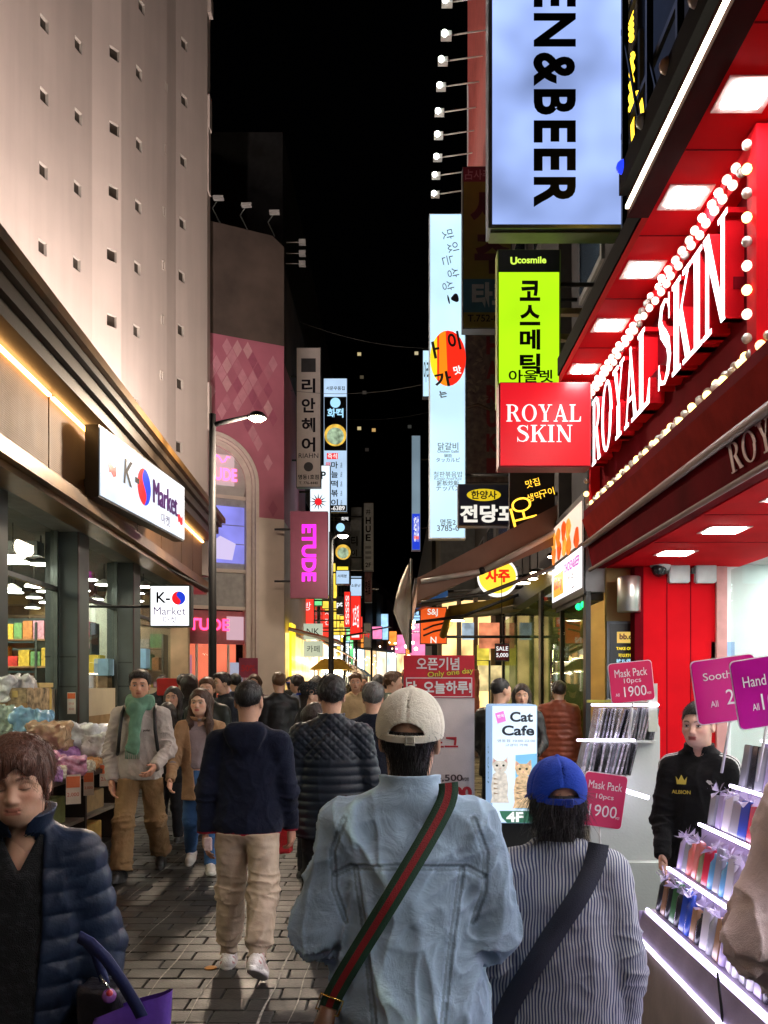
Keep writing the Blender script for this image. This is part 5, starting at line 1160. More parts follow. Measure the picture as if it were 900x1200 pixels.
# ================================================================ serif capitals built from strokes
def serif_glyph(ch):
    t, h, sv = .165, .055, .05; P = []
    R_ = lambda x0,x1,y0,y1: [(x0,y0),(x1,y0),(x1,y1),(x0,y1)]
    def ring(cx, cy, rx, ry, tx, ty, a0=0, a1=2*math.pi, n=28):
        o = []
        for i in range(n):
            a, b = a0+(a1-a0)*i/n, a0+(a1-a0)*(i+1)/n
            o.append([(cx+rx*math.cos(a),cy+ry*math.sin(a)),(cx+rx*math.cos(b),cy+ry*math.sin(b)),(cx+(rx-tx)*math.cos(b),cy+(ry-ty)*math.sin(b)),(cx+(rx-tx)*math.cos(a),cy+(ry-ty)*math.sin(a))])
        return o
    def bar(x0,y0,x1,y1,w0,w1=None):
        w1 = w1 or w0; return [(x0-w0/2,y0),(x0+w0/2,y0),(x1+w1/2,y1),(x1-w1/2,y1)]
    if ch == 'I': return .40, [R_(.12,.28,0,1),R_(.03,.37,0,sv),R_(.03,.37,1-sv,1)]
    if ch == 'L': return .68, [R_(.10,.265,0,1),R_(.02,.36,1-sv,1),R_(.02,.62,0,.06),[(.54,.06),(.64,.0),(.66,.30),(.625,.30)]]
    if ch == 'N': return .86, [R_(.12,.18,0,1),R_(.03,.28,0,sv),[(.03,1),(.24,1),(.76,0),(.62,0)],R_(.68,.74,.0,1),R_(.58,.84,1-sv,1)]
    if ch == 'K': return .82, [R_(.10,.265,0,1),R_(.02,.35,0,sv),R_(.02,.35,1-sv,1),[(.26,.40),(.265,.50),(.66,.97),(.72,.97)],[(.34,.56),(.46,.66),(.78,.03),(.58,.03)],R_(.52,.84,0,sv),R_(.52,.80,1-sv,1)]
    if ch == 'A': return .84, [[(.10,.02),(.16,.02),(.44,.97),(.38,1.0)],[(.36,1.0),(.46,1.0),(.76,.02),(.58,.02)],R_(.24,.60,.30,.355),R_(.02,.25,0,sv),R_(.50,.84,0,sv)]
    if ch == 'Y': return .80, [[(.10,.98),(.29,.98),(.46,.44),(.34,.44)],[(.62,.98),(.68,.98),(.46,.46),(.40,.44)],R_(.32,.48,0,.46),R_(.22,.58,0,sv),R_(.02,.36,1-sv,1),R_(.54,.79,1-sv,1)]
    if ch == 'O': return .88, ring(.44,.5,.41,.515,.155,.05)
    if ch == 'R': return .82, [R_(.10,.265,0,1),R_(.02,.36,0,sv),R_(.02,.30,1-sv,1)]+ring(.34,.745,.34,.255,.155,.05,-math.pi/2,math.pi/2,16)+[R_(.262,.345,.95,1),R_(.262,.345,.49,.54),[(.36,.50),(.52,.52),(.78,.03),(.60,.03)],R_(.58,.82,0,sv)]
    if ch == 'S':
        pts = [(.58,.80),(.50,.92),(.36,.965),(.20,.92),(.13,.79),(.20,.66),(.36,.56),(.52,.45),(.59,.29),(.52,.12),(.36,.035),(.18,.07),(.08,.22)]; ws = [.03,.05,.05,.11,.15,.16,.17,.16,.15,.12,.05,.05,.03]
        o = []; L_ = []
        for i,(x,y) in enumerate(pts):
            a, b = pts[max(0,i-1)], pts[min(len(pts)-1,i+1)]; tx, ty = b[0]-a[0], b[1]-a[1]; n_ = math.hypot(tx,ty); L_.append(((x-ty/n_*ws[i]/2,y+tx/n_*ws[i]/2),(x+ty/n_*ws[i]/2,y-tx/n_*ws[i]/2)))
        for i in range(len(pts)-1): o.append([L_[i][0],L_[i][1],L_[i+1][1],L_[i+1][0]])
        o += [R_(.565,.60,.70,.99),R_(.06,.095,.01,.30)]; return .68, o
    return .35, []
def serif_text(s, parent, m, c, ux, uy, w, h, depth=.01, gap=.05, name='letter', side=None, lift=0.0, bold=0.0):
    ux, uy = Vector(ux), Vector(uy); n = ux.cross(uy); gl_ = [serif_glyph(ch) for ch in s]; tot = sum(g[0] for g in gl_)+gap*(len(s)-1); kx = w/tot; x = -w/2; out = []
    for ch, (gw, polys) in zip(s, gl_):
        if polys:
            mb = MB(); mb2 = MB()
            for i, p in enumerate(polys):
                mx_, my_ = sum(v[0] for v in p)/len(p), sum(v[1] for v in p)/len(p)
                ww = max(v[0] for v in p)-min(v[0] for v in p)
                if bold and len(polys) < 12: p = [(a+bold*(1 if a > mx_ else -1), b) for a, b in p]
                elif bold: p = [(a+(a-.42)*bold*.9*(1 if j_ < 2 else -1), b) for j_, (a, b) in enumerate(p)]
                q_ = [(x+a*kx, (b-.5)*h) for a, b in p]
                ar = sum(q_[j][0]*q_[(j+1)%len(q_)][1]-q_[(j+1)%len(q_)][0]*q_[j][1] for j in range(len(q_)))
                if ar < 0: q_ = q_[::-1]
                e = .0004*i*(h if h > .2 else .4); mb.prism(q_, Vector(c)+n*(lift+e), ux, uy, .004 if side else depth)
                if side: mb2.prism(q_, Vector(c)+n*(lift+e-.0045), ux, uy, depth)
            o = mb.build(name, m, parent); out.append(o)
            if side: mb2.build('letter_return', side, o)
        x += (gw+gap)*kx
    return out
# ================================================================ the red cosmetics shop
red_d = mat('deep_red_paint', (.17,.004,.010), .85, spec=.03, var=.15, vscale=2, bump=.04); red_b = mat('red_paint', (.60,.006,.012), .8, spec=.04, var=.08, vscale=2, bump=.03); red_m = mat('maroon', (.15,.003,.008), .85, spec=.03, var=.2, vscale=2)
rs = thing('red_shop', (3.2,4,0), 'bright red cosmetics shop on the right with lit letters, bulb rows and a red canopy', 'shop')
Y0, Y1 = -3.5, 9.85
boxpart('sign_board', red_d, rs, 2.33, 2.85, Y0, Y1, 3.62, 5.10)
boxpart('upper_soffit', red_b, rs, 1.86, 2.85, Y0, Y1-.05, 5.102, 5.20)
boxpart('canopy_edge', mat('canopy_edge_dark',(.03,.006,.006),.8,spec=.05), rs, 1.70, 1.858, Y0, 6.3, 5.10, 5.26)
boxpart('canopy_top', mat('canopy_black',(.010,.010,.011),.8,spec=.05), rs, 1.64, 2.9, Y0, 6.3, 5.262, 5.45); boxpart('canopy_top', mat('canopy_black',(.010,.010,.011),.8,spec=.05), rs, 1.845, 2.9, 6.302, Y1-.05, 5.203, 5.40)
MB().bx(1.675,1.698,Y0,6.25,5.14,5.165).build('led_strip', glow('led_cool',(1,.90,.66),9), rs)
for k, y in enumerate((9.3,8.17,7.08,6.03,4.98,3.9,2.85,1.8,.7,-.4,-1.5,-2.6)):
    f = boxpart('downlight_frame', mat('downlight_trim',(.75,.5,.48),.4), rs, 1.885, 2.195, y-.155, y+.155, 5.092, 5.1005)
    boxpart('downlight', glow('downlight_white',(1,.95,.93),125), f, 1.935, 2.145, y-.105, y+.105, 5.085, 5.0915)
for y in (8.73,7.62,6.55,5.5,4.44,3.37,2.3): boxpart('panel_seam', red_m, rs, 1.862, 2.32, y-.006, y+.006, 5.098, 5.1015)
for y in (8.05,6.75,5.45,4.15,2.85): boxpart('panel_seam', red_m, rs, 2.43, 3.6, y-.006, y+.006, 2.9965, 2.9995)
for x in (3.07,3.34): boxpart('panel_seam', red_m, rs, x-.005, x+.005, 9.6965, 9.6995, .1, 2.95)
# big channel letters
wl = glow('letter_white',(.95,.97,1),2.2); 
serif_text('ROYAL SKIN', rs, wl, (2.19, 7.62, 4.46), (0,-1,0), (0,0,1), 3.92, .72, .13, side=red_b, bold=.028)
for k, (ya, yb, zt) in enumerate(((9.6,7.95,4.3),(7.6,5.7,4.3))): boxpart('letter_rail', red_m, rs, 2.25, 2.329, yb, ya, zt, zt+.08)
bl_w = glow('bulb_cool',(1,.88,.72),1.4); bl_y = glow('bulb_warm',(1,.72,.25),3.2); bl_o = mat('bulb_unlit',(.55,.50,.47),.2,var=.05)
bmesh_ = {}
def bulb(c, m_, r=.032):
    if m_.name not in bmesh_:
        o = MB().ball((0,0,0), r, 12).build('bulb', m_, rs, local=True); bmesh_[m_.name] = o.data; o.location = Vector(c)-origin(rs); return o
    o = bpy.data.objects.new('bulb', bmesh_[m_.name]); COL.objects.link(o); o.parent = rs; o.location = Vector(c)-origin(rs); return o
boxpart('bulb_rail', red_b, rs, 2.23, 2.329, 5.35, 9.85, 4.93, 5.09)
n = 58
for i in range(n):
    y = 5.45+(9.8-5.45)*i/(n-1)+random.gauss(0,.008); bulb((2.20+random.gauss(0,.006), y, 4.965+(.045 if i%2 else -.035)), bl_w if random.random() < .86 else bl_o)
boxpart('bulb_ledge', red_m, rs, 2.16, 2.329, Y0, 9.86, 3.56, 3.66)
for i in range(44):
    y = 3.4+(9.8-3.4)*i/43; bulb((2.21, y, 3.715), bl_y if i%2 == 0 else bl_o)
for i in range(38): 
    y = 3.5+(9.7-3.5)*i/37; bulb((2.27, y+.05, 3.79), bl_o if i%3 else bl_y)
boxpart('end_post', red_b, rs, 2.20, 2.329, 5.22, 5.36, 3.66, 5.09)
for i in range(9): bulb((2.17, 5.29, 3.80+i*.15), bl_y if i in (2,5,7) else (bl_w if i%2 else bl_o))
boxpart('end_post', red_b, rs, 2.22, 2.329, 9.78, 9.852, 3.66, 5.09)
for i in range(8): bulb((2.19, 9.86, 3.86+i*.15), bl_y if i in (0,) else bl_w if i > 3 else bl_o)
# lower canopy: sloped fascia, gutter, soffit with lights
m = MB(); m.hexa([(2.26,Y0,3.0),(2.40,Y0,3.0),(2.40,Y1+.02,3.0),(2.26,Y1+.02,3.0),(2.20,Y0,3.30),(2.42,Y0,3.30),(2.42,Y1+.02,3.30),(2.20,Y1+.02,3.30)]); m.build('lower_fascia', red_m, rs)
m = MB(); m.hexa([(2.24,Y0,3.302),(2.42,Y0,3.302),(2.42,Y1+.02,3.302),(2.24,Y1+.02,3.302),(2.14,Y0,3.558),(2.42,Y0,3.558),(2.42,Y1+.02,3.558),(2.14,Y1+.02,3.558)]); m.build('orange_fascia', mat('rust_red',(.28,.014,.010),.85,spec=.03), rs)
MB().tube([(2.17,Y0,3.27),(2.17,Y1,3.27)], .035, 8).build('gutter_pipe', mat('pipe_grey',(.10,.05,.05),.5,.3), rs); MB().tube([(2.23,Y0,2.98),(2.23,Y1,2.98)], .022, 8).build('edge_bar', mat('pipe_grey',(.10,.05,.05),.5,.3), rs)
boxpart('lower_soffit', red_b, rs, 2.42, 3.9, Y0, Y1, 3.0, 3.06)
serif_text('ROYAL SKIN', rs, mat('pale_red_print',(.55,.30,.28),.5), (2.225, 4.75, 3.155), (0,-1,0), (-.19,0,.98), 1.9, .19, .004, lift=.008)
for y in (8.7,7.4,6.1,4.8,3.5,2.2,.9,-.6):
    f = boxpart('downlight_frame', mat('downlight_trim',(.75,.5,.48),.4), rs, 2.66, 3.02, y-.17, y+.17, 2.992, 2.9992); boxpart('downlight', glow('downlight_low',(1,.95,.88),75), f, 2.70, 2.98, y-.13, y+.13, 2.985, 2.9915)
boxpart('end_wall', red_b, rs, 2.80, 3.62, 9.70, 9.85, 0, 2.998); boxpart('corner_post', red_m, rs, 2.70, 2.798, 9.68, 9.86, 0, 2.998)
boxpart('reveal', mat('reveal_pink',(.55,.25,.24),.5), rs, 3.622, 3.74, 9.66, 9.84, 0, 2.998)
boxpart('shop_back_wall', mat('shop_white',(.66,.70,.69),.6,var=.03), rs, 3.745, 8, 9.72, 9.84, .055, 3.4); boxpart('shop_side_wall', mat('shop_white',(.66,.70,.69),.6), rs, 6.4, 6.5, Y0, 9.71, 0, 3.4)
boxpart('shop_ceiling', mat('shop_white_ceiling',(.7,.7,.7),.7), rs, 3.91, 6.39, Y0, 9.71, 3.02, 3.1); boxpart('shop_floor', mat('shop_tile',(.4,.4,.4),.25), rs, 2.9, 6.39, Y0, 9.64, .02, .05)
for y in (9.0,7.2,5,2.5,0): boxpart('ceiling_panel', glow('panel_cool',(.92,1,.98),22), rs, 4.4, 5.4, y-.5, y+.5, 3.0, 3.015)
boxpart('glass_door', glass('clear_glass',(.95,1,.98),.92), rs, 3.76, 3.775, 8.2, 9.6, .05, 2.95); boxpart('door_rail', frame_m, rs, 3.755, 3.785, 8.14, 8.19, .05, 2.95)
for k, px in enumerate((870,884)): q = W(px,776,9.0); boxpart('wall_notice', mat('notice_pale_%d'%k,[(.75,.76,.70),(.25,.40,.65)][k],.6), rs, q.x-.07, q.x+.07, 9.70, 9.715, q.z-.2, q.z+.25)
boxpart('upper_wall', mat('night_wall',(.03,.03,.034),.8), rs, 2.95, 9, Y0, 9.9, 5.3, 15)
for j in range(3):
    for k in range(4):
        y = -1+2.7*k; f = boxpart('window', mat('far_frame',(.10,.10,.105),.6), rs, 2.90, 2.95, y, y+1.7, 6.4+j*2.8, 8.2+j*2.8); boxpart('pane', mat('far_pane',(.02,.024,.03),.15), f, 2.893, 2.899, y+.08, y+1.62, 6.48+j*2.8, 8.12+j*2.8)
# small fittings on the red end wall
q = W(771,668,9.66); t = thing('security_camera', (q.x,9.66,q.z), 'white and black dome camera on the bright red wall under the canopy', 'camera')
MB().ball((q.x,9.62,q.z), .085, 14).build('dome', mat('camera_black',(.015,.015,.018),.1), t); MB().lathe([(.11,0),(.115,.06),(.10,.13)], (q.x,9.60,q.z+.02), (.3,.2,1), 14).build('housing', mat('camera_white',(.7,.7,.72),.35), t)
q = W(795,669,9.66)
for k, px in enumerate((795,826)):
    q = W(px,669,9.66); t = thing('wall_box_lamp', (q.x,9.6,q.z), ('white square box lamp beside the dome camera','white square box lamp right of the other, near the glass door')[k], 'lamp', 'box lamps on the red wall')
    boxpart('case', mat('box_white',(.62,.66,.68),.4), t, q.x-.115, q.x+.115, 9.60, 9.695, q.z-.14, q.z+.14, .012); boxpart('bracket', frame_m, t, q.x-.15, q.x-.118, 9.64, 9.69, q.z-.03, q.z+.03)
q = W(736,697,9.7); t = thing('wall_cylinder_lamp', (q.x,9.7,q.z), 'brushed metal cylinder wall lamp left of the red wall', 'lamp')
MB().lathe([(.125,-.20),(.13,-.195),(.13,.19),(.12,.2)], (q.x,9.66,q.z), n=20).build('cylinder', mat('brushed_metal',(.55,.53,.50),.35,.9), t); boxpart('mount', dark, t, q.x-.03, q.x+.1, 9.76, 9.9, q.z-.05, q.z+.05)
# ================================================================ the red square projecting sign
t = thing('red_square_sign', (1.66,9.5,4.08), 'square red lit projecting sign with two lines of white serif capitals', 'sign')
a, b = W(585,547,9.5), W(693,447,9.5)
boxpart('cabinet', mat('sign_red_side',(.30,.01,.015),.45), t, a.x, b.x, 9.515, 9.78, a.z, b.z, .012); boxpart('face', glow('sign_crimson',(.80,.012,.022),.80,.10,1.2), t, a.x+.015, b.x-.015, 9.5, 9.512, a.z+.015, b.z-.015)
c = W(637,484,9.5); serif_text('ROYAL', t, glow('print_white',(1,1,1),.9), (c.x,9.498,c.z), CAMX, CAMU, .84, .19, .003); c = W(638,508,9.5); serif_text('SKIN', t, glow('print_white',(1,1,1),.9), (c.x,9.498,c.z), CAMX, CAMU, .63, .19, .003)
for f in (.2,.8): boxpart('bracket', dark, t, b.x, 2.34, 9.6, 9.66, a.z+(b.z-a.z)*f-.03, a.z+(b.z-a.z)*f+.03)
# ================================================================ wine and beer sign and its neighbours
a, b = W(577,268,10.3), W(732,0,10.3); zt = 13.2
t = thing('bar_sign', ((a.x+b.x)/2,10.3,a.z), 'huge pale blue lit vertical sign with sideways black capitals, top right', 'sign')
boxpart('cabinet', mat('bar_sign_case',(.30,.34,.42),.4,.4), t, a.x-.05, b.x+.02, 10.32, 10.60, a.z, zt); 
def barface():
    m = glow('bar_face',(.38,.52,1.0),.90,.5,.8); return m
boxpart('face', barface(), t, a.x, b.x-.03, 10.3, 10.315, a.z+.05, zt-.04)
boxpart('edge_trim', mat('bar_trim',(.5,.55,.65),.35,.6), t, a.x-.05, a.x-.002, 10.29, 10.318, a.z, zt); boxpart('edge_trim', mat('bar_trim',(.5,.55,.65),.35,.6), t, b.x-.028, b.x+.02, 10.29, 10.318, a.z, zt); boxpart('edge_trim', mat('bar_trim',(.5,.55,.65),.35,.6), t, a.x, b.x-.03, 10.29, 10.316, a.z, a.z+.048)
bk = mat('bar_print',(.008,.008,.010),.4); cx = W(650,100,10.3).x
zz = W(0,243,10.3).z; zl = zz + 4.15
lettering('CHICKEN&BEER', t, bk, (cx,10.3,zz+2.36), CAMX, CAMU, w=4.72, h=.52, bold=.035, rot=RT, spacing=1.18)
boxpart('under_plate', mat('under_green',(.14,.15,.11),.5), t, a.x-.02, b.x, 10.34, 10.59, a.z-.03, a.z-.003)
for f in (.1,.5): boxpart('bracket', dark, t, b.x+.02, 3.0, 10.5, 10.6, a.z+(zt-a.z)*f, a.z+(zt-a.z)*f+.1)
t, T, R, D = hang('lime_sign','lime green lit vertical sign with dark Korean letters and a black header',583,657,292,474,11.2,glow('sign_lime',(.50,.95,.01),.95,.10,1.2),wall_x=2.95,cab=mat('lime_cab',(.25,.3,.1),.5))
R(584,656,293,319,mat('header_black',(.012,.010,.02),.4)); T('cosmile',623,305,w=34,h=8,m=glow('print_lime',(.7,1,.1),.95),bold=.03,lift=.010); T('U',602,306,h=9,w=8,m=glow('print_lime',(.7,1,.1),.95),bold=.04,lift=.010)
for i, s_ in enumerate('코스메틱'): T(s_,621,341+i*28.5,h=24,w=24,m=mat('print_navy',(.012,.015,.03),.4),bold=.035)
T('아울렛',622,441,w=52,h=15,m=mat('print_navy',(.012,.015,.03),.4),bold=.02)
# ================================================================ signs behind, right side
t, T, R, D = hang('fortune_sign','dim yellow and maroon vertical sign half hidden behind the big blue sign',542,600,195,385,13.6,mat('olive_face',(.20,.145,.02),.6,var=.06),wall_x=2.9)
R(543,599,196,213,mat('maroon_print',(.16,.012,.03),.6)); T('占사주',560,205,w=30,h=12,m=mat('pale_pink_print',(.40,.16,.20),.6),lift=.01); T('사',571,244,h=44,w=40,m=mat('maroon_dark',(.07,.006,.012),.6),bold=.05); T('주',577,298,h=46,w=42,m=mat('maroon_dark',(.07,.006,.012),.6),bold=.05)
R(543,599,327,366,mat('teal_print',(.03,.11,.17),.6)); T('타로',577,346,h=30,w=48,m=mat('grey_print',(.36,.37,.40),.6),bold=.05,lift=.01); T('T.752-0',566,373,w=36)
t, T, R, D = hang('tall_white_sign','tall pale blue white lit vertical sign with a red and yellow disc',503,546,250,631,16.5,glow('sign_ice',(.55,.83,1.0),1.0,.22,.55),wall_x=2.9,cab=mat('white_cab',(.5,.55,.6),.5))
for i, s_ in enumerate('맛있는상상!'): T(s_,528+(3 if i%2 else -3),275+i*15,h=13,w=11,rot=-1.35,bold=-.005)
D(525,420,21,glow('disc_red',(.95,.025,.01),.95),sy=1.55); 
c = W(525,420,16.5); k_ = .0165*21
def wedge(nm, mt_, x0, x1, lift):
    pts = [(k_*math.cos(a), 1.55*k_*math.sin(a)) for a in np.linspace(0,2*math.pi,49)]
    pts = [(x, y) for x, y in pts if k_*x0 <= x <= k_*x1]
    up_ = sorted([p for p in pts if p[1] >= 0]); dn = sorted([p for p in pts if p[1] < 0], reverse=True); MB().prism((dn[::-1]+up_[::-1]), (c.x,16.5-lift,c.z), CAMX, CAMU, .002).build(nm, mt_, t)
wedge('disc_yellow', glow('disc_yellow',(.9,.70,.02),.95), -1.0, -.55, .008); wedge('disc_orange', glow('disc_orange',(1,.25,.01),.95), -.56, .0, .009)
for s_, px, py, h, w, mt_ in (('ㅏ',511,410,20,8,bk),('이',532,400,22,14,bk),('가',519,445,18,20,bk),('맛',536,434,10,9,glow('print_white',(1,1,1),.9)),('는',519,462,8,9,bk)): T(s_,px,py,h=h,w=w,m=mt_,bold=.03,rot=.2,lift=.014)
gp = mat('print_slate',(.10,.14,.18),.5)
for s_, py, w in (('닭갈비',523,24),('Chicken Galbi',529,25),('鷄肋',534,9),('タッカルビ',539,28),('철판볶음밥',556,34),('Korean Fried Rice',561,32),('鐵板炒飯',566,26),('テッパン',572,28),('명동2',612,18),('3785-0',619,26)): T(s_,525,py,w=w,m=gp,bold=.01 if w < 30 else .0)
t, T, R, D = hang('maroon_letter_sign','unlit beige pattern sign with stacked maroon capitals behind the lime sign',546,600,385,566,17.2,mat('beige_pattern',(.20,.15,.12),.7,var=.35,vscale=9),wall_x=2.9)
for i, s_ in enumerate('HARUKI'): T(s_,577,405+i*28.5,h=21,w=14,m=mat('maroon_letter',(.22,.015,.02),.5),bold=.05)
MB().tube([W(548,478,17.19),W(560,474,17.19),W(574,480,17.19),W(586,470,17.19)], .03, 6).build('branch_print', mat('branch_brown',(.12,.08,.05),.7), t)
rngl = random.Random(3)
for i in range(26):
    q = W(rngl.uniform(549,570), rngl.uniform(400,475), 17.19); a = rngl.uniform(0,6.28); MB().prism([(-.07,0),(0,-.028),(.07,0),(0,.028)], q, (math.cos(a),0,math.sin(a)), (-math.sin(a),0,math.cos(a)), .002).build('leaf_print', mat('leaf_tan',(.30,.24,.17),.7), t)
t, T, R, D = hang('pawnshop_sign','dark navy sign with a yellow oval and white Korean letters under the beige sign',537,600,567,616,14.5,mat('navy_face',(.008,.012,.04),.4),wall_x=2.9)
D(567,580,20,glow('oval_yellow',(.85,.62,.02),.75),sy=.36); T('한양사',567,580,w=30,h=10,m=bk,bold=.03,lift=.010); T('전당포',572,602,w=66,h=21,m=glow('print_cream',(.95,.93,.85),.8),bold=.04)
t, T, R, D = hang('small_left_sign','small white lit sign peeking out left of the tall ice white one',495,505,410,465,24,glow('sign_ice',(.55,.83,1.0),1.0),wall_x=3.0); T('아래',500,435,h=26,w=7)
t, T, R, D = hang('far_blue_sign','narrow pale to blue lit sign on the far right row above the brown awning',482,493,510,645,30,glow('sign_far_pale',(.35,.50,.62),.45,.3,.4),wall_x=1.8); R(483,492,602,644,glow('print_blue',(.02,.06,.75),.8)); T('명동치과',488,620,h=30,w=6,m=glow('print_white',(1,1,1),.9),lift=.01); R(485,491,628,632,redp,lift=.009)
# big slanted billboard on the right roofs with its arm lamps
t = thing('slanted_billboard', (1.5,14.5,9), 'tall red and white billboard edge high on the right behind the blue sign', 'billboard')
m = MB(); a, b = W(548,195,16.6), W(577,195,12.6); m.hexa([(a.x,16.6,a.z),(b.x,12.6,b.z+0),(b.x+.3,12.6,b.z),(a.x+.3,16.6,a.z),(a.x,16.6,15.6),(b.x,12.6,15.6),(b.x+.3,12.6,15.6),(a.x+.3,16.6,15.6)]); m.build('panel', mat('billboard_red',(.45,.10,.09),.6,var=.1), t)
m = MB(); m.hexa([(a.x-.01,16.6,a.z),(a.x-.0+.05,15.9,a.z),(a.x+.07,15.9,a.z),(a.x+.01,16.6,a.z),(a.x-.01,16.6,a.z+1.6),(a.x+.04,15.9,a.z+.9),(a.x+.07,15.9,a.z+.9),(a.x+.01,16.6,a.z+1.6)]); m.build('pale_corner', mat('billboard_pale',(.6,.68,.75),.6), t)
for k, (px, py) in enumerate(((524,3),(523,42),(519,72),(517,102),(515,132),(514,159),(513,185),(511,206),(510,228))):
    d = .75/((px-VX)/F); q = W(px,py,d); ax = a.x+(b.x-a.x)*(16.6-d)/4.0
    t = thing('arm_floodlight', (ax,d,q.z), 'lit floodlight on a thin arm in the night sky, %s' % ('highest','second from the top','third from the top','fourth from the top','middle of the row','fourth from the bottom','third from the bottom','second from the bottom','lowest')[k], 'floodlight', 'arm floodlights along the billboard')
    MB().tube([(q.x,d,q.z),(ax+.25,d,q.z+.20*(ax-q.x))], .012, 6).build('arm', mat('arm_pale',(.5,.5,.48),.4), t); MB().box((q.x,d,q.z), (.16,.12,.08)).build('head', mat('lamp_grey',(.35,.35,.35),.5), t)
    MB().ball((q.x-.03,d-.08,q.z-.02), .046, 10).build('lens', glow('arm_lamp',(.95,1,.88),16,sample=False), t)
# ================================================================ buildings along the right
nb = thing('dark_facade', (3.4,12,0), 'dark facade behind the lime and blue signs on the right', 'building')
boxpart('wall', mat('night_wall',(.03,.03,.034),.8), nb, 2.95, 9, 9.95, 14.4, 3.4, 14.5)
for j in range(3):
    for k in range(2):
        y = 10.2+1.9*k; f = boxpart('window', mat('pale_frame',(.20,.20,.19),.5), nb, 2.90, 2.95, y, y+1.5, 5.2+j*2.5, 7.0+j*2.5); boxpart('pane', mat('blue_pane',(.03,.045,.07),.12), f, 2.893, 2.899, y+.1, y+1.4, 5.3+j*2.5, 6.9+j*2.5)
for z in (6.7,6.35): boxpart('ledge', mat('ledge_tan',(.25,.2,.13),.6), nb, 2.2, 2.94, 11.6, 11.7, z, z+.08)
nb2 = thing('signboard_building', (2.9,19,0), 'dark building carrying the tall white sign on the right', 'building')
boxpart('wall', mat('night_wall_b',(.045,.042,.042),.8), nb2, 2.75, 9, 14.5, 30, 3.6, 16)
for j in range(4):
    for k in range(5):
        y = 15+2.9*k; f = boxpart('window', mat('far_frame',(.10,.10,.105),.6), nb2, 2.70, 2.75, y, y+1.9, 4.6+j*2.7, 6.3+j*2.7); boxpart('pane', mat('far_pane',(.02,.024,.03),.15), f, 2.69, 2.699, y+.1, y+1.8, 4.7+j*2.7, 6.2+j*2.7)
nb3 = thing('far_right_building', (2.4,45,0), 'far right building with grey panelled edge beyond the ice white sign', 'building')
boxpart('wall', mat('far_wall_c',(.10,.105,.11),.8), nb3, 1.55, 9, 30.2, 34, 3.4, 10.3); boxpart('rear_wall', mat('far_wall_d',(.03,.03,.033),.8), nb3, 1.4, 9, 34.1, 62, 0, 9)
for k in range(8): boxpart('lit_front', glow('bend_front_%d'%(k%3), [(1,.85,.6),(.8,.95,1),(1,.7,.35)][k%3], 1.5,.5,.7), nb3, 1.34, 1.39, 34.5+k*3.2, 37.0+k*3.2, .8, 2.7)
t = thing('flower_neon', (2.35,9,6.5), 'yellow neon squiggles on the dark frame right of the big blue sign', 'neon')
ny = glow('neon_yellow',(1,.62,.03),3)
for k, (px0, py0, px1, py1) in enumerate(((739,12,740,48),(741,62,739,130))):
    MB().tube([W(px0+(px1-px0)*f+1.2*math.sin(f*30), py0+(py1-py0)*f, 9.0) for f in np.linspace(0,1,24)], .022, 6).build('neon_tube', ny, t)
MB().tube([W(747+6*math.cos(a), 145+37*math.sin(a), 9.0) for a in np.linspace(0,2*math.pi,26)], .018, 6).build('neon_tube', ny, t)
t = thing('steel_frame', (2.6,7.5,5.6), 'black steel lattice frame above the red shop canopy', 'frame')
bar_m = mat('steel_black',(.02,.02,.022),.4,.6)
for k in range(7): y = 3.6+k*.85; boxpart('post', bar_m, t, 2.30, 2.36, y, y+.05, 5.56, 10.5)
for z in (6.3,7.4,8.5,9.6): boxpart('rail', bar_m, t, 2.362, 2.40, 3.5, 9.0, z, z+.06)
for k in range(6): MB().tube([(2.33,3.62+k*.85,5.7+(k%2)*.6),(2.33,4.45+k*.85,7.4+(k%2)*.8)], .016, 6).build('brace', bar_m, t)
for k, (px, py, c) in enumerate(((811,70,(.30,.22,.20)),(777,144,(.34,.20,.12)),(749,205,(.30,.32,.28)),(726,256,(.02,.05,.9)))):
    d = 1.62/((px-VX)/F)*1.0; q = W(px,py,d)
    if q.z < 5.35: q.z = 5.42
    props(MB().ball((1.645,d,q.z), .05, 12).build('edge_bulb', glow('edge_bulb_blue',c,1.2) if k == 3 else mat('edge_bulb_%d'%k,c,.3)), 'round bulb on the dark canopy edge, %s' % ('nearest, greyish','second, tan','third, grey','blue lit, furthest')[k], 'bulb')
# ================================================================ fried chicken restaurant
bq = thing('glass_restaurant', (2.6,12,0), 'glass fronted restaurant with warm tan walls between the red shop and the awning', 'restaurant')
tan = mat('tan_wall',(.46,.31,.12),.7,var=.15,vscale=2.5); 
boxpart('glass_front', glass('green_glass',(.80,.92,.74),.80), bq, 2.25, 2.265, 13.4, 18.0, .05, 3.0); boxpart('glass_front', glass('green_glass'), bq, 2.25, 2.265, 10.2, 13.2, .05, 3.0)
for y, w in ((13.2,.19),(10.05,.14),(18.0,.1),(11.6,.05)): boxpart('black_frame', mat('frame_black',(.008,.008,.009),.4), bq, 2.225, 2.285, y, y+w, 0, 3.1)
boxpart('head_frame', mat('frame_black',(.008,.008,.009),.4), bq, 2.22, 2.9, 10.05, 18.1, 3.1, 3.38)
boxpart('tan_partition', tan, bq, 2.45, 2.94, 9.98, 10.04, 0, 3.09); boxpart('tan_back', tan, bq, 3.0, 6.0, 13.6, 13.7, 0, 3.3); boxpart('side_wall', tan, bq, 4.6, 4.7, 10.0, 13.59, 0, 3.3)
boxpart('inner_floor', mat('shop_tile',(.4,.4,.4),.25), bq, 2.27, 5.9, 10.06, 18, .02, .04); boxpart('inner_ceiling', mat('ceil_dark',(.18,.13,.07),.8), bq, 2.29, 5.9, 10.06, 18, 3.385, 3.42)
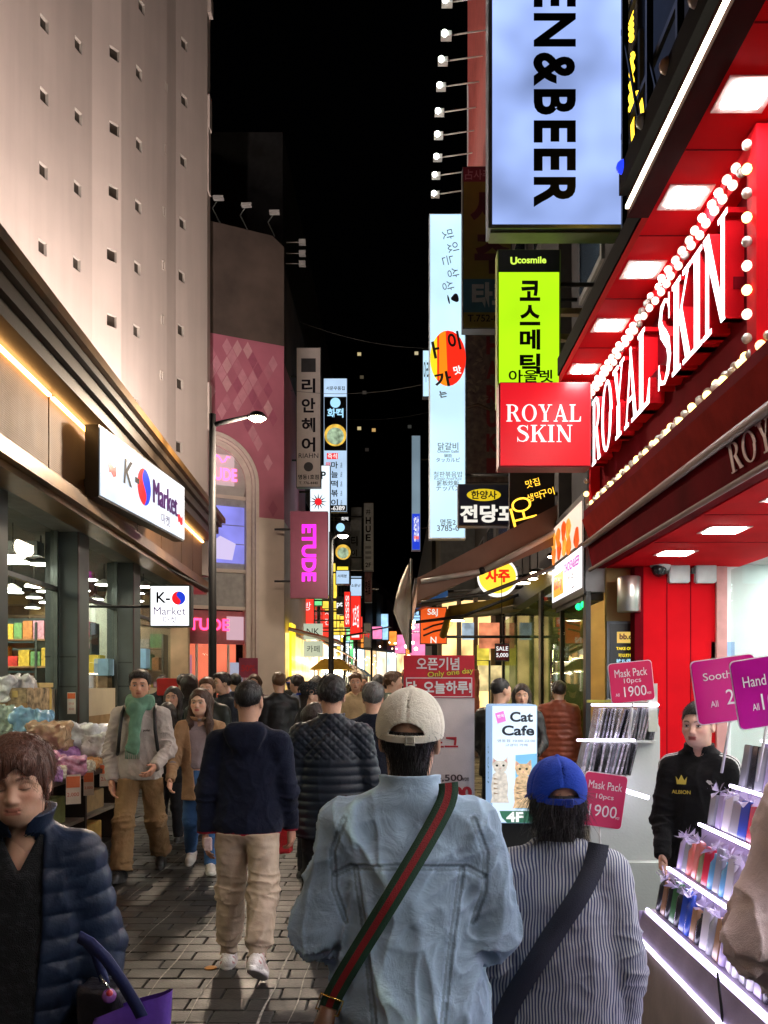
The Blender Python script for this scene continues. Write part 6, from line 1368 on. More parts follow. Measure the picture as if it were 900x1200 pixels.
boxpart('inner_wall_far', mat('green_tint_wall',(.26,.28,.16),.7), bq, 2.4, 6, 18.1, 18.2, 0, 3.3)
for y in (10.9,12.3,14.5,16.3): boxpart('ceiling_light', glow('rest_lamp_b',(1,.80,.42),95), bq, 3.1, 3.4, y-.15, y+.15, 3.36, 3.382)
boxpart('ceiling_light', glow('rest_lamp',(1,.80,.42),55), bq, 2.40, 2.66, 11.0, 11.3, 3.06, 3.09)  # extra lamp added under the head frame to brighten the figure by the glass
MB().tube([(2.20,12.1,.95),(2.20,12.1,2.15)], .022, 8).build('door_handle', mat('chrome',(.75,.75,.75),.15,1), bq)
a_, b_ = 2.2/.219, 2.2/.182
t = thing('chicken_lightbox', (2.2,10.9,3), 'lit menu screen box with fried chicken pictures facing the street', 'sign')
zt_, zb_ = CAMZ+1.02*2.2, CAMZ+.50*2.2
boxpart('case', mat('case_white',(.55,.56,.60),.4,var=.1), t, 2.215, 2.48, a_, b_, zb_, zt_, .008); fcx = 2.2
boxpart('bezel', mat('bezel_black',(.01,.01,.012),.4), t, 2.20, 2.214, a_-.01, b_+.01, zb_-.03, zt_+.03)
def scr(nm, m_, f0, f1, g0, g1, l=.0): return boxpart(nm, m_, t, 2.190-l, 2.194-l, b_+(a_-b_)*f0, b_+(a_-b_)*f1, zb_+(zt_-zb_)*g0, zb_+(zt_-zb_)*g1)
scr('menu_white', glow('menu_white',(1,.95,.98),1.2), .03, .97, .05, .48); scr('menu_photo', glow('menu_cream',(1,.75,.6),.9), .03, .97, .52, .95)
rg = random.Random(5)
for i in range(9):
    f, g = .08+.84*(i%5)/4.6+rg.uniform(-.03,.03), (.60 if i < 5 else .80)+rg.uniform(-.03,.03)
    y, z = b_+(a_-b_)*f, zb_+(zt_-zb_)*g; MB().prism([(.16*math.cos(k)*(1+.2*math.sin(3*k+i)), .13*math.sin(k)) for k in np.linspace(0,2*math.pi,14)[:-1]], (2.1885-.001*i,y,z), (0,-1,0), (0,0,1), .001).build('chicken_piece', glow('chicken_%d'%(i%3),[(1,.22,.02),(.9,.10,.01),(1,.40,.05)][i%3],.9,.5,14), t)
scr('menu_logo', glow('logo_orange',(1,.42,.03),1), .08, .42, .10, .36, .002)
lettering('bb.q', t, redp, (2.187,b_+(a_-b_)*.25,zb_+(zt_-zb_)*.23), (0,-1,0), CAMU, w=.5, h=.2, bold=.04); lettering('CHICKEN&BEER', t, glow('print_magenta',(.6,.05,.5),.8), (2.188,b_+(a_-b_)*.70,zb_+(zt_-zb_)*.36), (0,-1,0), CAMU, w=.95, h=.12, bold=.03); lettering('치킨', t, bk, (2.188,b_+(a_-b_)*.68,zb_+(zt_-zb_)*.18), (0,-1,0), CAMU, w=.4, h=.2)
for z in (zb_-.09,): 
    boxpart('under_tray', dark, t, 2.22, 2.46, a_+.1, b_-.2, z, z+.085)
    for y in (a_+.2, a_+.5): MB().ball((2.25,y,z-.04), .045, 8).build('green_indicator', glow('green_led',(.02,1,.25),2.5), t)
t = thing('takeout_board', W(730,860,9.9), 'dark framed board lettered in yellow, standing left of the red wall', 'sign')
a, b = W(711,880,9.95), W(748,728,9.95)
boxpart('frame', mat('board_frame',(.10,.11,.13),.4,.5), t, a.x, b.x, 9.94, 9.975, a.z, b.z); boxpart('panel', mat('board_panel',(.012,.014,.022),.3), t, a.x+.03, b.x-.03, 9.93, 9.938, a.z+.03, b.z-.03)
def TB(s_, px, py, w, m_, bold=.02): c = W(px,py,9.93); lettering(s_, t, m_, (c.x,9.93,c.z), CAMX, CAMU, w=w*.00993, bold=bold)
c = W(733,747,9.93); boxpart('logo_plate', glow('logo_plate',(.95,.62,.15),.7), t, c.x-.10, c.x+.10, 9.922, 9.928, c.z-.065, c.z+.065); lettering('bb.q', t, mat('print_brown',(.15,.03,.02),.5), (c.x,9.920,c.z), CAMX, CAMU, w=.15, bold=.04)
yl = glow('print_yellow',(1,.75,.05),1); TB('TAKE OUT',733,760,22,yl,.03); TB('可以打包',733,768,17,yl); TB('持ち帰り',733,775,22,glow('print_sky',(.4,.75,1),1)); 
# ================================================================ awnings and stalls further down, right
t = thing('brown_awning', (2.2,13,3), 'wide dark brown retractable awning reaching over the street on the right', 'awning')
aw = mat('awning_brown',(.30,.18,.13),.75,var=.1,vscale=3,bump=.1); ya, yb = 11.9, 16.2
def awp(x, y): f = (2.24-x)/1.95; return 4.15-1.02*f
m = MB(); n = 8
for i in range(n):
    xa, xb = 2.24-1.95*i/n, 2.24-1.95*(i+1)/n; za, zb3 = awp(xa,0)-.03*math.sin(math.pi*i/n), awp(xb,0)-.03*math.sin(math.pi*(i+1)/n)
    m.hexa([(xa,ya,za),(xb,ya,zb3),(xb,yb,zb3),(xa,yb,za),(xa,ya,za+.02),(xb,ya,zb3+.02),(xb,yb,zb3+.02),(xa,yb,za+.02)])
m.build('fabric', aw, t); zf = awp(.29,0)
m = MB(); m.hexa([(2.24,ya-.006,3.62),(.30,ya-.006,zf-.30),(.30,ya-.001,zf-.30),(2.24,ya-.001,3.62),(2.24,ya-.006,awp(2.24,0)+.02),(.30,ya-.006,zf+.02),(.30,ya-.001,zf+.02),(2.24,ya-.001,awp(2.24,0)+.02)]); m.build('side_flap', aw, t)
boxpart('valance', aw, t, .282, .29, ya, yb, zf-.32, zf+.01); boxpart('front_bar', mat('bar_dark',(.10,.09,.08),.4,.5), t, .25, .281, ya, yb, zf-.06, zf+.02)
pale_bar = mat('bar_pale',(.6,.55,.5),.5)
for k, y in enumerate((ya-.05, yb-.6)): 
    MB().tube([(.34,y,zf-.04),(1.15,y,zf+.10)], .035, 8).build('folding_arm', pale_bar, t); MB().tube([(1.22,y,zf+.12),(2.24,y,zf+.66)], .04, 8).build('folding_arm', pale_bar, t); MB().ball((1.185,y,zf+.11), .055, 10).build('elbow', dark, t); MB().tube([(.34,y,zf-.33),(1.2,y,zf-.22),(2.24,y,zf+.18)], .028, 8).build('lower_rail', mat('bar_dark',(.10,.09,.08),.4,.5), t)
t = thing('cream_flag', W(470,760,12.4), 'cream cloth flag hanging from the outer corner of the brown awning', 'flag')
c = W(470,670,12.4); m = MB(); V = []; nn_ = 8
fl_px = [(478,662,481),(470,680,482),(464,700,482),(461,716,481),(467,733,480),(473,748,479.5),(477,760,479)]
for x0, y0, x1 in fl_px:
    for j in range(5): f = j/4; V.append(W(x0+(x1-x0)*f, y0+2*math.sin(j*2), 12.4+.06*math.sin(j*1.9+y0*.05)))
m.add(V, [(i*5+j,i*5+j+1,i*5+j+6,i*5+j+5) for i in range(6) for j in range(4)], True); o = m.build('cloth', mat('cream_cloth',(.78,.70,.58),.85,bump=.2), t)
sm = o.modifiers.new('thick','SOLIDIFY'); sm.thickness = .006
MB().tube([W(482,655,12.4),W(481,765,12.4)], .02, 6).build('pole', frame_m, t)
t = thing('blue_awning', W(506,703,17), 'small glossy blue awning below the brown one', 'awning'); a, b = W(487,715,17), W(525,690,17)
m = MB(); m.hexa([(a.x,17,a.z),(b.x,17,a.z+.28),(b.x,17.6,a.z+.28),(a.x,17.6,a.z),(a.x,17,a.z+.30),(b.x,17,b.z+.02),(b.x,17.6,b.z+.2),(a.x,17.6,b.z-.1)]); m.build('fabric', mat('blue_vinyl',(.02,.10,.35),.3,var=.25,vscale=3), t); MB().tube([(b.x,17.3,a.z+.4),(2.75,17.3,a.z+.5)], .03,6).build('arm', dark, t)
t, T, R, D = hang('orange_banner','orange lit cloth banner with black and white brush strokes under the blue awning',492,524,711,755,17.6,glow('banner_orange',(1,.13,.02),.75,.15,2),thick=.05,wall_x=2.75)
for y0 in (730,737): MB().tube([W(496,y0+8,17.58),W(508,y0+3,17.58),W(521,y0,17.58)], .02, 6).build('brush_stroke', bk, t)
T('S&J',507,718,w=12,m=glow('print_cream',(.95,.93,.85),.8)); T('N',508,750,w=7,m=glow('print_cream',(.95,.93,.85),.8))
t = thing('round_fortune_sign', W(583,700,15.2), 'yellow and white round lit sign with red Korean letters under the brown awning', 'sign'); c = W(583,676,15.2)
def disc(nm, r, m_, l, sy=1.): return MB().prism([(r*math.cos(i*math.pi/16), sy*r*math.sin(i*math.pi/16)) for i in range(32)], (c.x,15.2-l,c.z), CAMX, CAMU, .03 if l < .004 else .003).build(nm, m_, t)
disc('rim', .36, glow('disc_white',(1,.96,.9),1.1), 0); disc('face', .33, glow('oval_yellow_b',(1,.72,.05),1.1), .006, .9); lettering('사주', t, glow('print_red_b',(1,.03,.01),1), (c.x,15.188,c.z+.02), CAMX, CAMU, w=.44, h=.24, bold=.05); boxpart('blue_band', glow('band_sky',(.25,.6,1),1), t, c.x-.35, c.x+.35, 15.21, 15.24, c.z+.30, c.z+.47); MB().tube([(c.x+.3,15.22,c.z),(2.75,15.22,c.z+.1)], .025,6).build('bracket', dark, t)
t = thing('yellow_awning', (1.4,16.5,2.9), 'mustard yellow folded awning over the clothes stall', 'awning')
for (a3, b3, r_, nm, mt_) in ((W(527,716,16),W(612,700,16.4),.10,'roll',mat('mustard',(.55,.34,.05),.7)),(W(527,722,16.05),W(612,712,16.4),.06,'valance_bar',mat('mustard_pale',(.5,.42,.25),.6)),(W(527,716,16),W(519,745,16.5),.07,'drop_cloth',mat('mustard',(.55,.34,.05),.7))): MB().tube([a3,(a3+b3)/2+Vector((0,0,-.03)),b3], r_, 10).build(nm, mt_, t)
MB().tube([W(612,702,16.4),(2.75,16.8,3.3)], .04, 6).build('arm', dark, t)
MB().lathe([(.02,.08),(.13,.03),(.15,0)], W(536,727,16.2), n=14).build('lamp_shade', dark, t); MB().lathe([(.13,-.012),(.14,-.005),(.13,-.002)], W(536,727,16.2), n=14).build('lamp', glow('stall_lamp',(1,.85,.6),9), t)
cs = thing('clothes_stall', (1.7,19.5,0), 'warm yellow lit clothes stall front below the mustard awning', 'stall')
boxpart('back_panel', glow('stall_gold',(1,.68,.27),1.35,.6,1.8), cs, .95, 2.24, 19.6, 19.7, .4, 3.6)  # panel itself glows, standing in for the stall's warm lighting
for x in (.98,1.42,1.80,2.2): boxpart('post', mat('post_brown',(.10,.065,.04),.6), cs, x-.05, x+.05, 19.45, 19.55, 0, 3.7)
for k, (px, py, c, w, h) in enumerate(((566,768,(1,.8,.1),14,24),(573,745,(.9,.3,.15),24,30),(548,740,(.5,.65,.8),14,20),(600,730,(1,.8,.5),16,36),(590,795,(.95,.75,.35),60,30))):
    q = W(px,py,19.3); boxpart('goods_panel', glow('goods_%d'%k, c, .7,.5,4), cs, q.x-w*.0193/2, q.x+w*.0193/2, 19.25-.02*k, 19.28-.02*k, q.z-h*.0193/2, q.z+h*.0193/2)  # stall light is put into the goods as glow
t, T, R, D = hang('sale_card','dark red sale card with white capitals hanging in the clothes stall',580,597,754,775,14.2,mat('sale_red',(.20,.01,.02),.5),thick=.02); T('SALE',588.5,760,w=14,m=glow('print_white',(1,1,1),.9)); T('5,000',588.5,768,w=14,m=glow('print_white',(1,1,1),.9)); q=W(588,752,14.2); MB().tube([q,(q.x,14.2,3.5)], .006,5).build('string', dark, t)
for k, (px, c) in enumerate(((532,(.75,.68,.55)),(541,(.8,.72,.5)),(551,(.6,.2,.12)))):
    q = W(px,812,13.5+k*.3); soft('hanging_garment', ('pale','cream','red')[k]+' garment hanging at the clothes stall behind the red banner', 'garment', (q.x,13.5+k*.3,q.z-.45), (.34,.16,.95), c, 'wool', 20+k, 'garments at the clothes stall', .3, .03)
t = thing('clothes_rail', (1.0,13.8,0), 'thin metal rail holding the hanging garments', 'rail'); MB().tube([(.75,13.8,0),(.75,13.8,2.05),(1.5,13.8,2.05),(1.5,13.8,0)], .018, 6).build('pipe', frame_m, t)
for k in range(16):
    px = random.uniform(476,490); py = random.uniform(705,790); d = random.uniform(19,26); q = W(px,py,d)
    props(MB().ball(q, .05, 8).build('string_bulb', glow('bulb_far_%d'%(k%3), [(1,.75,.4),(1,.9,.7),(1,.6,.25)][k%3], 10, sample=False)), 'warm bulb in the bright cluster left of the orange banner', 'bulb', 'bulb cluster by the orange banner')
for k, px in enumerate((612,621,630,651)):
    q = W(px,(683,678,671,652)[k],12.6); t = thing('awning_downlight', q, 'flat warm downlight under the head frame by the awning', 'light', 'downlights by the brown awning'); MB().lathe([(.12,0),(.13,.03),(.05,.06)], q, n=14).build('housing', dark, t); MB().lathe([(.11,-.012),(.115,-.004),(.11,-.002)], q, n=14).build('lens', glow('stall_lamp',(1,.85,.6),9), t); MB().tube([q+Vector((0,0,.05)),(q.x,12.6,max(3.9,q.z+.2))], .01,5).build('stem', dark, t)
t = thing('neon_menu_sign', W(600,600,13), 'dark panel of golden neon script above the brown awning', 'neon')
a, b = W(597,625,13.2), W(650,545,13.2); boxpart('panel', mat('neon_panel',(.02,.014,.010),.5), t, a.x, b.x, 13.2, 13.3, a.z, b.z)
ng = glow('neon_gold',(1,.55,.04),2.2)
for s_, px, py, h in (('1',601,607,22),('오',612,596,26),('맛집',624,566,9),('구이',641,577,9),('생막',626,582,9)): c = W(px,py,13.2); lettering(s_, t, ng, (c.x,13.2,c.z), CAMX, CAMU, h=h*.0132, bold=-.005, rot=.25, name='neon_lettering')
# ================================================================ snack stall in front of the left shop
st = thing('snack_stall', (-3.3,6.6,0), 'dark wooden stall with open cubby shelves heaped with snacks on the left', 'stall')
dw_ = mat('stall_wood',(.035,.022,.015),.6,var=.3,vscale=5); cw = mat('shelf_board',(.22,.18,.14),.6,var=.2)
sy0, sy1 = 4.2, 8.75
def sx(y): return -2.80-.02*(y-6)
boxpart('table_top', dw_, st, -3.95, sx(8.75), sy0, sy1, .80, .84); boxpart('back_board', dw_, st, -3.97, -3.93, sy0, sy1, 0, .798); boxpart('base_board', dw_, st, -3.92, -2.86, sy0, sy1, .02, .10)
for y in (4.2,5.1,6.0,6.9,7.75,8.70): boxpart('divider', dw_, st, -3.92, -2.83, y, y+.045, .10, .798)
boxpart('shelf', cw, st, -3.92, -2.84, sy0+.05, sy1-.05, .42, .45)
rg = random.Random(11)
for y in (5.3,6.2,7.05,7.9):
    for z in (.10,.452):
        w = rg.uniform(.3,.6); c = rg.choice([('tan',(.42,.28,.13)),('amber',(.55,.33,.08)),('red',(.4,.06,.04)),('olive',(.16,.18,.06))])
        props(MB().bx(-3.3,-2.9,y,y+w,z,z+rg.uniform(.18,.26)).build('stock_carton', mat('stock_'+c[0],c[1],.7,var=.15,vscale=12), None, .006), c[0]+' carton in a cubby of the snack stall', 'carton', 'cartons in the stall cubbies')
# price cards along the front edge
for k, (px, py, d, w, h) in enumerate(((86,925,7.25,.12,.25),(104,918,7.75,.09,.22),(125,908,8.3,.13,.22),(134,905,8.55,.09,.2))):
    q = W(px,py,d); c = thing('price_card', (q.x,d,q.z), 'pale and orange price card on the stall edge, %s' % ('nearest','second','third','furthest')[k], 'price card', 'price cards on the snack stall')
    m = MB(); m.box((q.x,d,q.z),(w,.006,h), .5); m.build('card', mat('card_cream',(.62,.50,.38),.6), c); m = MB(); m.box((q.x,d-.006,q.z+h*.25),(w*.9,.004,h*.38), .5); m.build('heading', mat('card_orange',(.65,.14,.04),.6), c); lettering('2,000', c, mat('notice_red',(.5,.03,.02),.6), (q.x,d-.008,q.z-h*.18), (math.cos(.5),math.sin(.5),0), CAMU, w=w*.8)
def wrap(c1, c2): 
    def f(Q): s_ = ((Q[:,2]*3+Q[:,0]*2)%1) < .5; return np.where(s_[:,None], np.array(c1), np.array(c2))
    return f
pal = [('white',(.72,.72,.70)),('pale blue',(.50,.64,.74)),('pink',(.70,.30,.48)),('brown',(.34,.20,.10)),('orange',(.70,.30,.10)),('cream',(.68,.60,.44)),('violet',(.42,.20,.50)),('green',(.22,.36,.18))]
cnt = 0
for iy in range(13):
    for ix in range(4):
        y = 5.3+iy*.27+rg.uniform(-.05,.05); x = -2.98-ix*.25+rg.uniform(-.05,.05)
        if x < -3.85: continue
        nm, c = rg.choice(pal); s_ = (rg.uniform(.20,.30),rg.uniform(.18,.26),rg.uniform(.10,.17)); z = .84+ix*.05
        if ix: z = .842
        sz = s_[2]+ix*.055
        o = soft('snack_packet', nm+' crinkled snack packet in the heap on the stall', 'snack', (x,y,z), (s_[0],s_[1],sz), wrap(c,tuple(min(.8,v*1.25+.08) for v in c)), 'plastic', 40+cnt, 'snack packets on the stall', .42, .018); o.rotation_euler = (0,0,rg.uniform(0,3)); cnt += 1
def bag(px, py, d, size, c, lb, seed): q = W(px,py,d); soft('goods_bag', lb, 'bag', (q.x,d,max(.84,q.z-size[2]/2)), size, c, 'plastic', seed, None, .45, size[0]/26)
bag(40,850,8.5,(.34,.3,.30),(.28,.52,.72),'sky blue crumpled plastic bag on the snack heap',71); bag(90,866,8.6,(.6,.4,.30),(.70,.74,.76),'big white plastic bag lying on the snack heap by the column',72); bag(58,862,8.2,(.4,.3,.24),(.50,.34,.20),'tan packet pile beside the blue plastic bag',73); bag(123,872,8.5,(.44,.3,.22),(.74,.77,.76),'white plastic bag at the far end of the snack heap',74)
# tall patterned cartons with plastic on top, far left
t = thing('patterned_carton', W(20,900,8.9), 'tall tan patterned carton at the far left of the stall', 'carton'); a, b = W(-25,900,8.9), W(31,806,8.9)
pat = mat('carton_print',(.50,.36,.20),.7,var=.5,vscale=14,bump=.05); boxpart('box', pat, t, a.x, b.x, 8.9, 9.5, .02, b.z, .01)
for i in range(5):
    for j in range(6):
        if (i+j)%2: c = (a.x+.05+i*.1, b.z-.1-j*.13); boxpart('print_square', mat('carton_brown',(.22,.12,.06),.7) if (i*j)%3 else mat('carton_gold',(.6,.42,.14),.7), t, c[0], c[0]+.06, 8.893, 8.897, c[1], c[1]+.07)
bag(0,808,9.05,(.42,.4,.26),(.75,.75,.73),'white plastic bag on top of the tan carton, left one',81); bag(24,806,9.15,(.30,.34,.24),(.72,.70,.68),'white plastic bag on top of the tan carton, right one',82); bag(8,850,8.6,(.16,.12,.5),(.52,.62,.50),'pale green hanging bag in front of the tan carton',83)
t = thing('yellow_carton', W(36,835,10.4), 'yellow carton stack beside the nearer column', 'carton'); q = W(36,835,10.4); boxpart('box', mat('yellow_card',(.60,.42,.10),.7), t, q.x-.22, q.x+.10, 10.4, 10.8, .02, 1.62, .01); boxpart('box_lid', mat('yellow_card_b',(.66,.50,.2),.7), t, q.x-.23, q.x+.11, 10.39, 10.81, 1.622, 1.68)
q = W(202,805,13); t = thing('red_crate', (q.x,13,0), 'red plastic crate on a stand behind the man in the green scarf', 'crate'); boxpart('crate', mat('red_plastic',(.60,.02,.02),.35), t, q.x-.24, q.x+.24, 13, 13.35, q.z-.13, q.z+.13, .012); boxpart('stand', dark, t, q.x-.18, q.x+.18, 13.05, 13.3, 0, q.z-.132)
q = W(291,783,13.5); t = thing('discount_sign', (q.x,13.5,0), 'maroon pink discount placard held above the crowd on a pole', 'placard'); boxpart('board', mat('placard_pink',(.38,.05,.10),.5), t, q.x-.15, q.x+.15, 13.5, 13.52, q.z-.15, q.z+.16); MB().tube([(q.x,13.53,0),(q.x,13.53,q.z)], .014,6).build('pole', dark, t); lettering('50%', t, mat('placard_red',(.62,.03,.05),.5), (q.x,13.5,q.z), CAMX, CAMU, w=.23, bold=.05)
# ================================================================ standing red banner and the lit café box
a, b = W(473,1028,7.1), W(556,768,7.1); 
t = thing('red_standing_banner', ((a.x+b.x)/2,7.1,0), 'standing red and pale banner with white Korean headline behind the denim jacket', 'banner')
boxpart('sheet', mat('banner_pale',(.60,.52,.50),.45,var=.06), t, a.x, b.x, 7.1, 7.104, .06, b.z)
q = W(0,818,7.1); boxpart('red_top', mat('banner_red',(.55,.015,.03),.42,var=.12), t, a.x, b.x, 7.092, 7.098, q.z, b.z)
wh = mat('print_white_matt',(.72,.70,.70),.5); 
def TW(s_, px, py, w, h, m_=wh, bold=.02, rot=0, l=.012): c = W(px,py,7.1); return lettering(s_, t, m_, (c.x,7.095,c.z), CAMX, CAMU, w=w*.0071, h=h*.0071 if h else None, bold=bold, rot=rot, lift=l)
TW('오픈기념',513,778,50,15); TW('단, 오늘하루!',514,806,76,16,bold=.03); TW('Only one day',528,789,54,8,mat('print_brown_dark',(.06,.02,.015),.5),.06,.10,.008); TW('Only one day',528,789,54,8,mat('print_gold',(.75,.55,.05),.5),.02,.10,.014)
for x0, x1, z0, z1 in ((a.x+.02,b.x-.02,W(0,795,7.1).z,W(0,794,7.1).z),(a.x+.02,b.x-.02,W(0,817,7.1).z,W(0,816,7.1).z),(a.x+.02,a.x+.027,W(0,816,7.1).z,W(0,795,7.1).z),(b.x-.027,b.x-.02,W(0,816,7.1).z,W(0,795,7.1).z)): boxpart('border_line', wh, t, x0, x1, 7.088, 7.091, z0, z1)
dkp = mat('print_dark_matt',(.06,.03,.03),.5); crm = mat('print_crimson',(.45,.01,.02),.5)
TW('4,500',526,912,32,9,dkp,.02,0,.002); TW('won',545,913,9,4,dkp,.01,0,.002); TW('2,900',528,930,50,17,crm,.05,0,.002); TW('won',545,941,10,4,dkp,.01,0,.002); TW('핫도그',512,870,50,16,crm,.03,0,.002)
MB().tube([(a.x+.05,7.14,0),(a.x+.05,7.14,b.z-.02)], .012,6).build('pole', frame_m, t); MB().tube([(b.x-.05,7.14,0),(b.x-.05,7.14,b.z-.02)], .012,6).build('pole', frame_m, t); boxpart('foot', dark, t, a.x-.02, b.x+.02, 7.0, 7.3, 0, .055)
a, b = W(576,965,6.8), W(630,826,6.8); t = thing('cafe_lightbox', ((a.x+b.x)/2,6.9,0), 'lit white and sky blue stand sign with two cats and dark lettering', 'sign')
fr = glow('cafe_face',(.72,.86,1.0),1.0,.08,2); boxpart('case', glow('cafe_side',(.40,.62,.95),.6), t, a.x, b.x, 6.812, 7.25, a.z, b.z, .008); boxpart('face', fr, t, a.x+.008, b.x-.008, 6.8, 6.810, a.z+.008, b.z-.008); boxpart('pedestal', mat('pedestal_black',(.012,.012,.014),.5), t, a.x+.03, b.x-.03, 6.86, 7.2, 0, a.z-.002)
def TC(s_, px, py, w, h, m_, bold=.02, rot=0, l=.006): c = W(px,py,6.8); return lettering(s_, t, m_, (c.x,6.8,c.z), CAMX, CAMU, w=w*.0068, h=h*.0068 if h else None, bold=bold, rot=rot, lift=l)
TC('Cat',611,840,27,12,mat('print_navy_b',(.015,.03,.05),.4),.03); TC('Cafe',607,856,38,12,mat('print_navy_b'  ,(.015,.03,.05),.4),.03); TC('명동점 10:00-22:00',605,868,44,3.2,gp,.0); TC('고양이 카페',605,873,26,3,gp,.0)
def poly6(nm, m_, pts, l): c = W(0,0,6.8); P_ = [W(x,y,6.8) for x,y in pts]; P_ = P_[::-1] if sum(P_[i].x*P_[(i+1)%len(P_)].z-P_[(i+1)%len(P_)].x*P_[i].z for i in range(len(P_))) < 0 else P_; return MB().prism([(p.x,p.z) for p in P_], (0,6.8-l,0), CAMX, CAMU, .0012).build(nm, m_, t)
poly6('pink_tag', glow('tag_pink',(.9,.25,.75),.8), [(580,836),(590,833),(593,845),(583,848)], .004); TC('한국',586.5,839,8,4,glow('print_white',(1,1,1),.9),.02,.2,.008)
poly6('sky_patch', glow('sky_patch',(.25,.62,.95),.8), [(604,885),(629,883),(629,948),(604,948)], .003)
fur = glow('cat_fur',(.80,.74,.66),.75,.25,40); fur2 = glow('cat_ginger',(.85,.60,.36),.75,.35,40); eye = mat('cat_eye',(.03,.05,.03),.3); pk = glow('cat_pink',(.85,.45,.42),.6)
def cat(cx, cy, s_, m1, nm, back=False):
    body = [(cx+s_*x, cy+s_*y) for x, y in ((-9,12),(-11,26),(-10,40),(-12,47),(11,47),(9,38),(10,25),(8,11),(3,8),(-4,8))]; poly6(nm+'_body', m1, body, .006)
    head = [(cx+s_*x, cy+s_*y) for x, y in ((-9,-9),(-4,-5),(4,-5),(9,-10),(10,0),(7,8),(0,11),(-7,8),(-10,0))]; poly6(nm+'_head', m1, head, .009)
    if not back:
        for sx_ in (-1,1): poly6(nm+'_eye', eye, [(cx+s_*(sx_*4+1.6*math.cos(k)), cy+s_*(1+1.4*math.sin(k))) for k in np.linspace(0,5.5,8)], .011); poly6(nm+'_ear', pk, [(cx+s_*sx_*8,cy-s_*7),(cx+s_*sx_*5,cy-s_*5),(cx+s_*sx_*8.6,cy-s_*2)], .0105)
        poly6(nm+'_nose', pk, [(cx-s_*1.3,cy+s_*4),(cx+s_*1.3,cy+s_*4),(cx,cy+s_*5.6)], .011)
    for k in range(4): poly6(nm+'_stripe', glow('cat_stripe',(.45,.32,.22),.6), [(cx-s_*8,cy+s_*(16+k*6)),(cx-s_*1,cy+s_*(18+k*6)),(cx-s_*8,cy+s_*(18.4+k*6))], .008)
cat(586,896,.95,fur,'grey_cat'); cat(613,900,1.0,fur2,'ginger_cat')
poly6('green_mound', glow('mound_green',(.06,.22,.14),.7), [(585,950),(629,950),(629,964),(594,964),(588,958)], .012); TC('4F',603,957,20,12,glow('print_white',(1,1,1),.9),.04,0,.016)
lettering('고양이', t, mat('print_teal',(.05,.25,.35),.5), (a.x,6.99,(a.z+b.z)/2), (0,-1,0), CAMU, w=.34, h=.10, rot=RT, bold=.01)
# ================================================================ mask-pack stand
ms = thing('mask_pack_stand', (1.36,5.0,0), 'white stand with tilted tiers of silver mask packets beside the blue cap', 'display stand')
wp = mat('white_panel',(.62,.66,.64),.45,var=.03)
m = MB(); pr = [(1.06,.62),(1.545,.62),(1.545,1.42),(1.50,1.62),(1.44,1.62),(1.40,1.38),(1.22,1.20),(1.06,1.0)]
boxpart('plinth', wp, ms, 1.10, 1.55, 4.95, 5.60, 0, .62)
m = MB(); m.prism([(1.14,.622),(1.548,.622),(1.548,1.40),(1.49,1.52),(1.36,1.50),(1.30,1.20),(1.14,.98)], (0,5.02,0), CAMX, CAMU, .03); m.build('end_panel', wp, ms)
boxpart('back_panel', wp, ms, 1.52, 1.55, 5.06, 6.2, .625, 1.55); boxpart('side_board', mat('side_board',(.55,.58,.50),.5), ms, 1.465, 1.515, 4.96, 5.0, 1.38, 1.66)
ledw = glow('led_violet_white',(.82,.74,1),9)
silver = [mat('foil_%d'%i, c, .22, .75, var=.35, vscale=18, bump=.3, bscale=30) for i, c in enumerate([(.72,.72,.76),(.5,.5,.55),(.30,.30,.34),(.82,.82,.84)])]
for row, (z, y, x0, x1) in enumerate(((1.33,4.96,1.15,1.49),(1.13,4.88,1.05,1.33))):
    boxpart('tier', wp, ms, x0-.02, x1+.02, y+.0, y+.14, z-.015, z-.001)
    boxpart('led_strip', ledw, ms, x0-.02, x1+.03, y-.012, y+.0, z+.20-.012*0, z+.212)
    n = 16 if row == 0 else 13
    for i in range(n):
        x = x0+(x1-x0)*i/(n-1); o = MB().box((0,0,.095),(.011,.12,.19)).build('mask_packet', silver[(i*7+row)%4]); o.location = (x, y+.07, z+.001); o.rotation_euler = (rg.uniform(-.05,.05), .22+rg.uniform(-.06,.06), rg.uniform(-.12,.12))
        props(o, 'silver foil mask packet standing in the %s tier of the white stand' % ('upper','lower')[row], 'mask packet', 'silver packets in the %s tier' % ('upper','lower')[row])
boxpart('led_strip', ledw, ms, 1.02, 1.05, 4.85, 5.3, 1.12, 1.135); boxpart('yellow_strip', mat('tape_yellow',(.6,.6,.1),.5), ms, 1.10, 1.32, 4.93, 4.945, 1.55, 1.565)
q0 = W(706,918,4.84); MB().tube([q0, W(760,935,4.84)], .012, 6).build('led_strip', ledw, ms)
hot = mat('card_magenta',(.62,.012,.10),.3,var=.03,bump=0); hot2 = mat('card_fuchsia',(.60,.008,.22),.22,var=.03,bump=0); pw = mat('card_white_print',(.85,.82,.84),.45,bump=0)
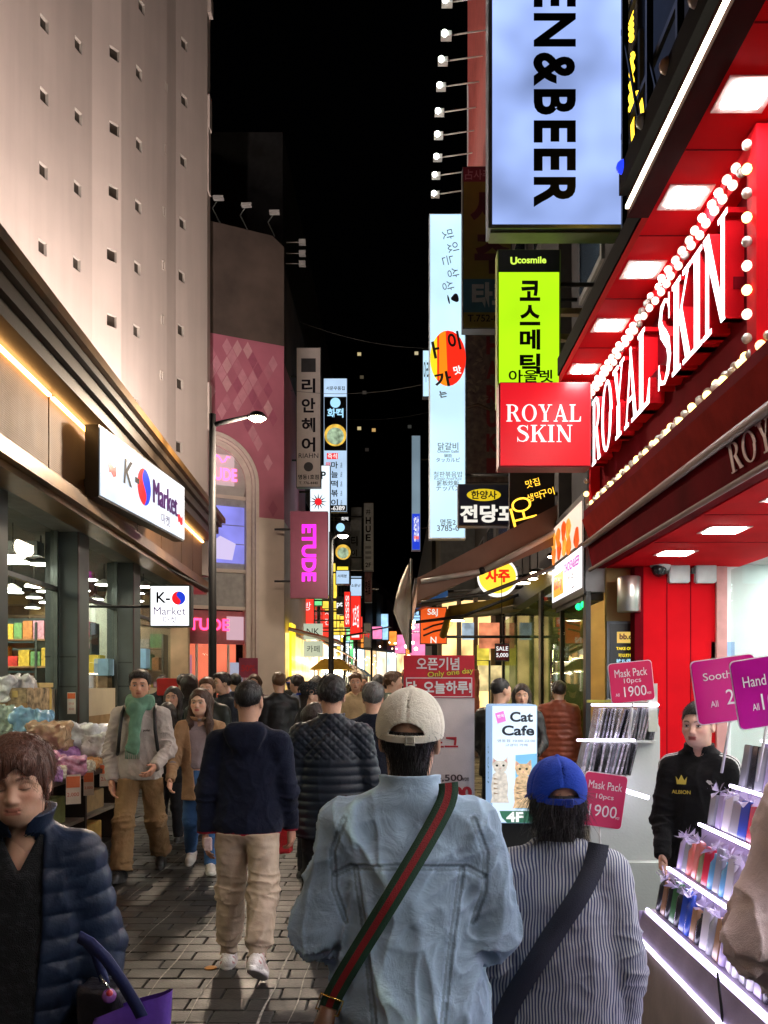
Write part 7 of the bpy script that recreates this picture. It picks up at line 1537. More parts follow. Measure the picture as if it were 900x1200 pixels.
def card(px, py, d, wpx, hpx, tilt, yaw, lines, lb, m_, post=True):
    c = W(px,py,d); w, h = wpx*d/F, hpx*d/F; t = thing('price_placard', (c.x,d,c.z), lb, 'placard', 'pink price placards')
    ux = Vector((math.cos(tilt)*math.cos(yaw), math.sin(yaw), math.sin(tilt))).normalized(); uy = Vector((-math.sin(tilt),0,math.cos(tilt))).normalized(); r = .02
    pts = []
    for cx, cy, a0 in ((w/2-r,h/2-r,0),(-w/2+r,h/2-r,1),(-w/2+r,-h/2+r,2),(w/2-r,-h/2+r,3)): pts += [(cx+r*math.cos((a0+k/4)*math.pi/2), cy+r*math.sin((a0+k/4)*math.pi/2)) for k in range(5)]
    MB().prism([(x*1.03,y*1.03) for x,y in pts], c-ux.cross(uy)*.0015, ux, uy, .004).build('rim', pw, t); MB().prism(pts, c+ux.cross(uy)*.002, ux, uy, .003).build('plate', m_, t)
    for s_, fx_, fy_, fw_, fh_, b_ in lines: lettering(s_, t, pw, c+ux*fx_*w+uy*fy_*h, ux, uy, w=fw_*w if fw_ else None, h=fh_*h if fh_ else None, bold=b_, lift=.005)
    if post: MB().tube([c+uy*(-h/2)-ux.cross(uy)*.006, c+Vector((0,.05,-h/2-.22))], .006, 6).build('clip', mat('clear_clip',(.7,.7,.7),.2), t)
L4 = [('Mask Pack',0,.24,.76,.20,.0),('10pcs',.02,.02,.40,.16,.0),('1900',.06,-.24,.52,.26,.0),('All',-.36,-.30,.09,.08,0),('won',.38,-.32,.10,.06,0)]
card(740,799,4.82,51,46,.10,.05,L4,'small pink placard highest on the white mask stand',hot); card(707,938,4.6,50,62,-.14,.05,[('Mask Pack',0,.28,.80,.15,.0),('10pcs',.02,.06,.42,.12,.0),('1900',.02,-.20,.66,.22,.0),('won',.38,-.30,.1,.05,0)],'pink placard beside the blue cap, lower on the mask stand',hot)
card(851,808,3.55,72,74,.14,-.1,[('Soothing Gel',.16,.22,1.0,.16,0),('2000',.26,-.12,.56,.24,0),('All',-.22,-.2,.12,.10,0)],'large fuchsia placard above the shop worker, left of two',hot2); card(893,811,3.3,62,80,.16,-.1,[('Hand Cream',.20,.18,1.05,.16,0),('1000',.26,-.14,.6,.24,0),('All',-.16,-.2,.12,.10,0)],'violet pink placard at the right edge in front of the other',mat('card_violet',(.45,.008,.26),.2,bump=0))
# ================================================================ stepped display with lit shelf edges
ls = thing('lit_tier_display', (1.6,3.2,0), 'stepped clear display with violet white lit shelf edges at the right edge', 'display stand')
acr = mat('acrylic_violet',(.40,.34,.52),.25,var=.1); tiers = [(1.20,.57),(1.30,.77),(1.45,.98),(1.60,1.165),(1.75,1.38)]
TY0, TY1 = 1.9, 4.12
for k, (x, z) in enumerate(tiers):
    xn = tiers[k+1][0] if k < 4 else 1.98
    boxpart('tier_deck', acr, ls, x+.012, xn+.02, TY0, TY1, z-.012, z); boxpart('riser', acr, ls, xn+.021, xn+.03, TY0, TY1, z, (tiers[k+1][1]-.013) if k < 4 else z+.25)
    boxpart('led_tube', ledw, ls, x-.003, x+.009, TY0, TY1-.02, z-.004, z+.009)
boxpart('front_skirt', mat('skirt_pinkgrey',(.42,.36,.38),.4), ls, 1.155, 1.165, TY0, TY1, .05, .44); boxpart('led_tube', ledw, ls, 1.145, 1.16, TY0, TY1-.03, .44, .455); m = MB(); m.hexa([(1.155,TY0,.456),(1.165,TY0,.456),(1.165,TY1,.456),(1.155,TY1,.456),(1.19,TY0,.56),(1.2,TY0,.56),(1.2,TY1,.56),(1.19,TY1,.56)]); m.build('sloped_trim', acr, ls)
MB().tube([(1.15,3.05,.455),(1.145,3.05,.05)], .009, 6).build('led_tube', ledw, ls)
boxpart('side_panel', acr, ls, 1.17, 1.96, TY1, TY1+.012, .05, .56); boxpart('base_cabinet', wp, ls, 1.2, 2.0, TY0, TY1-.01, .03, .55)
MB().tube([(1.15,3.06,.62),(1.16,3.05,.5),(1.15,3.0,.40),(1.19,2.95,.36)], .005, 6).build('cable', blackp, ls)
cosm = [('black',(.02,.02,.025)),('brown',(.25,.13,.07)),('deep green',(.05,.16,.06)),('blue',(.03,.08,.45)),('bronze',(.38,.22,.12)),('white',(.72,.70,.74)),('coral',(.70,.20,.16)),('red',(.60,.03,.06)),('sky blue',(.15,.40,.65)),('grey',(.35,.36,.40)),('lilac',(.50,.42,.66)),('olive',(.22,.24,.12))]
seq_ = [[0,1,0,2,0,3,3,4,0,5,9,4,10,5,5,9,5,10],[10,9,6,6,11,7,8,9,8,5,10,9,6,5,8,5],[9,10,5,9,3,7,3,10,9,9],[9,0,9,10,0,9],[0,9,0,0,9]]
seq = [r_*3 for r_ in seq_]
for k, (x, z) in enumerate(tiers):
    n = len(seq[k]); yv = TY1-.06
    for i in range(n):
        nm, c = cosm[seq[k][i]]; w = .060 if k < 2 else .085; h = rg.uniform(.13,.19) if k < 3 else .20
        y = TY1-.05-i*(w+.006)
        if y < TY0+.05: break
        tilt = .16; 
        if k in (0,1) and i%2 == 0: 
            o = MB().lathe([(.018,0),(.022,.004),(.022,h*.72),(.010,h*.86),(.010,h),(.002,h)], (0,0,0), n=10).build('cosmetic_tube', mat('tube_'+nm.replace(' ','_'), c, .25, var=.05, bump=0)); lb, ct = 'cosmetic tube', 'tube'
        else:
            o = MB().box((0,0,h/2),(.026,w,h)).build('cosmetic_box', mat('tube_'+nm.replace(' ','_'), c, .25, var=.05, bump=0), None, .003); lb, ct = 'cosmetic box', 'cosmetic box'
        o.location = (x+.055, y, z+.002); o.rotation_euler = (rg.uniform(-.06,.06), tilt, rg.uniform(-.15,.15))
        props(o, '%s %s on the %s lit shelf at the right edge' % (nm, lb, ('lowest','second','third','fourth','top')[k]), ct, 'cosmetics on the lit shelves')
    if k < 3:
        for i in range(7 if k else 9):
            y = TY1-.12-i*.17; fm = MB(); c0 = Vector((x+.06, y, z+.17))
            for _ in range(16):
                d1 = Vector((rg.uniform(-1,.6), rg.uniform(-1,1), rg.uniform(-.1,1.0))).normalized(); d2 = (d1+Vector((rg.uniform(-.6,.6),rg.uniform(-.6,.6),rg.uniform(-.6,.6)))).normalized()
                fm.add([c0, c0+d1*rg.uniform(.03,.07), c0+d2*rg.uniform(.03,.07)], [(0,1,2)])
            props(fm.build('film_wrap', cloth('film')), 'crinkled clear film frill above the %s lit shelf' % ('lowest','second','third')[k], 'film', 'film frills on the lit shelves')
# ================================================================ people
def strap_mat(): return [mat('strap_green',(.012,.055,.03),.7,bump=.3,bscale=300), mat('strap_red',(.28,.012,.018),.7,bump=.3,bscale=300)]
# -- man in the denim jacket and cream cap, from behind
def denim_sdf(P, d, g):
    up, s = g['up'], g['s']; x, z = P[:,0], P[:,2]; bk_ = (P[:,1] < .02)
    yk = up(0,0,.735)[2]
    f = .0035*np.exp(-(seg_dist(x,z,[(-.19,yk-.03),(-.15,yk-.008),(0,yk+.004),(.15,yk-.008),(.19,yk-.03)])/.0055)**2)
    for sg in (-1,1):
        f = f + .003*np.exp(-(seg_dist(x,z,[(sg*.135,yk-.012),(sg*.105,yk-.22),(sg*.075,yk-.50)])/.0055)**2)
        f = f + .004*np.exp(-(seg_dist(x,z,[(sg*.165,yk+.115),(sg*.196,yk+.03),(sg*.192,yk-.07),(sg*.165,yk-.15)])/.007)**2)
    return d + f*bk_
def denim_col(P, g):
    up = g['up']; n = len(P); c = np.tile(srgb(172,199,226),(n,1)); yk = up(0,0,.735)[2]; x, z = P[:,0], P[:,2]
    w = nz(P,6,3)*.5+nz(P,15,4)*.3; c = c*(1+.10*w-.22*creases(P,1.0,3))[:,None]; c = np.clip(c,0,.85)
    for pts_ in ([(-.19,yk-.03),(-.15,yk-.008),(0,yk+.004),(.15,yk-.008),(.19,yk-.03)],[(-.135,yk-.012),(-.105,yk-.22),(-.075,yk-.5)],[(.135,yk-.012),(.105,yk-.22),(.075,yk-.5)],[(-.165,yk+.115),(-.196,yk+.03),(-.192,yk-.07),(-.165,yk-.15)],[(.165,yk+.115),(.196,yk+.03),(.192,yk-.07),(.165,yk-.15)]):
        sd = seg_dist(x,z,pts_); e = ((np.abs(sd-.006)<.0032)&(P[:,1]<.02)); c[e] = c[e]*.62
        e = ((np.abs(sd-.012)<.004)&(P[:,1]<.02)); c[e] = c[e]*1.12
    return c
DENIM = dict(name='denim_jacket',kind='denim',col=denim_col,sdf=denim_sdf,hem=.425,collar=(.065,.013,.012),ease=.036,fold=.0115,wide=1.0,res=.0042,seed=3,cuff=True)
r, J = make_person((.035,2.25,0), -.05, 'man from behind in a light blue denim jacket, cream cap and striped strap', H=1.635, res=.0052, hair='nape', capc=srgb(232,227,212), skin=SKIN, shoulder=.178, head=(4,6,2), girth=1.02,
    armL=((-.26,.06,-1),(.24,.95,-.42)), armR=((.19,.08,-1),(-.15,.95,-.42)), legL=(6,0,4), legR=(-8,6,4), top=DENIM, pants=dict(col=(.05,.06,.09),kind='denim'), shoes=((.03,.03,.03),(.5,.5,.5)))
jk = [c for c in r.children if c.name.startswith('denim_jacket')][0]
band, BP, BY = band_on(jk, r, 'shoulder_strap', strap_mat(), [(.100,1.402),(.102,1.385),(.092,1.34),(-.055,1.10),(-.19,.87),(-.215,.80)], .050, cols=True, lift=.010)
e = len(BP)-3; x, z, y = BP[e][0], BP[e][1], BY[e]-.018; tx, tz = BP[e][2], BP[e][3]; nx_, nz_ = -tz, tx
loop = [(x+nx_*.030+tx*.020,y,z+nz_*.030+tz*.020),(x-nx_*.030+tx*.020,y,z-nz_*.030+tz*.020),(x-nx_*.030-tx*.020,y,z-nz_*.030-tz*.020),(x+nx_*.030-tx*.020,y,z+nz_*.030-tz*.020)]
MB().tube(loop+loop[:1], .0032, 6).build('buckle', mat('brass',(.75,.52,.16),.25,1), band, local=True)
MB().tube([(x+tx*.01,y+.006,z+tz*.01),(x+tx*.05,y,z+tz*.06),(x+tx*.09,y-.004,z+tz*.13)], [.022,.026,.022], 8).build('leather_end', mat('tan_leather',(.14,.06,.03),.45), band, local=True)
o = soft('shoulder_bag', 'dark patterned shoulder bag hanging at the denim man\'s left hip', 'bag', (.035-.25,2.25-.22,.53), (.24,.12,.24), (.10,.06,.035), 'leather', 5)
# -- shorter person in the striped shirt and blue cap
r, J = make_person((.455,2.42,0), .03, 'person from behind in a blue striped shirt, royal blue cap and dark strap', H=1.435, res=.0052, hair='shag', capc=srgb(34,68,178), shoulder=.170, head=(0,4,0), girth=1.12,
    armL=((-.16,.0,-1),(-.02,.25,-1)), armR=((.22,-.02,-1),(.04,.18,-1)), legL=(-5,5,4), legR=(8,3,4), top=dict(name='shirt',kind='stripe',col=(.045,.065,.16),hem=.40,collar=(.035,.010,.010),ease=.034,fold=.0065,res=.0045,seed=12,cuff=True), pants=dict(col=(.02,.025,.04)), shoes=((.1,.1,.1),(.5,.5,.5)))
jk = [c for c in r.children if c.name.startswith('shirt')][0]
band_on(jk, r, 'shoulder_strap', [mat('strap_navy',(.018,.024,.045),.7,bump=.3,bscale=300)], [(.098,J['up'](0,0,.852)[2]),(.092,J['up'](0,0,.83)[2]),(.07,1.13),(-.05,.96),(-.155,.78),(-.18,.68)], .058, lift=.010)
yk = .735*1.53
# -- woman at the left edge
def puff_open(P, d, g): return d
r, J = make_person((-1.02,2.32,0), math.pi+.30, 'woman at the left edge in a navy quilted jacket looking down', H=1.515, res=.005, hair='pony', hairc='auburn', closed=True, head=(6,-7,2), shoulder=.172, lean=3, skin=srgb(214,168,142),
    armL=((-.22,-.05,-1),(-.05,.45,-1)), armR=((.16,.05,-1),(.02,.5,-1)), legL=(10,4,3), legR=(-10,12,3), girth=1.05,
    top=dict(name='quilted_jacket',kind='nylon',col=(.012,.022,.050),quilt=(.062,.0085),hem=.30,open=.070,shift=.015,collar=(.085,.016,.035),ease=.036,fold=.004,res=.0046,seed=21),
    inner=dict(name='knit_top',kind='wool',col=lambda P,g: np.tile((.013,.014,.016),(len(P),1))*(1+.9*(nz(P,90,2,(1,1,2))>.35))[:,None],vneck=True,hem=.34,ease=.024,fold=.004,res=.006), pants=dict(col=(.015,.015,.018)), shoes=((.03,.03,.03),(.2,.2,.2)))
lp = J['wrL']; Rz = Matrix.Rotation(math.pi+.30, 4, 'Z'); wl_ = Vector((-1.02,2.32,0))+(Rz@Vector(lp))
el = Vector((-1.02,2.32,0))+(Rz@Vector(J['elL']))
bc = W(150,1262,2.2)
t = thing('purple_tote', (bc.x,2.2,bc.z), 'violet tote bag with a navy strap hanging from the woman\'s arm at the left', 'bag')
m = MB(); n = 10; V = []
for j, (zz, sx_, sy_) in enumerate(((-.14,.10,.05),(0,.11,.055),(.10,.105,.05),(.19,.085,.02))):
    for i in range(16): a = i*math.pi/8; q = (abs(math.cos(a))**.5*math.copysign(1,math.cos(a)), abs(math.sin(a))**.5*math.copysign(1,math.sin(a))); V.append((bc.x+sx_*q[0]+(.03 if j == 3 and q[0] > .5 else 0), 2.2+sy_*q[1], bc.z+zz+(.035*q[0] if j == 3 else 0)))
m.add(V, [(j*16+i, j*16+(i+1)%16, (j+1)*16+(i+1)%16, (j+1)*16+i) for j in range(3) for i in range(16)]+[tuple(range(15,-1,-1))], True); m.build('pouch', mat('violet_cloth',(.13,.05,.42),.5,var=.2,vscale=20,bump=.2,bscale=40), t)
for k, (pth, w_) in enumerate((([(92,1098,2.16),(106,1106,2.14),(124,1124,2.13),(142,1150,2.13),(160,1180,2.14),(166,1192,2.15)],.030),([(100,1104,2.24),(112,1118,2.24),(122,1150,2.24),(134,1192,2.24)],.024))):
    m = MB(); V = []
    for i, (px, py, dd) in enumerate(pth):
        p = W(px,py,dd); q_ = W(*pth[min(i+1,len(pth)-1)]); p0 = W(*pth[max(i-1,0)]); tt = (q_-p0); tt.y = 0; tt.normalize(); nn_ = Vector((-tt.z,0,tt.x))*w_/2
        V += [p-nn_, p+nn_, p+nn_+Vector((0,.005,0)), p-nn_+Vector((0,.005,0))]
    m.add(V, [(4*i+j,4*i+(j+1)%4,4*i+4+(j+1)%4,4*i+4+j) for i in range(len(pth)-1) for j in range(4)], True); m.build('strap', mat('navy_strap',(.012,.02,.10),.6), t)
q = W(128,1167,2.15); t = thing('bag_charm', q, 'small purple and red ball charm dangling beside the tote', 'charm'); MB().ball(q, .018, 14).build('ball', mat('charm_purple',(.28,.10,.38),.25), t); MB().ball(q+Vector((.004,-.010,.010)), .009, 10).build('bead', mat('charm_red',(.5,.03,.05),.3), t); MB().tube([q+Vector((0,0,.017)),W(117,1143,2.17)], .0035,6).build('ring', mat('chrome',(.75,.75,.75),.15,1), t)
q = W(118,1195,2.22); soft('dark_handbag', 'black handbag behind the charm at the left bottom edge', 'bag', (q.x,2.24,q.z-.13), (.12,.10,.24), (.012,.011,.016), 'leather', 8)
# -- man in the navy jacket and beige joggers
def navy_col(P, g): c = np.tile((.007,.010,.026),(len(P),1)); c[P[:,2] < g['hemz']+.014] = (.35,.01,.025); return c
make_person((-.86,4.95,0), -.03, 'walking man from behind in a navy jacket, beige joggers and white sneakers', H=1.68, res=.0075, hair='thin', head=(3,4,0), shoulder=.186, girth=1.10,
    armL=((-.20,-.05,-1),(-.04,.05,-1)), armR=((.16,.05,-1),(.02,.4,-1)), legL=(4,4,3,0), legR=(-20,18,3,-30), top=dict(kind='cotton',col=navy_col,hem=.475,hood=True,collar=(.04,.012,.01),ease=.030,fold=.006,gather=.012,seed=31,res=.007), pants=dict(col=srgb(178,158,138),kind='nylon',ease=.030,fold=.0075,gather=.020,length=.97,res=.007,seed=33), shoes=(srgb(232,226,224),srgb(236,232,230),srgb(190,120,120)))
# -- man in the black quilted jacket
def diamond(P, d, g):
    zz, x = P[:,2], P[:,0]; yk = g['up'](0,0,.70)[2]; p = .055
    a = np.abs(np.sin(np.pi*(zz+x)/p)); b = np.abs(np.sin(np.pi*(zz-x)/p)); up_ = smoothstep(yk-.02, yk+.02, zz)
    hz2 = np.abs(np.sin(np.pi*zz/.052)); return d - .0085*(up_*np.minimum(a,b)**.5 + (1-up_)*hz2**.5 - .6)
make_person((-.41,5.35,0), .02, 'man from behind in a black quilted jacket with a diamond stitched yoke', H=1.72, res=.0075, hair='short', head=(-2,2,0), shoulder=.190, girth=1.10,
    armL=((-.18,.02,-1),(0,.35,-1)), armR=((.20,.02,-1),(0,.3,-1)), legL=(10,2,3), legR=(-14,16,3,-20), top=dict(name='quilted_jacket',kind='nylon',col=(.014,.020,.030),sdf=diamond,hem=.42,collar=(.055,.014,.015),ease=.034,fold=.003,seed=41,res=.0065), pants=dict(col=(.02,.02,.022)), shoes=(srgb(225,215,205),srgb(30,30,30)))
q = W(330,978,5.3); soft('red_bag', 'small red bag swinging between the navy jacket and the quilted jacket', 'bag', (q.x-.0,5.25,q.z-.12), (.16,.10,.22), (.45,.015,.02), 'leather', 9)
q = W(243,985,4.85); soft('snack_wrapper', 'crumpled pale wrapper in the hand of the man in navy', 'wrapper', (q.x+.01,4.82,q.z-.06), (.045,.04,.09), (.62,.45,.42), 'nylon', 15, None, .3, .006)
# -- man with the green scarf
scarfc = srgb(112,152,128)
r, J = make_person((-2.21,7.35,0), math.pi+.12, 'man walking towards us in a pale sweatshirt, khaki trousers and green scarf', H=1.80, res=.0085, hair='short', head=(-4,-2,0), shoulder=.172, girth=.92, skin=srgb(208,156,128),
    armL=((-.22,.10,-1),(.30,.75,-.45)), armR=((.24,-.05,-1),(-.10,.30,-1)), legL=(-16,16,3,-14), legR=(16,4,3,8), top=dict(name='sweatshirt',kind='cotton',col=srgb(186,174,166),hem=.480,ease=.026,fold=.0085,gather=.012,seed=51,cuff=True), pants=dict(col=srgb(142,112,78),ease=.028,fold=.008,flare=.016,length=.95,seed=53), shoes=((.015,.015,.016),(.05,.05,.05)))
up = J['up']
def scarf(P):
    nk = up(0,.005,.850); rr_ = np.hypot((P[:,0]-nk[0])/1.12,(P[:,1]-nk[1])/1.05); d = np.hypot(rr_-.078, (P[:,2]-nk[2]-.10*(P[:,1]-nk[1])*-1)*.55)-.034
    d = smin(d, ell(P, up(.02,.115,.815), (.075,.045,.06)), .03)
    d = smin(d, cap(P, up(.0,.130,.80), up(.035,.165,.635), .052,.058,flat=.45), .02)
    return d+.006*nz(P,30,6,(1,1,.4))+.004*nz(P,70,7,(1,1,.3))
Pm, Qm = mesh_sdf(scarf, up(-.17,-.15,.60), up(.17,.26,.95), .007); sf = link('scarf', np_mesh('scarf', Pm, Qm, np.tile(scarfc,(len(Pm),1))*(1+.25*nz(Pm,25,3))[:,None], [cloth('wool')]), r)
m = MB()
for i in range(11): x0 = -.02+.011*i; p = up(x0,.165,.615); m.tube([p+arr(0,0,.03), p+arr(.002*(i%3),.004,-.055)], .0035, 5)
m.build('fringe', mat('fringe_green',tuple(c*.9 for c in scarfc),.9), sf, local=True)
for sg in (-1,1):
    m = MB(); m.tube([up(sg*.125,-.02,.838),up(sg*.135,.085,.80),up(sg*.145,.125,.72),up(sg*.165,.10,.62),up(sg*.185,.02,.60)], .015, 8); m.build('backpack_strap', mat('strap_black',(.012,.012,.013),.6), r, local=True)
lettering_local = None
m = MB(); c = up(-.075,.165,.715); 
t2 = text_mesh('polar', .03); co = np.zeros(len(t2.vertices)*3, np.float32); t2.vertices.foreach_get('co', co); co = co.reshape(-1,3); co = (co-co.mean(0))*.028
sw = [c_ for c_ in r.children if c_.name.startswith('sweatshirt')][0]; yv = surface_y(sw, float(c[0]), float(c[2]), False) or .16
t2.vertices.foreach_set('co', np.stack([c[0]-co[:,0], np.full(len(co), yv+.006), c[2]+co[:,1]],1).astype(np.float32).ravel()); link('chest_lettering', t2, r, mat('print_dark_matt',(.06,.03,.03),.5))
# -- woman beside him
make_person((-1.75,7.60,0), math.pi+.15, 'woman walking towards us in a tan coat, grey blouse and blue jeans with long hair', H=1.63, res=.0085, hair='long', hairc='brown', head=(14,-2,0), shoulder=.168, girth=.90, skin=srgb(222,178,152), lip=srgb(190,80,80),
    armL=((-.18,.0,-1),(-.02,.2,-1)), armR=((.25,.10,-1),(.05,.7,-.7)), legL=(14,3,2,6), legR=(-14,16,2,-14), top=dict(name='coat',kind='wool',col=srgb(178,140,104),hem=.40,open=.085,collar=(.045,.016,.03),ease=.024,fold=.007,seed=61), inner=dict(name='blouse',col=srgb(150,135,138),hem=.57,ease=.010,fold=.006,collar=(.03,.008,.008),seed=62), pants=dict(name='jeans',kind='denim',col=srgb(70,108,158),ease=.014,fold=.005,length=.96), shoes=(srgb(228,220,212),srgb(225,220,215)))
# -- worker in the black track top
def track_col(P, g):
    c = np.tile((.008,.008,.009),(len(P),1)); A = g['A']
    for nm in 'LR':
        ax = unit(A['el'+nm]-A['sh'+nm]); q = P-A['sh'+nm]; t = q@ax; side = np.abs(q[:,1]+.0)
        w_ = (np.abs((q[:,1]+.012)/.021-np.round((q[:,1]+.012)/.021))<.25)&(np.abs(q[:,1]+.0)<.034)&(t>-.08)&(t<.30)&((P[:,0]*(1 if nm=='R' else -1))>.10)&(q@np.array([1 if nm=='R' else -1,0,.6])>.0)
        c[w_] = (.72,.72,.72)
    return c
r, J = make_person((1.565,4.42,0), math.pi-.45, 'shop worker in a black track top with white shoulder stripes by the red wall', H=1.56, res=.006, hair='bun', head=(14,-3,0), shoulder=.158, girth=.92, skin=srgb(222,180,160), lip=srgb(150,50,55),
    armL=((-.14,.1,-1),(.1,.6,-.8)), armR=((.14,.1,-1),(-.1,.6,-.8)), top=dict(name='track_top',kind='cotton',col=track_col,hem=.44,collar=(.06,.012,.010),ease=.026,fold=.006,res=.006,seed=71,split=True), pants=dict(col=(.02,.02,.022)), shoes=((.02,.02,.02),(.3,.3,.3)))
up = J['up']; jk = [c for c in r.children if c.name.startswith('track_top')][0]
def on_front(nm, m_, cx, cz, pts_):
    yv = surface_y(jk, cx, cz, False) or .12
    MB().prism([(-x,y) for x,y in pts_][::-1], (cx,yv+.005,cz), (-1,0,0), (0,0,1), .002).build(nm, m_, r, local=True)
gd = mat('emblem_gold',(.55,.42,.06),.5); cz = float(up(0,0,.735)[2])
on_front('crown_emblem', gd, .075, cz, [(-.022,0),(.022,0),(.028,.04),(.014,.02),(0,.048),(-.014,.02),(-.028,.04)]); on_front('chest_mark', mat('print_white_matt',(.72,.70,.70),.5), -.06, cz+.015, [(-.016,-.008),(.0,-.012),(.016,.004),(.010,.012),(-.006,.008)])
t2 = text_mesh('ALBION', .02); co = np.zeros(len(t2.vertices)*3, np.float32); t2.vertices.foreach_get('co', co); co = co.reshape(-1,3); co = (co-co.mean(0))*.026; yv = surface_y(jk,.075,cz-.04,False) or .12
t2.vertices.foreach_set('co', np.stack([.075-co[:,0], np.full(len(co), yv+.006), cz-.04+co[:,1]],1).astype(np.float32).ravel()); link('chest_lettering', t2, r, gd)
MB().lathe([(.001,0),(.016,.001),(.014,.004)], (0,0,0), n=14)
hr = J['HR']; hc = J['headc']; pch = MB(); c = hr@(np.array([.047,.074,-.018])*J['hs'])+hc; nrm = hr@np.array([.55,.8,0]); pch.lathe([(.017,0),(.017,.003),(.015,.004)], c, nrm, 16); pch.build('face_patch', mat('patch_white',(.72,.72,.70),.6), r, local=True)
# -- figure in the dusty pink jacket, cut by the right edge
make_person((1.085,1.90,0), -.12, 'person in a dusty pink jacket cut off by the right edge, hand in pocket', H=1.76, res=.008, hair='short', head=(0,0,0), shoulder=.178, hands=True, girth=1.0,
    armL=((-.30,-.10,-1),(.42,.42,-.40)), armR=((.2,.0,-1),(0,.3,-1)), top=dict(kind='cotton',col=(.95,.76,.80),hem=.525,collar=(.05,.012,.03),ease=.046,fold=.012,res=.0065,seed=81,cuff=True), pants=dict(col=(.012,.012,.014)), shoes=((.03,.03,.03),(.1,.1,.1)))
# -- group at the glass door
make_person((1.02,8.4,0), -.55, 'man from behind in a black jacket with a red shoulder by the lit cat sign', H=1.72, res=.013, hair='crop', head=(25,0,0), girth=1.1, shoulder=.19, armL=((-.15,.1,-1),(.1,.6,-.7)), armR=((.15,.1,-1),(0,.6,-.7)),
    top=dict(kind='nylon',col=lambda P,g: np.where(((P[:,0]>.13)&(P[:,2]>g['up'](0,0,.77)[2]))[:,None], np.array((.55,.02,.015)), np.array((.012,.012,.013))),hem=.44,ease=.032,collar=(.04,.012,.01)), pants=dict(col=(.015,.016,.02)), shoes=((.02,.02,.02),(.1,.1,.1)))
make_person((1.36,9.3,0), math.pi-.1, 'woman with long dark hair and dark jacket facing us beside the glass door', H=1.66, res=.013, hair='long', hairc='dark', head=(0,-2,0), armR=((.2,.2,-1),(-.5,.7,.1)), armL=((-.2,.1,-1),(.3,.7,-.4)), top=dict(kind='nylon',col=(.02,.018,.018),hem=.42,ease=.028,collar=(.04,.012,.012)), pants=dict(col=(.015,.015,.018)), shoes=((.02,.02,.02),(.1,.1,.1)))
r, J = make_person((2.0,10.55,0), -.35, 'person in a rust brown puffer and camouflage trousers by the glass door handle', H=1.70, res=.012, hair='short', hairc='dark', head=(-20,0,0), girth=1.1, top=dict(name='puffer_jacket',kind='nylon',col=srgb(128,62,42),quilt=(.07,.012),hem=.42,ease=.05,collar=(.06,.016,.02)), pants=dict(col=lambda P,J_: np.where((nz(P,22,2)>.1)[:,None], np.array((.16,.13,.06)), np.array((.06,.06,.03)))), shoes=((.03,.03,.03),(.1,.1,.1)))
make_person((2.48,13.0,0), math.pi*.8, 'person in a grey brown hooded coat standing inside the glass door', H=1.66, res=.013, hair='short', hairc='brown', top=dict(kind='wool',col=srgb(120,96,78),hood=True,hem=.42,ease=.04), pants=dict(col=(.03,.03,.03)), shoes=((.03,.03,.03),(.1,.1,.1)))
# -- mid crowd
def mid(px, py, d, lb, face=False, H=None, **k):
    """px, py: crown of the head in the photo"""
    q = W(px,py,d); h = min(1.82, max(1.46, q.z-.02)); top_c = k.pop('c',(.015,.015,.018))
    kw = dict(hairc=('black','dark','black','chestnut','dark','grey')[int(px*7)%6], H=h/1.0, res=.014 if d < 11 else .018, hair='short', girth=1.08); kw.update(k)
    tp = dict(kind=kw.pop('kind',('nylon','cotton','wool')[int(px)%3]),col=top_c,hem=.44,ease=.032,fold=.006,collar=(.045,.012,.012),seed=int(px)%50); tp.update(kw.pop('tp',{}))
    pc = kw.pop('pc',(.02,.02,.025)); rz = kw.pop('rz', math.pi if face else 0.0)
    return make_person((q.x,d,0), rz, lb, top=tp, pants=dict(col=pc), shoes=((.03,.03,.03),(.3,.3,.3)), **kw)
mid(437,797,6.7,'man from behind in a dark navy coat between the quilted jacket and the red banner',c=(.010,.013,.026),kind='wool',shoulder=.19)
mid(361,797,8.0,'man in profile with glasses, a black cap and black jacket',capc=(.02,.02,.02),hair='nape',rz=-1.2,head=(0,0,0))
mid(368,822,7.2,'dark haired person from behind in black, low in the crowd by the quilted jacket',rz=-.6,hair='longc',hairc='dark')
mid(456,828,8.2,'woman with reddish face in profile just left of the cream cap',rz=-1.9,hair='longc',hairc='brown',c=(.05,.03,.03))
mid(243,792,9.3,'man in a black jacket facing us behind the long haired woman',face=True,c=(.02,.024,.02))
mid(262,786,10.5,'man with a white face mask and dark jacket seen behind the navy jacket',rz=2.2,c=(.02,.022,.03))
mid(222,788,10.8,'dark haired person in black from behind left of the facing man',hair='longc',hairc='dark',c=(.012,.012,.014))
mid(203,803,9.6,'small woman with a pale face peeking between the couple',face=True,hair='longc',hairc='dark',H=1.62,c=(.03,.06,.06))
mid(214,783,13.0,'person in a blue grey padded coat in front of the coral lit shop',c=(.03,.05,.09),hair='short')
mid(276,784,12.5,'person in a dark parka in front of the pink placard',c=(.02,.03,.05),rz=.5)
mid(298,787,13.0,'person facing us just right of the pink placard',face=True,c=(.08,.05,.05),hair='longc',hairc='brown')
mid(327,786,11.0,'man with black hair in black turned away left of the capped man',c=(.012,.012,.013),rz=.3)
mid(349,789,12.0,'person in a patterned blue and cream jacket behind the capped man',c=(.20,.22,.28),rz=.8)
mid(417,779,12.0,'smiling man in a cream jacket facing us far down the middle of the street',face=True,c=srgb(196,168,128),kind='cotton',H=1.80)
mid(425,786,14.5,'person in a red top facing us behind the cream jacket man',face=True,c=(.40,.04,.03),hair='crop')
mid(443,778,13.5,'tall man in black with his back turned left of the red banner',c=(.012,.012,.013),H=1.82)
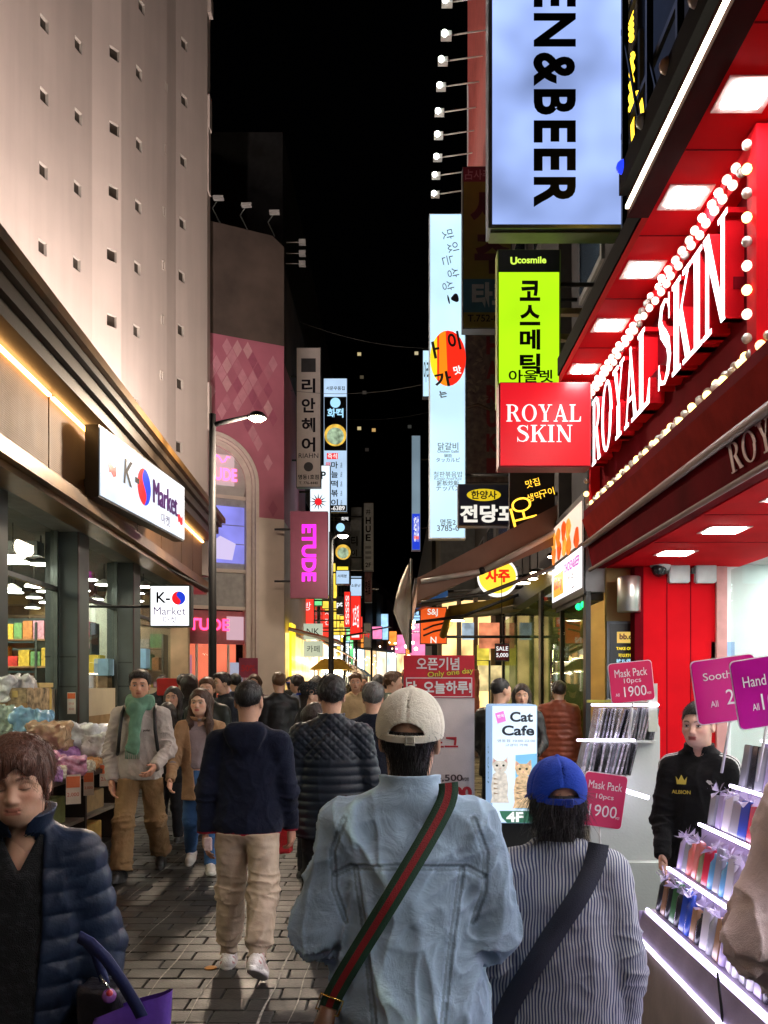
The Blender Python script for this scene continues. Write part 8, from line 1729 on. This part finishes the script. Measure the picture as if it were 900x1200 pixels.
mid(459,784,10.5,'person in a green jacket in profile left of the red banner',rz=-1.5,c=(.06,.10,.06))
mid(371,777,15.0,'person in black standing under the yellow stall',c=(.012,.012,.013)); mid(384,781,16.5,'dark haired person under the pink sign facing away',c=(.03,.03,.035)); mid(340,778,17,'man with dark cap below the pilaster',capc=(.02,.02,.03),hair='nape',c=(.02,.02,.02))
mid(190,790,14.5,'person behind the green scarf man near the red crate',c=(.015,.015,.02)); mid(196,835,8.9,'person in black walking behind the green scarf man\'s shoulder',hair='longc',hairc='dark',H=1.55,c=(.012,.012,.014))
# -- far crowd: copies of four walkers with their own colours
protos = []
for k, (hr_, fc, c, pc) in enumerate((('short',0,(.02,.02,.025),(.02,.02,.03)),('longc',1,(.06,.05,.045),(.03,.03,.05)),('short',1,(.03,.035,.05),(.04,.04,.04)),('longc',0,(.12,.09,.07),(.02,.02,.02)))):
    protos.append(make_person((0,0,0), 0, 'x', H=1.70, res=.022, hair=hr_, hairc='dark', girth=1.08, legL=(14,4,3), legR=(-14,12,3), hands=False, top=dict(kind='cotton',col=c,hem=.42,ease=.035), pants=dict(col=pc), shoes=((.05,.05,.05),(.3,.3,.3)))[0])
rg = random.Random(21); pos = []
for i in range(300):
    d = rg.uniform(15,52); x = rg.uniform(-2.9,1.1)
    if d > 30: x = rg.uniform(-2.6,.9)
    if all(math.hypot(x-a, d-b) > .62 for a, b in pos): pos.append((x,d))
    if len(pos) == 58: break
used = set()
for x, d in sorted(pos, key=lambda p: p[1]):
    k = rg.randrange(4); p = protos[k]
    o = p if k not in used else copy_tree(p); used.add(k); o.location = (x,d,0); o.rotation_euler = (0,0,(math.pi if rg.random() < .5 else 0)+rg.uniform(-.4,.4)); sc_ = rg.uniform(.93,1.06); o.scale = (sc_,)*3
    props(o, 'far pedestrian in the packed crowd down the street', 'person', 'far crowd down the street')
for k, p in enumerate(protos):
    if k not in used:
        for c in list(p.children): bpy.data.objects.remove(c)
        bpy.data.objects.remove(p)
for me in list(_tc.values()): bpy.data.meshes.remove(me)
print('BUILD', round(time.time()-T0,1), 's, objects', len(bpy.data.objects), 'tris', sum(len(m.polygons) for m in bpy.data.meshes)*2)
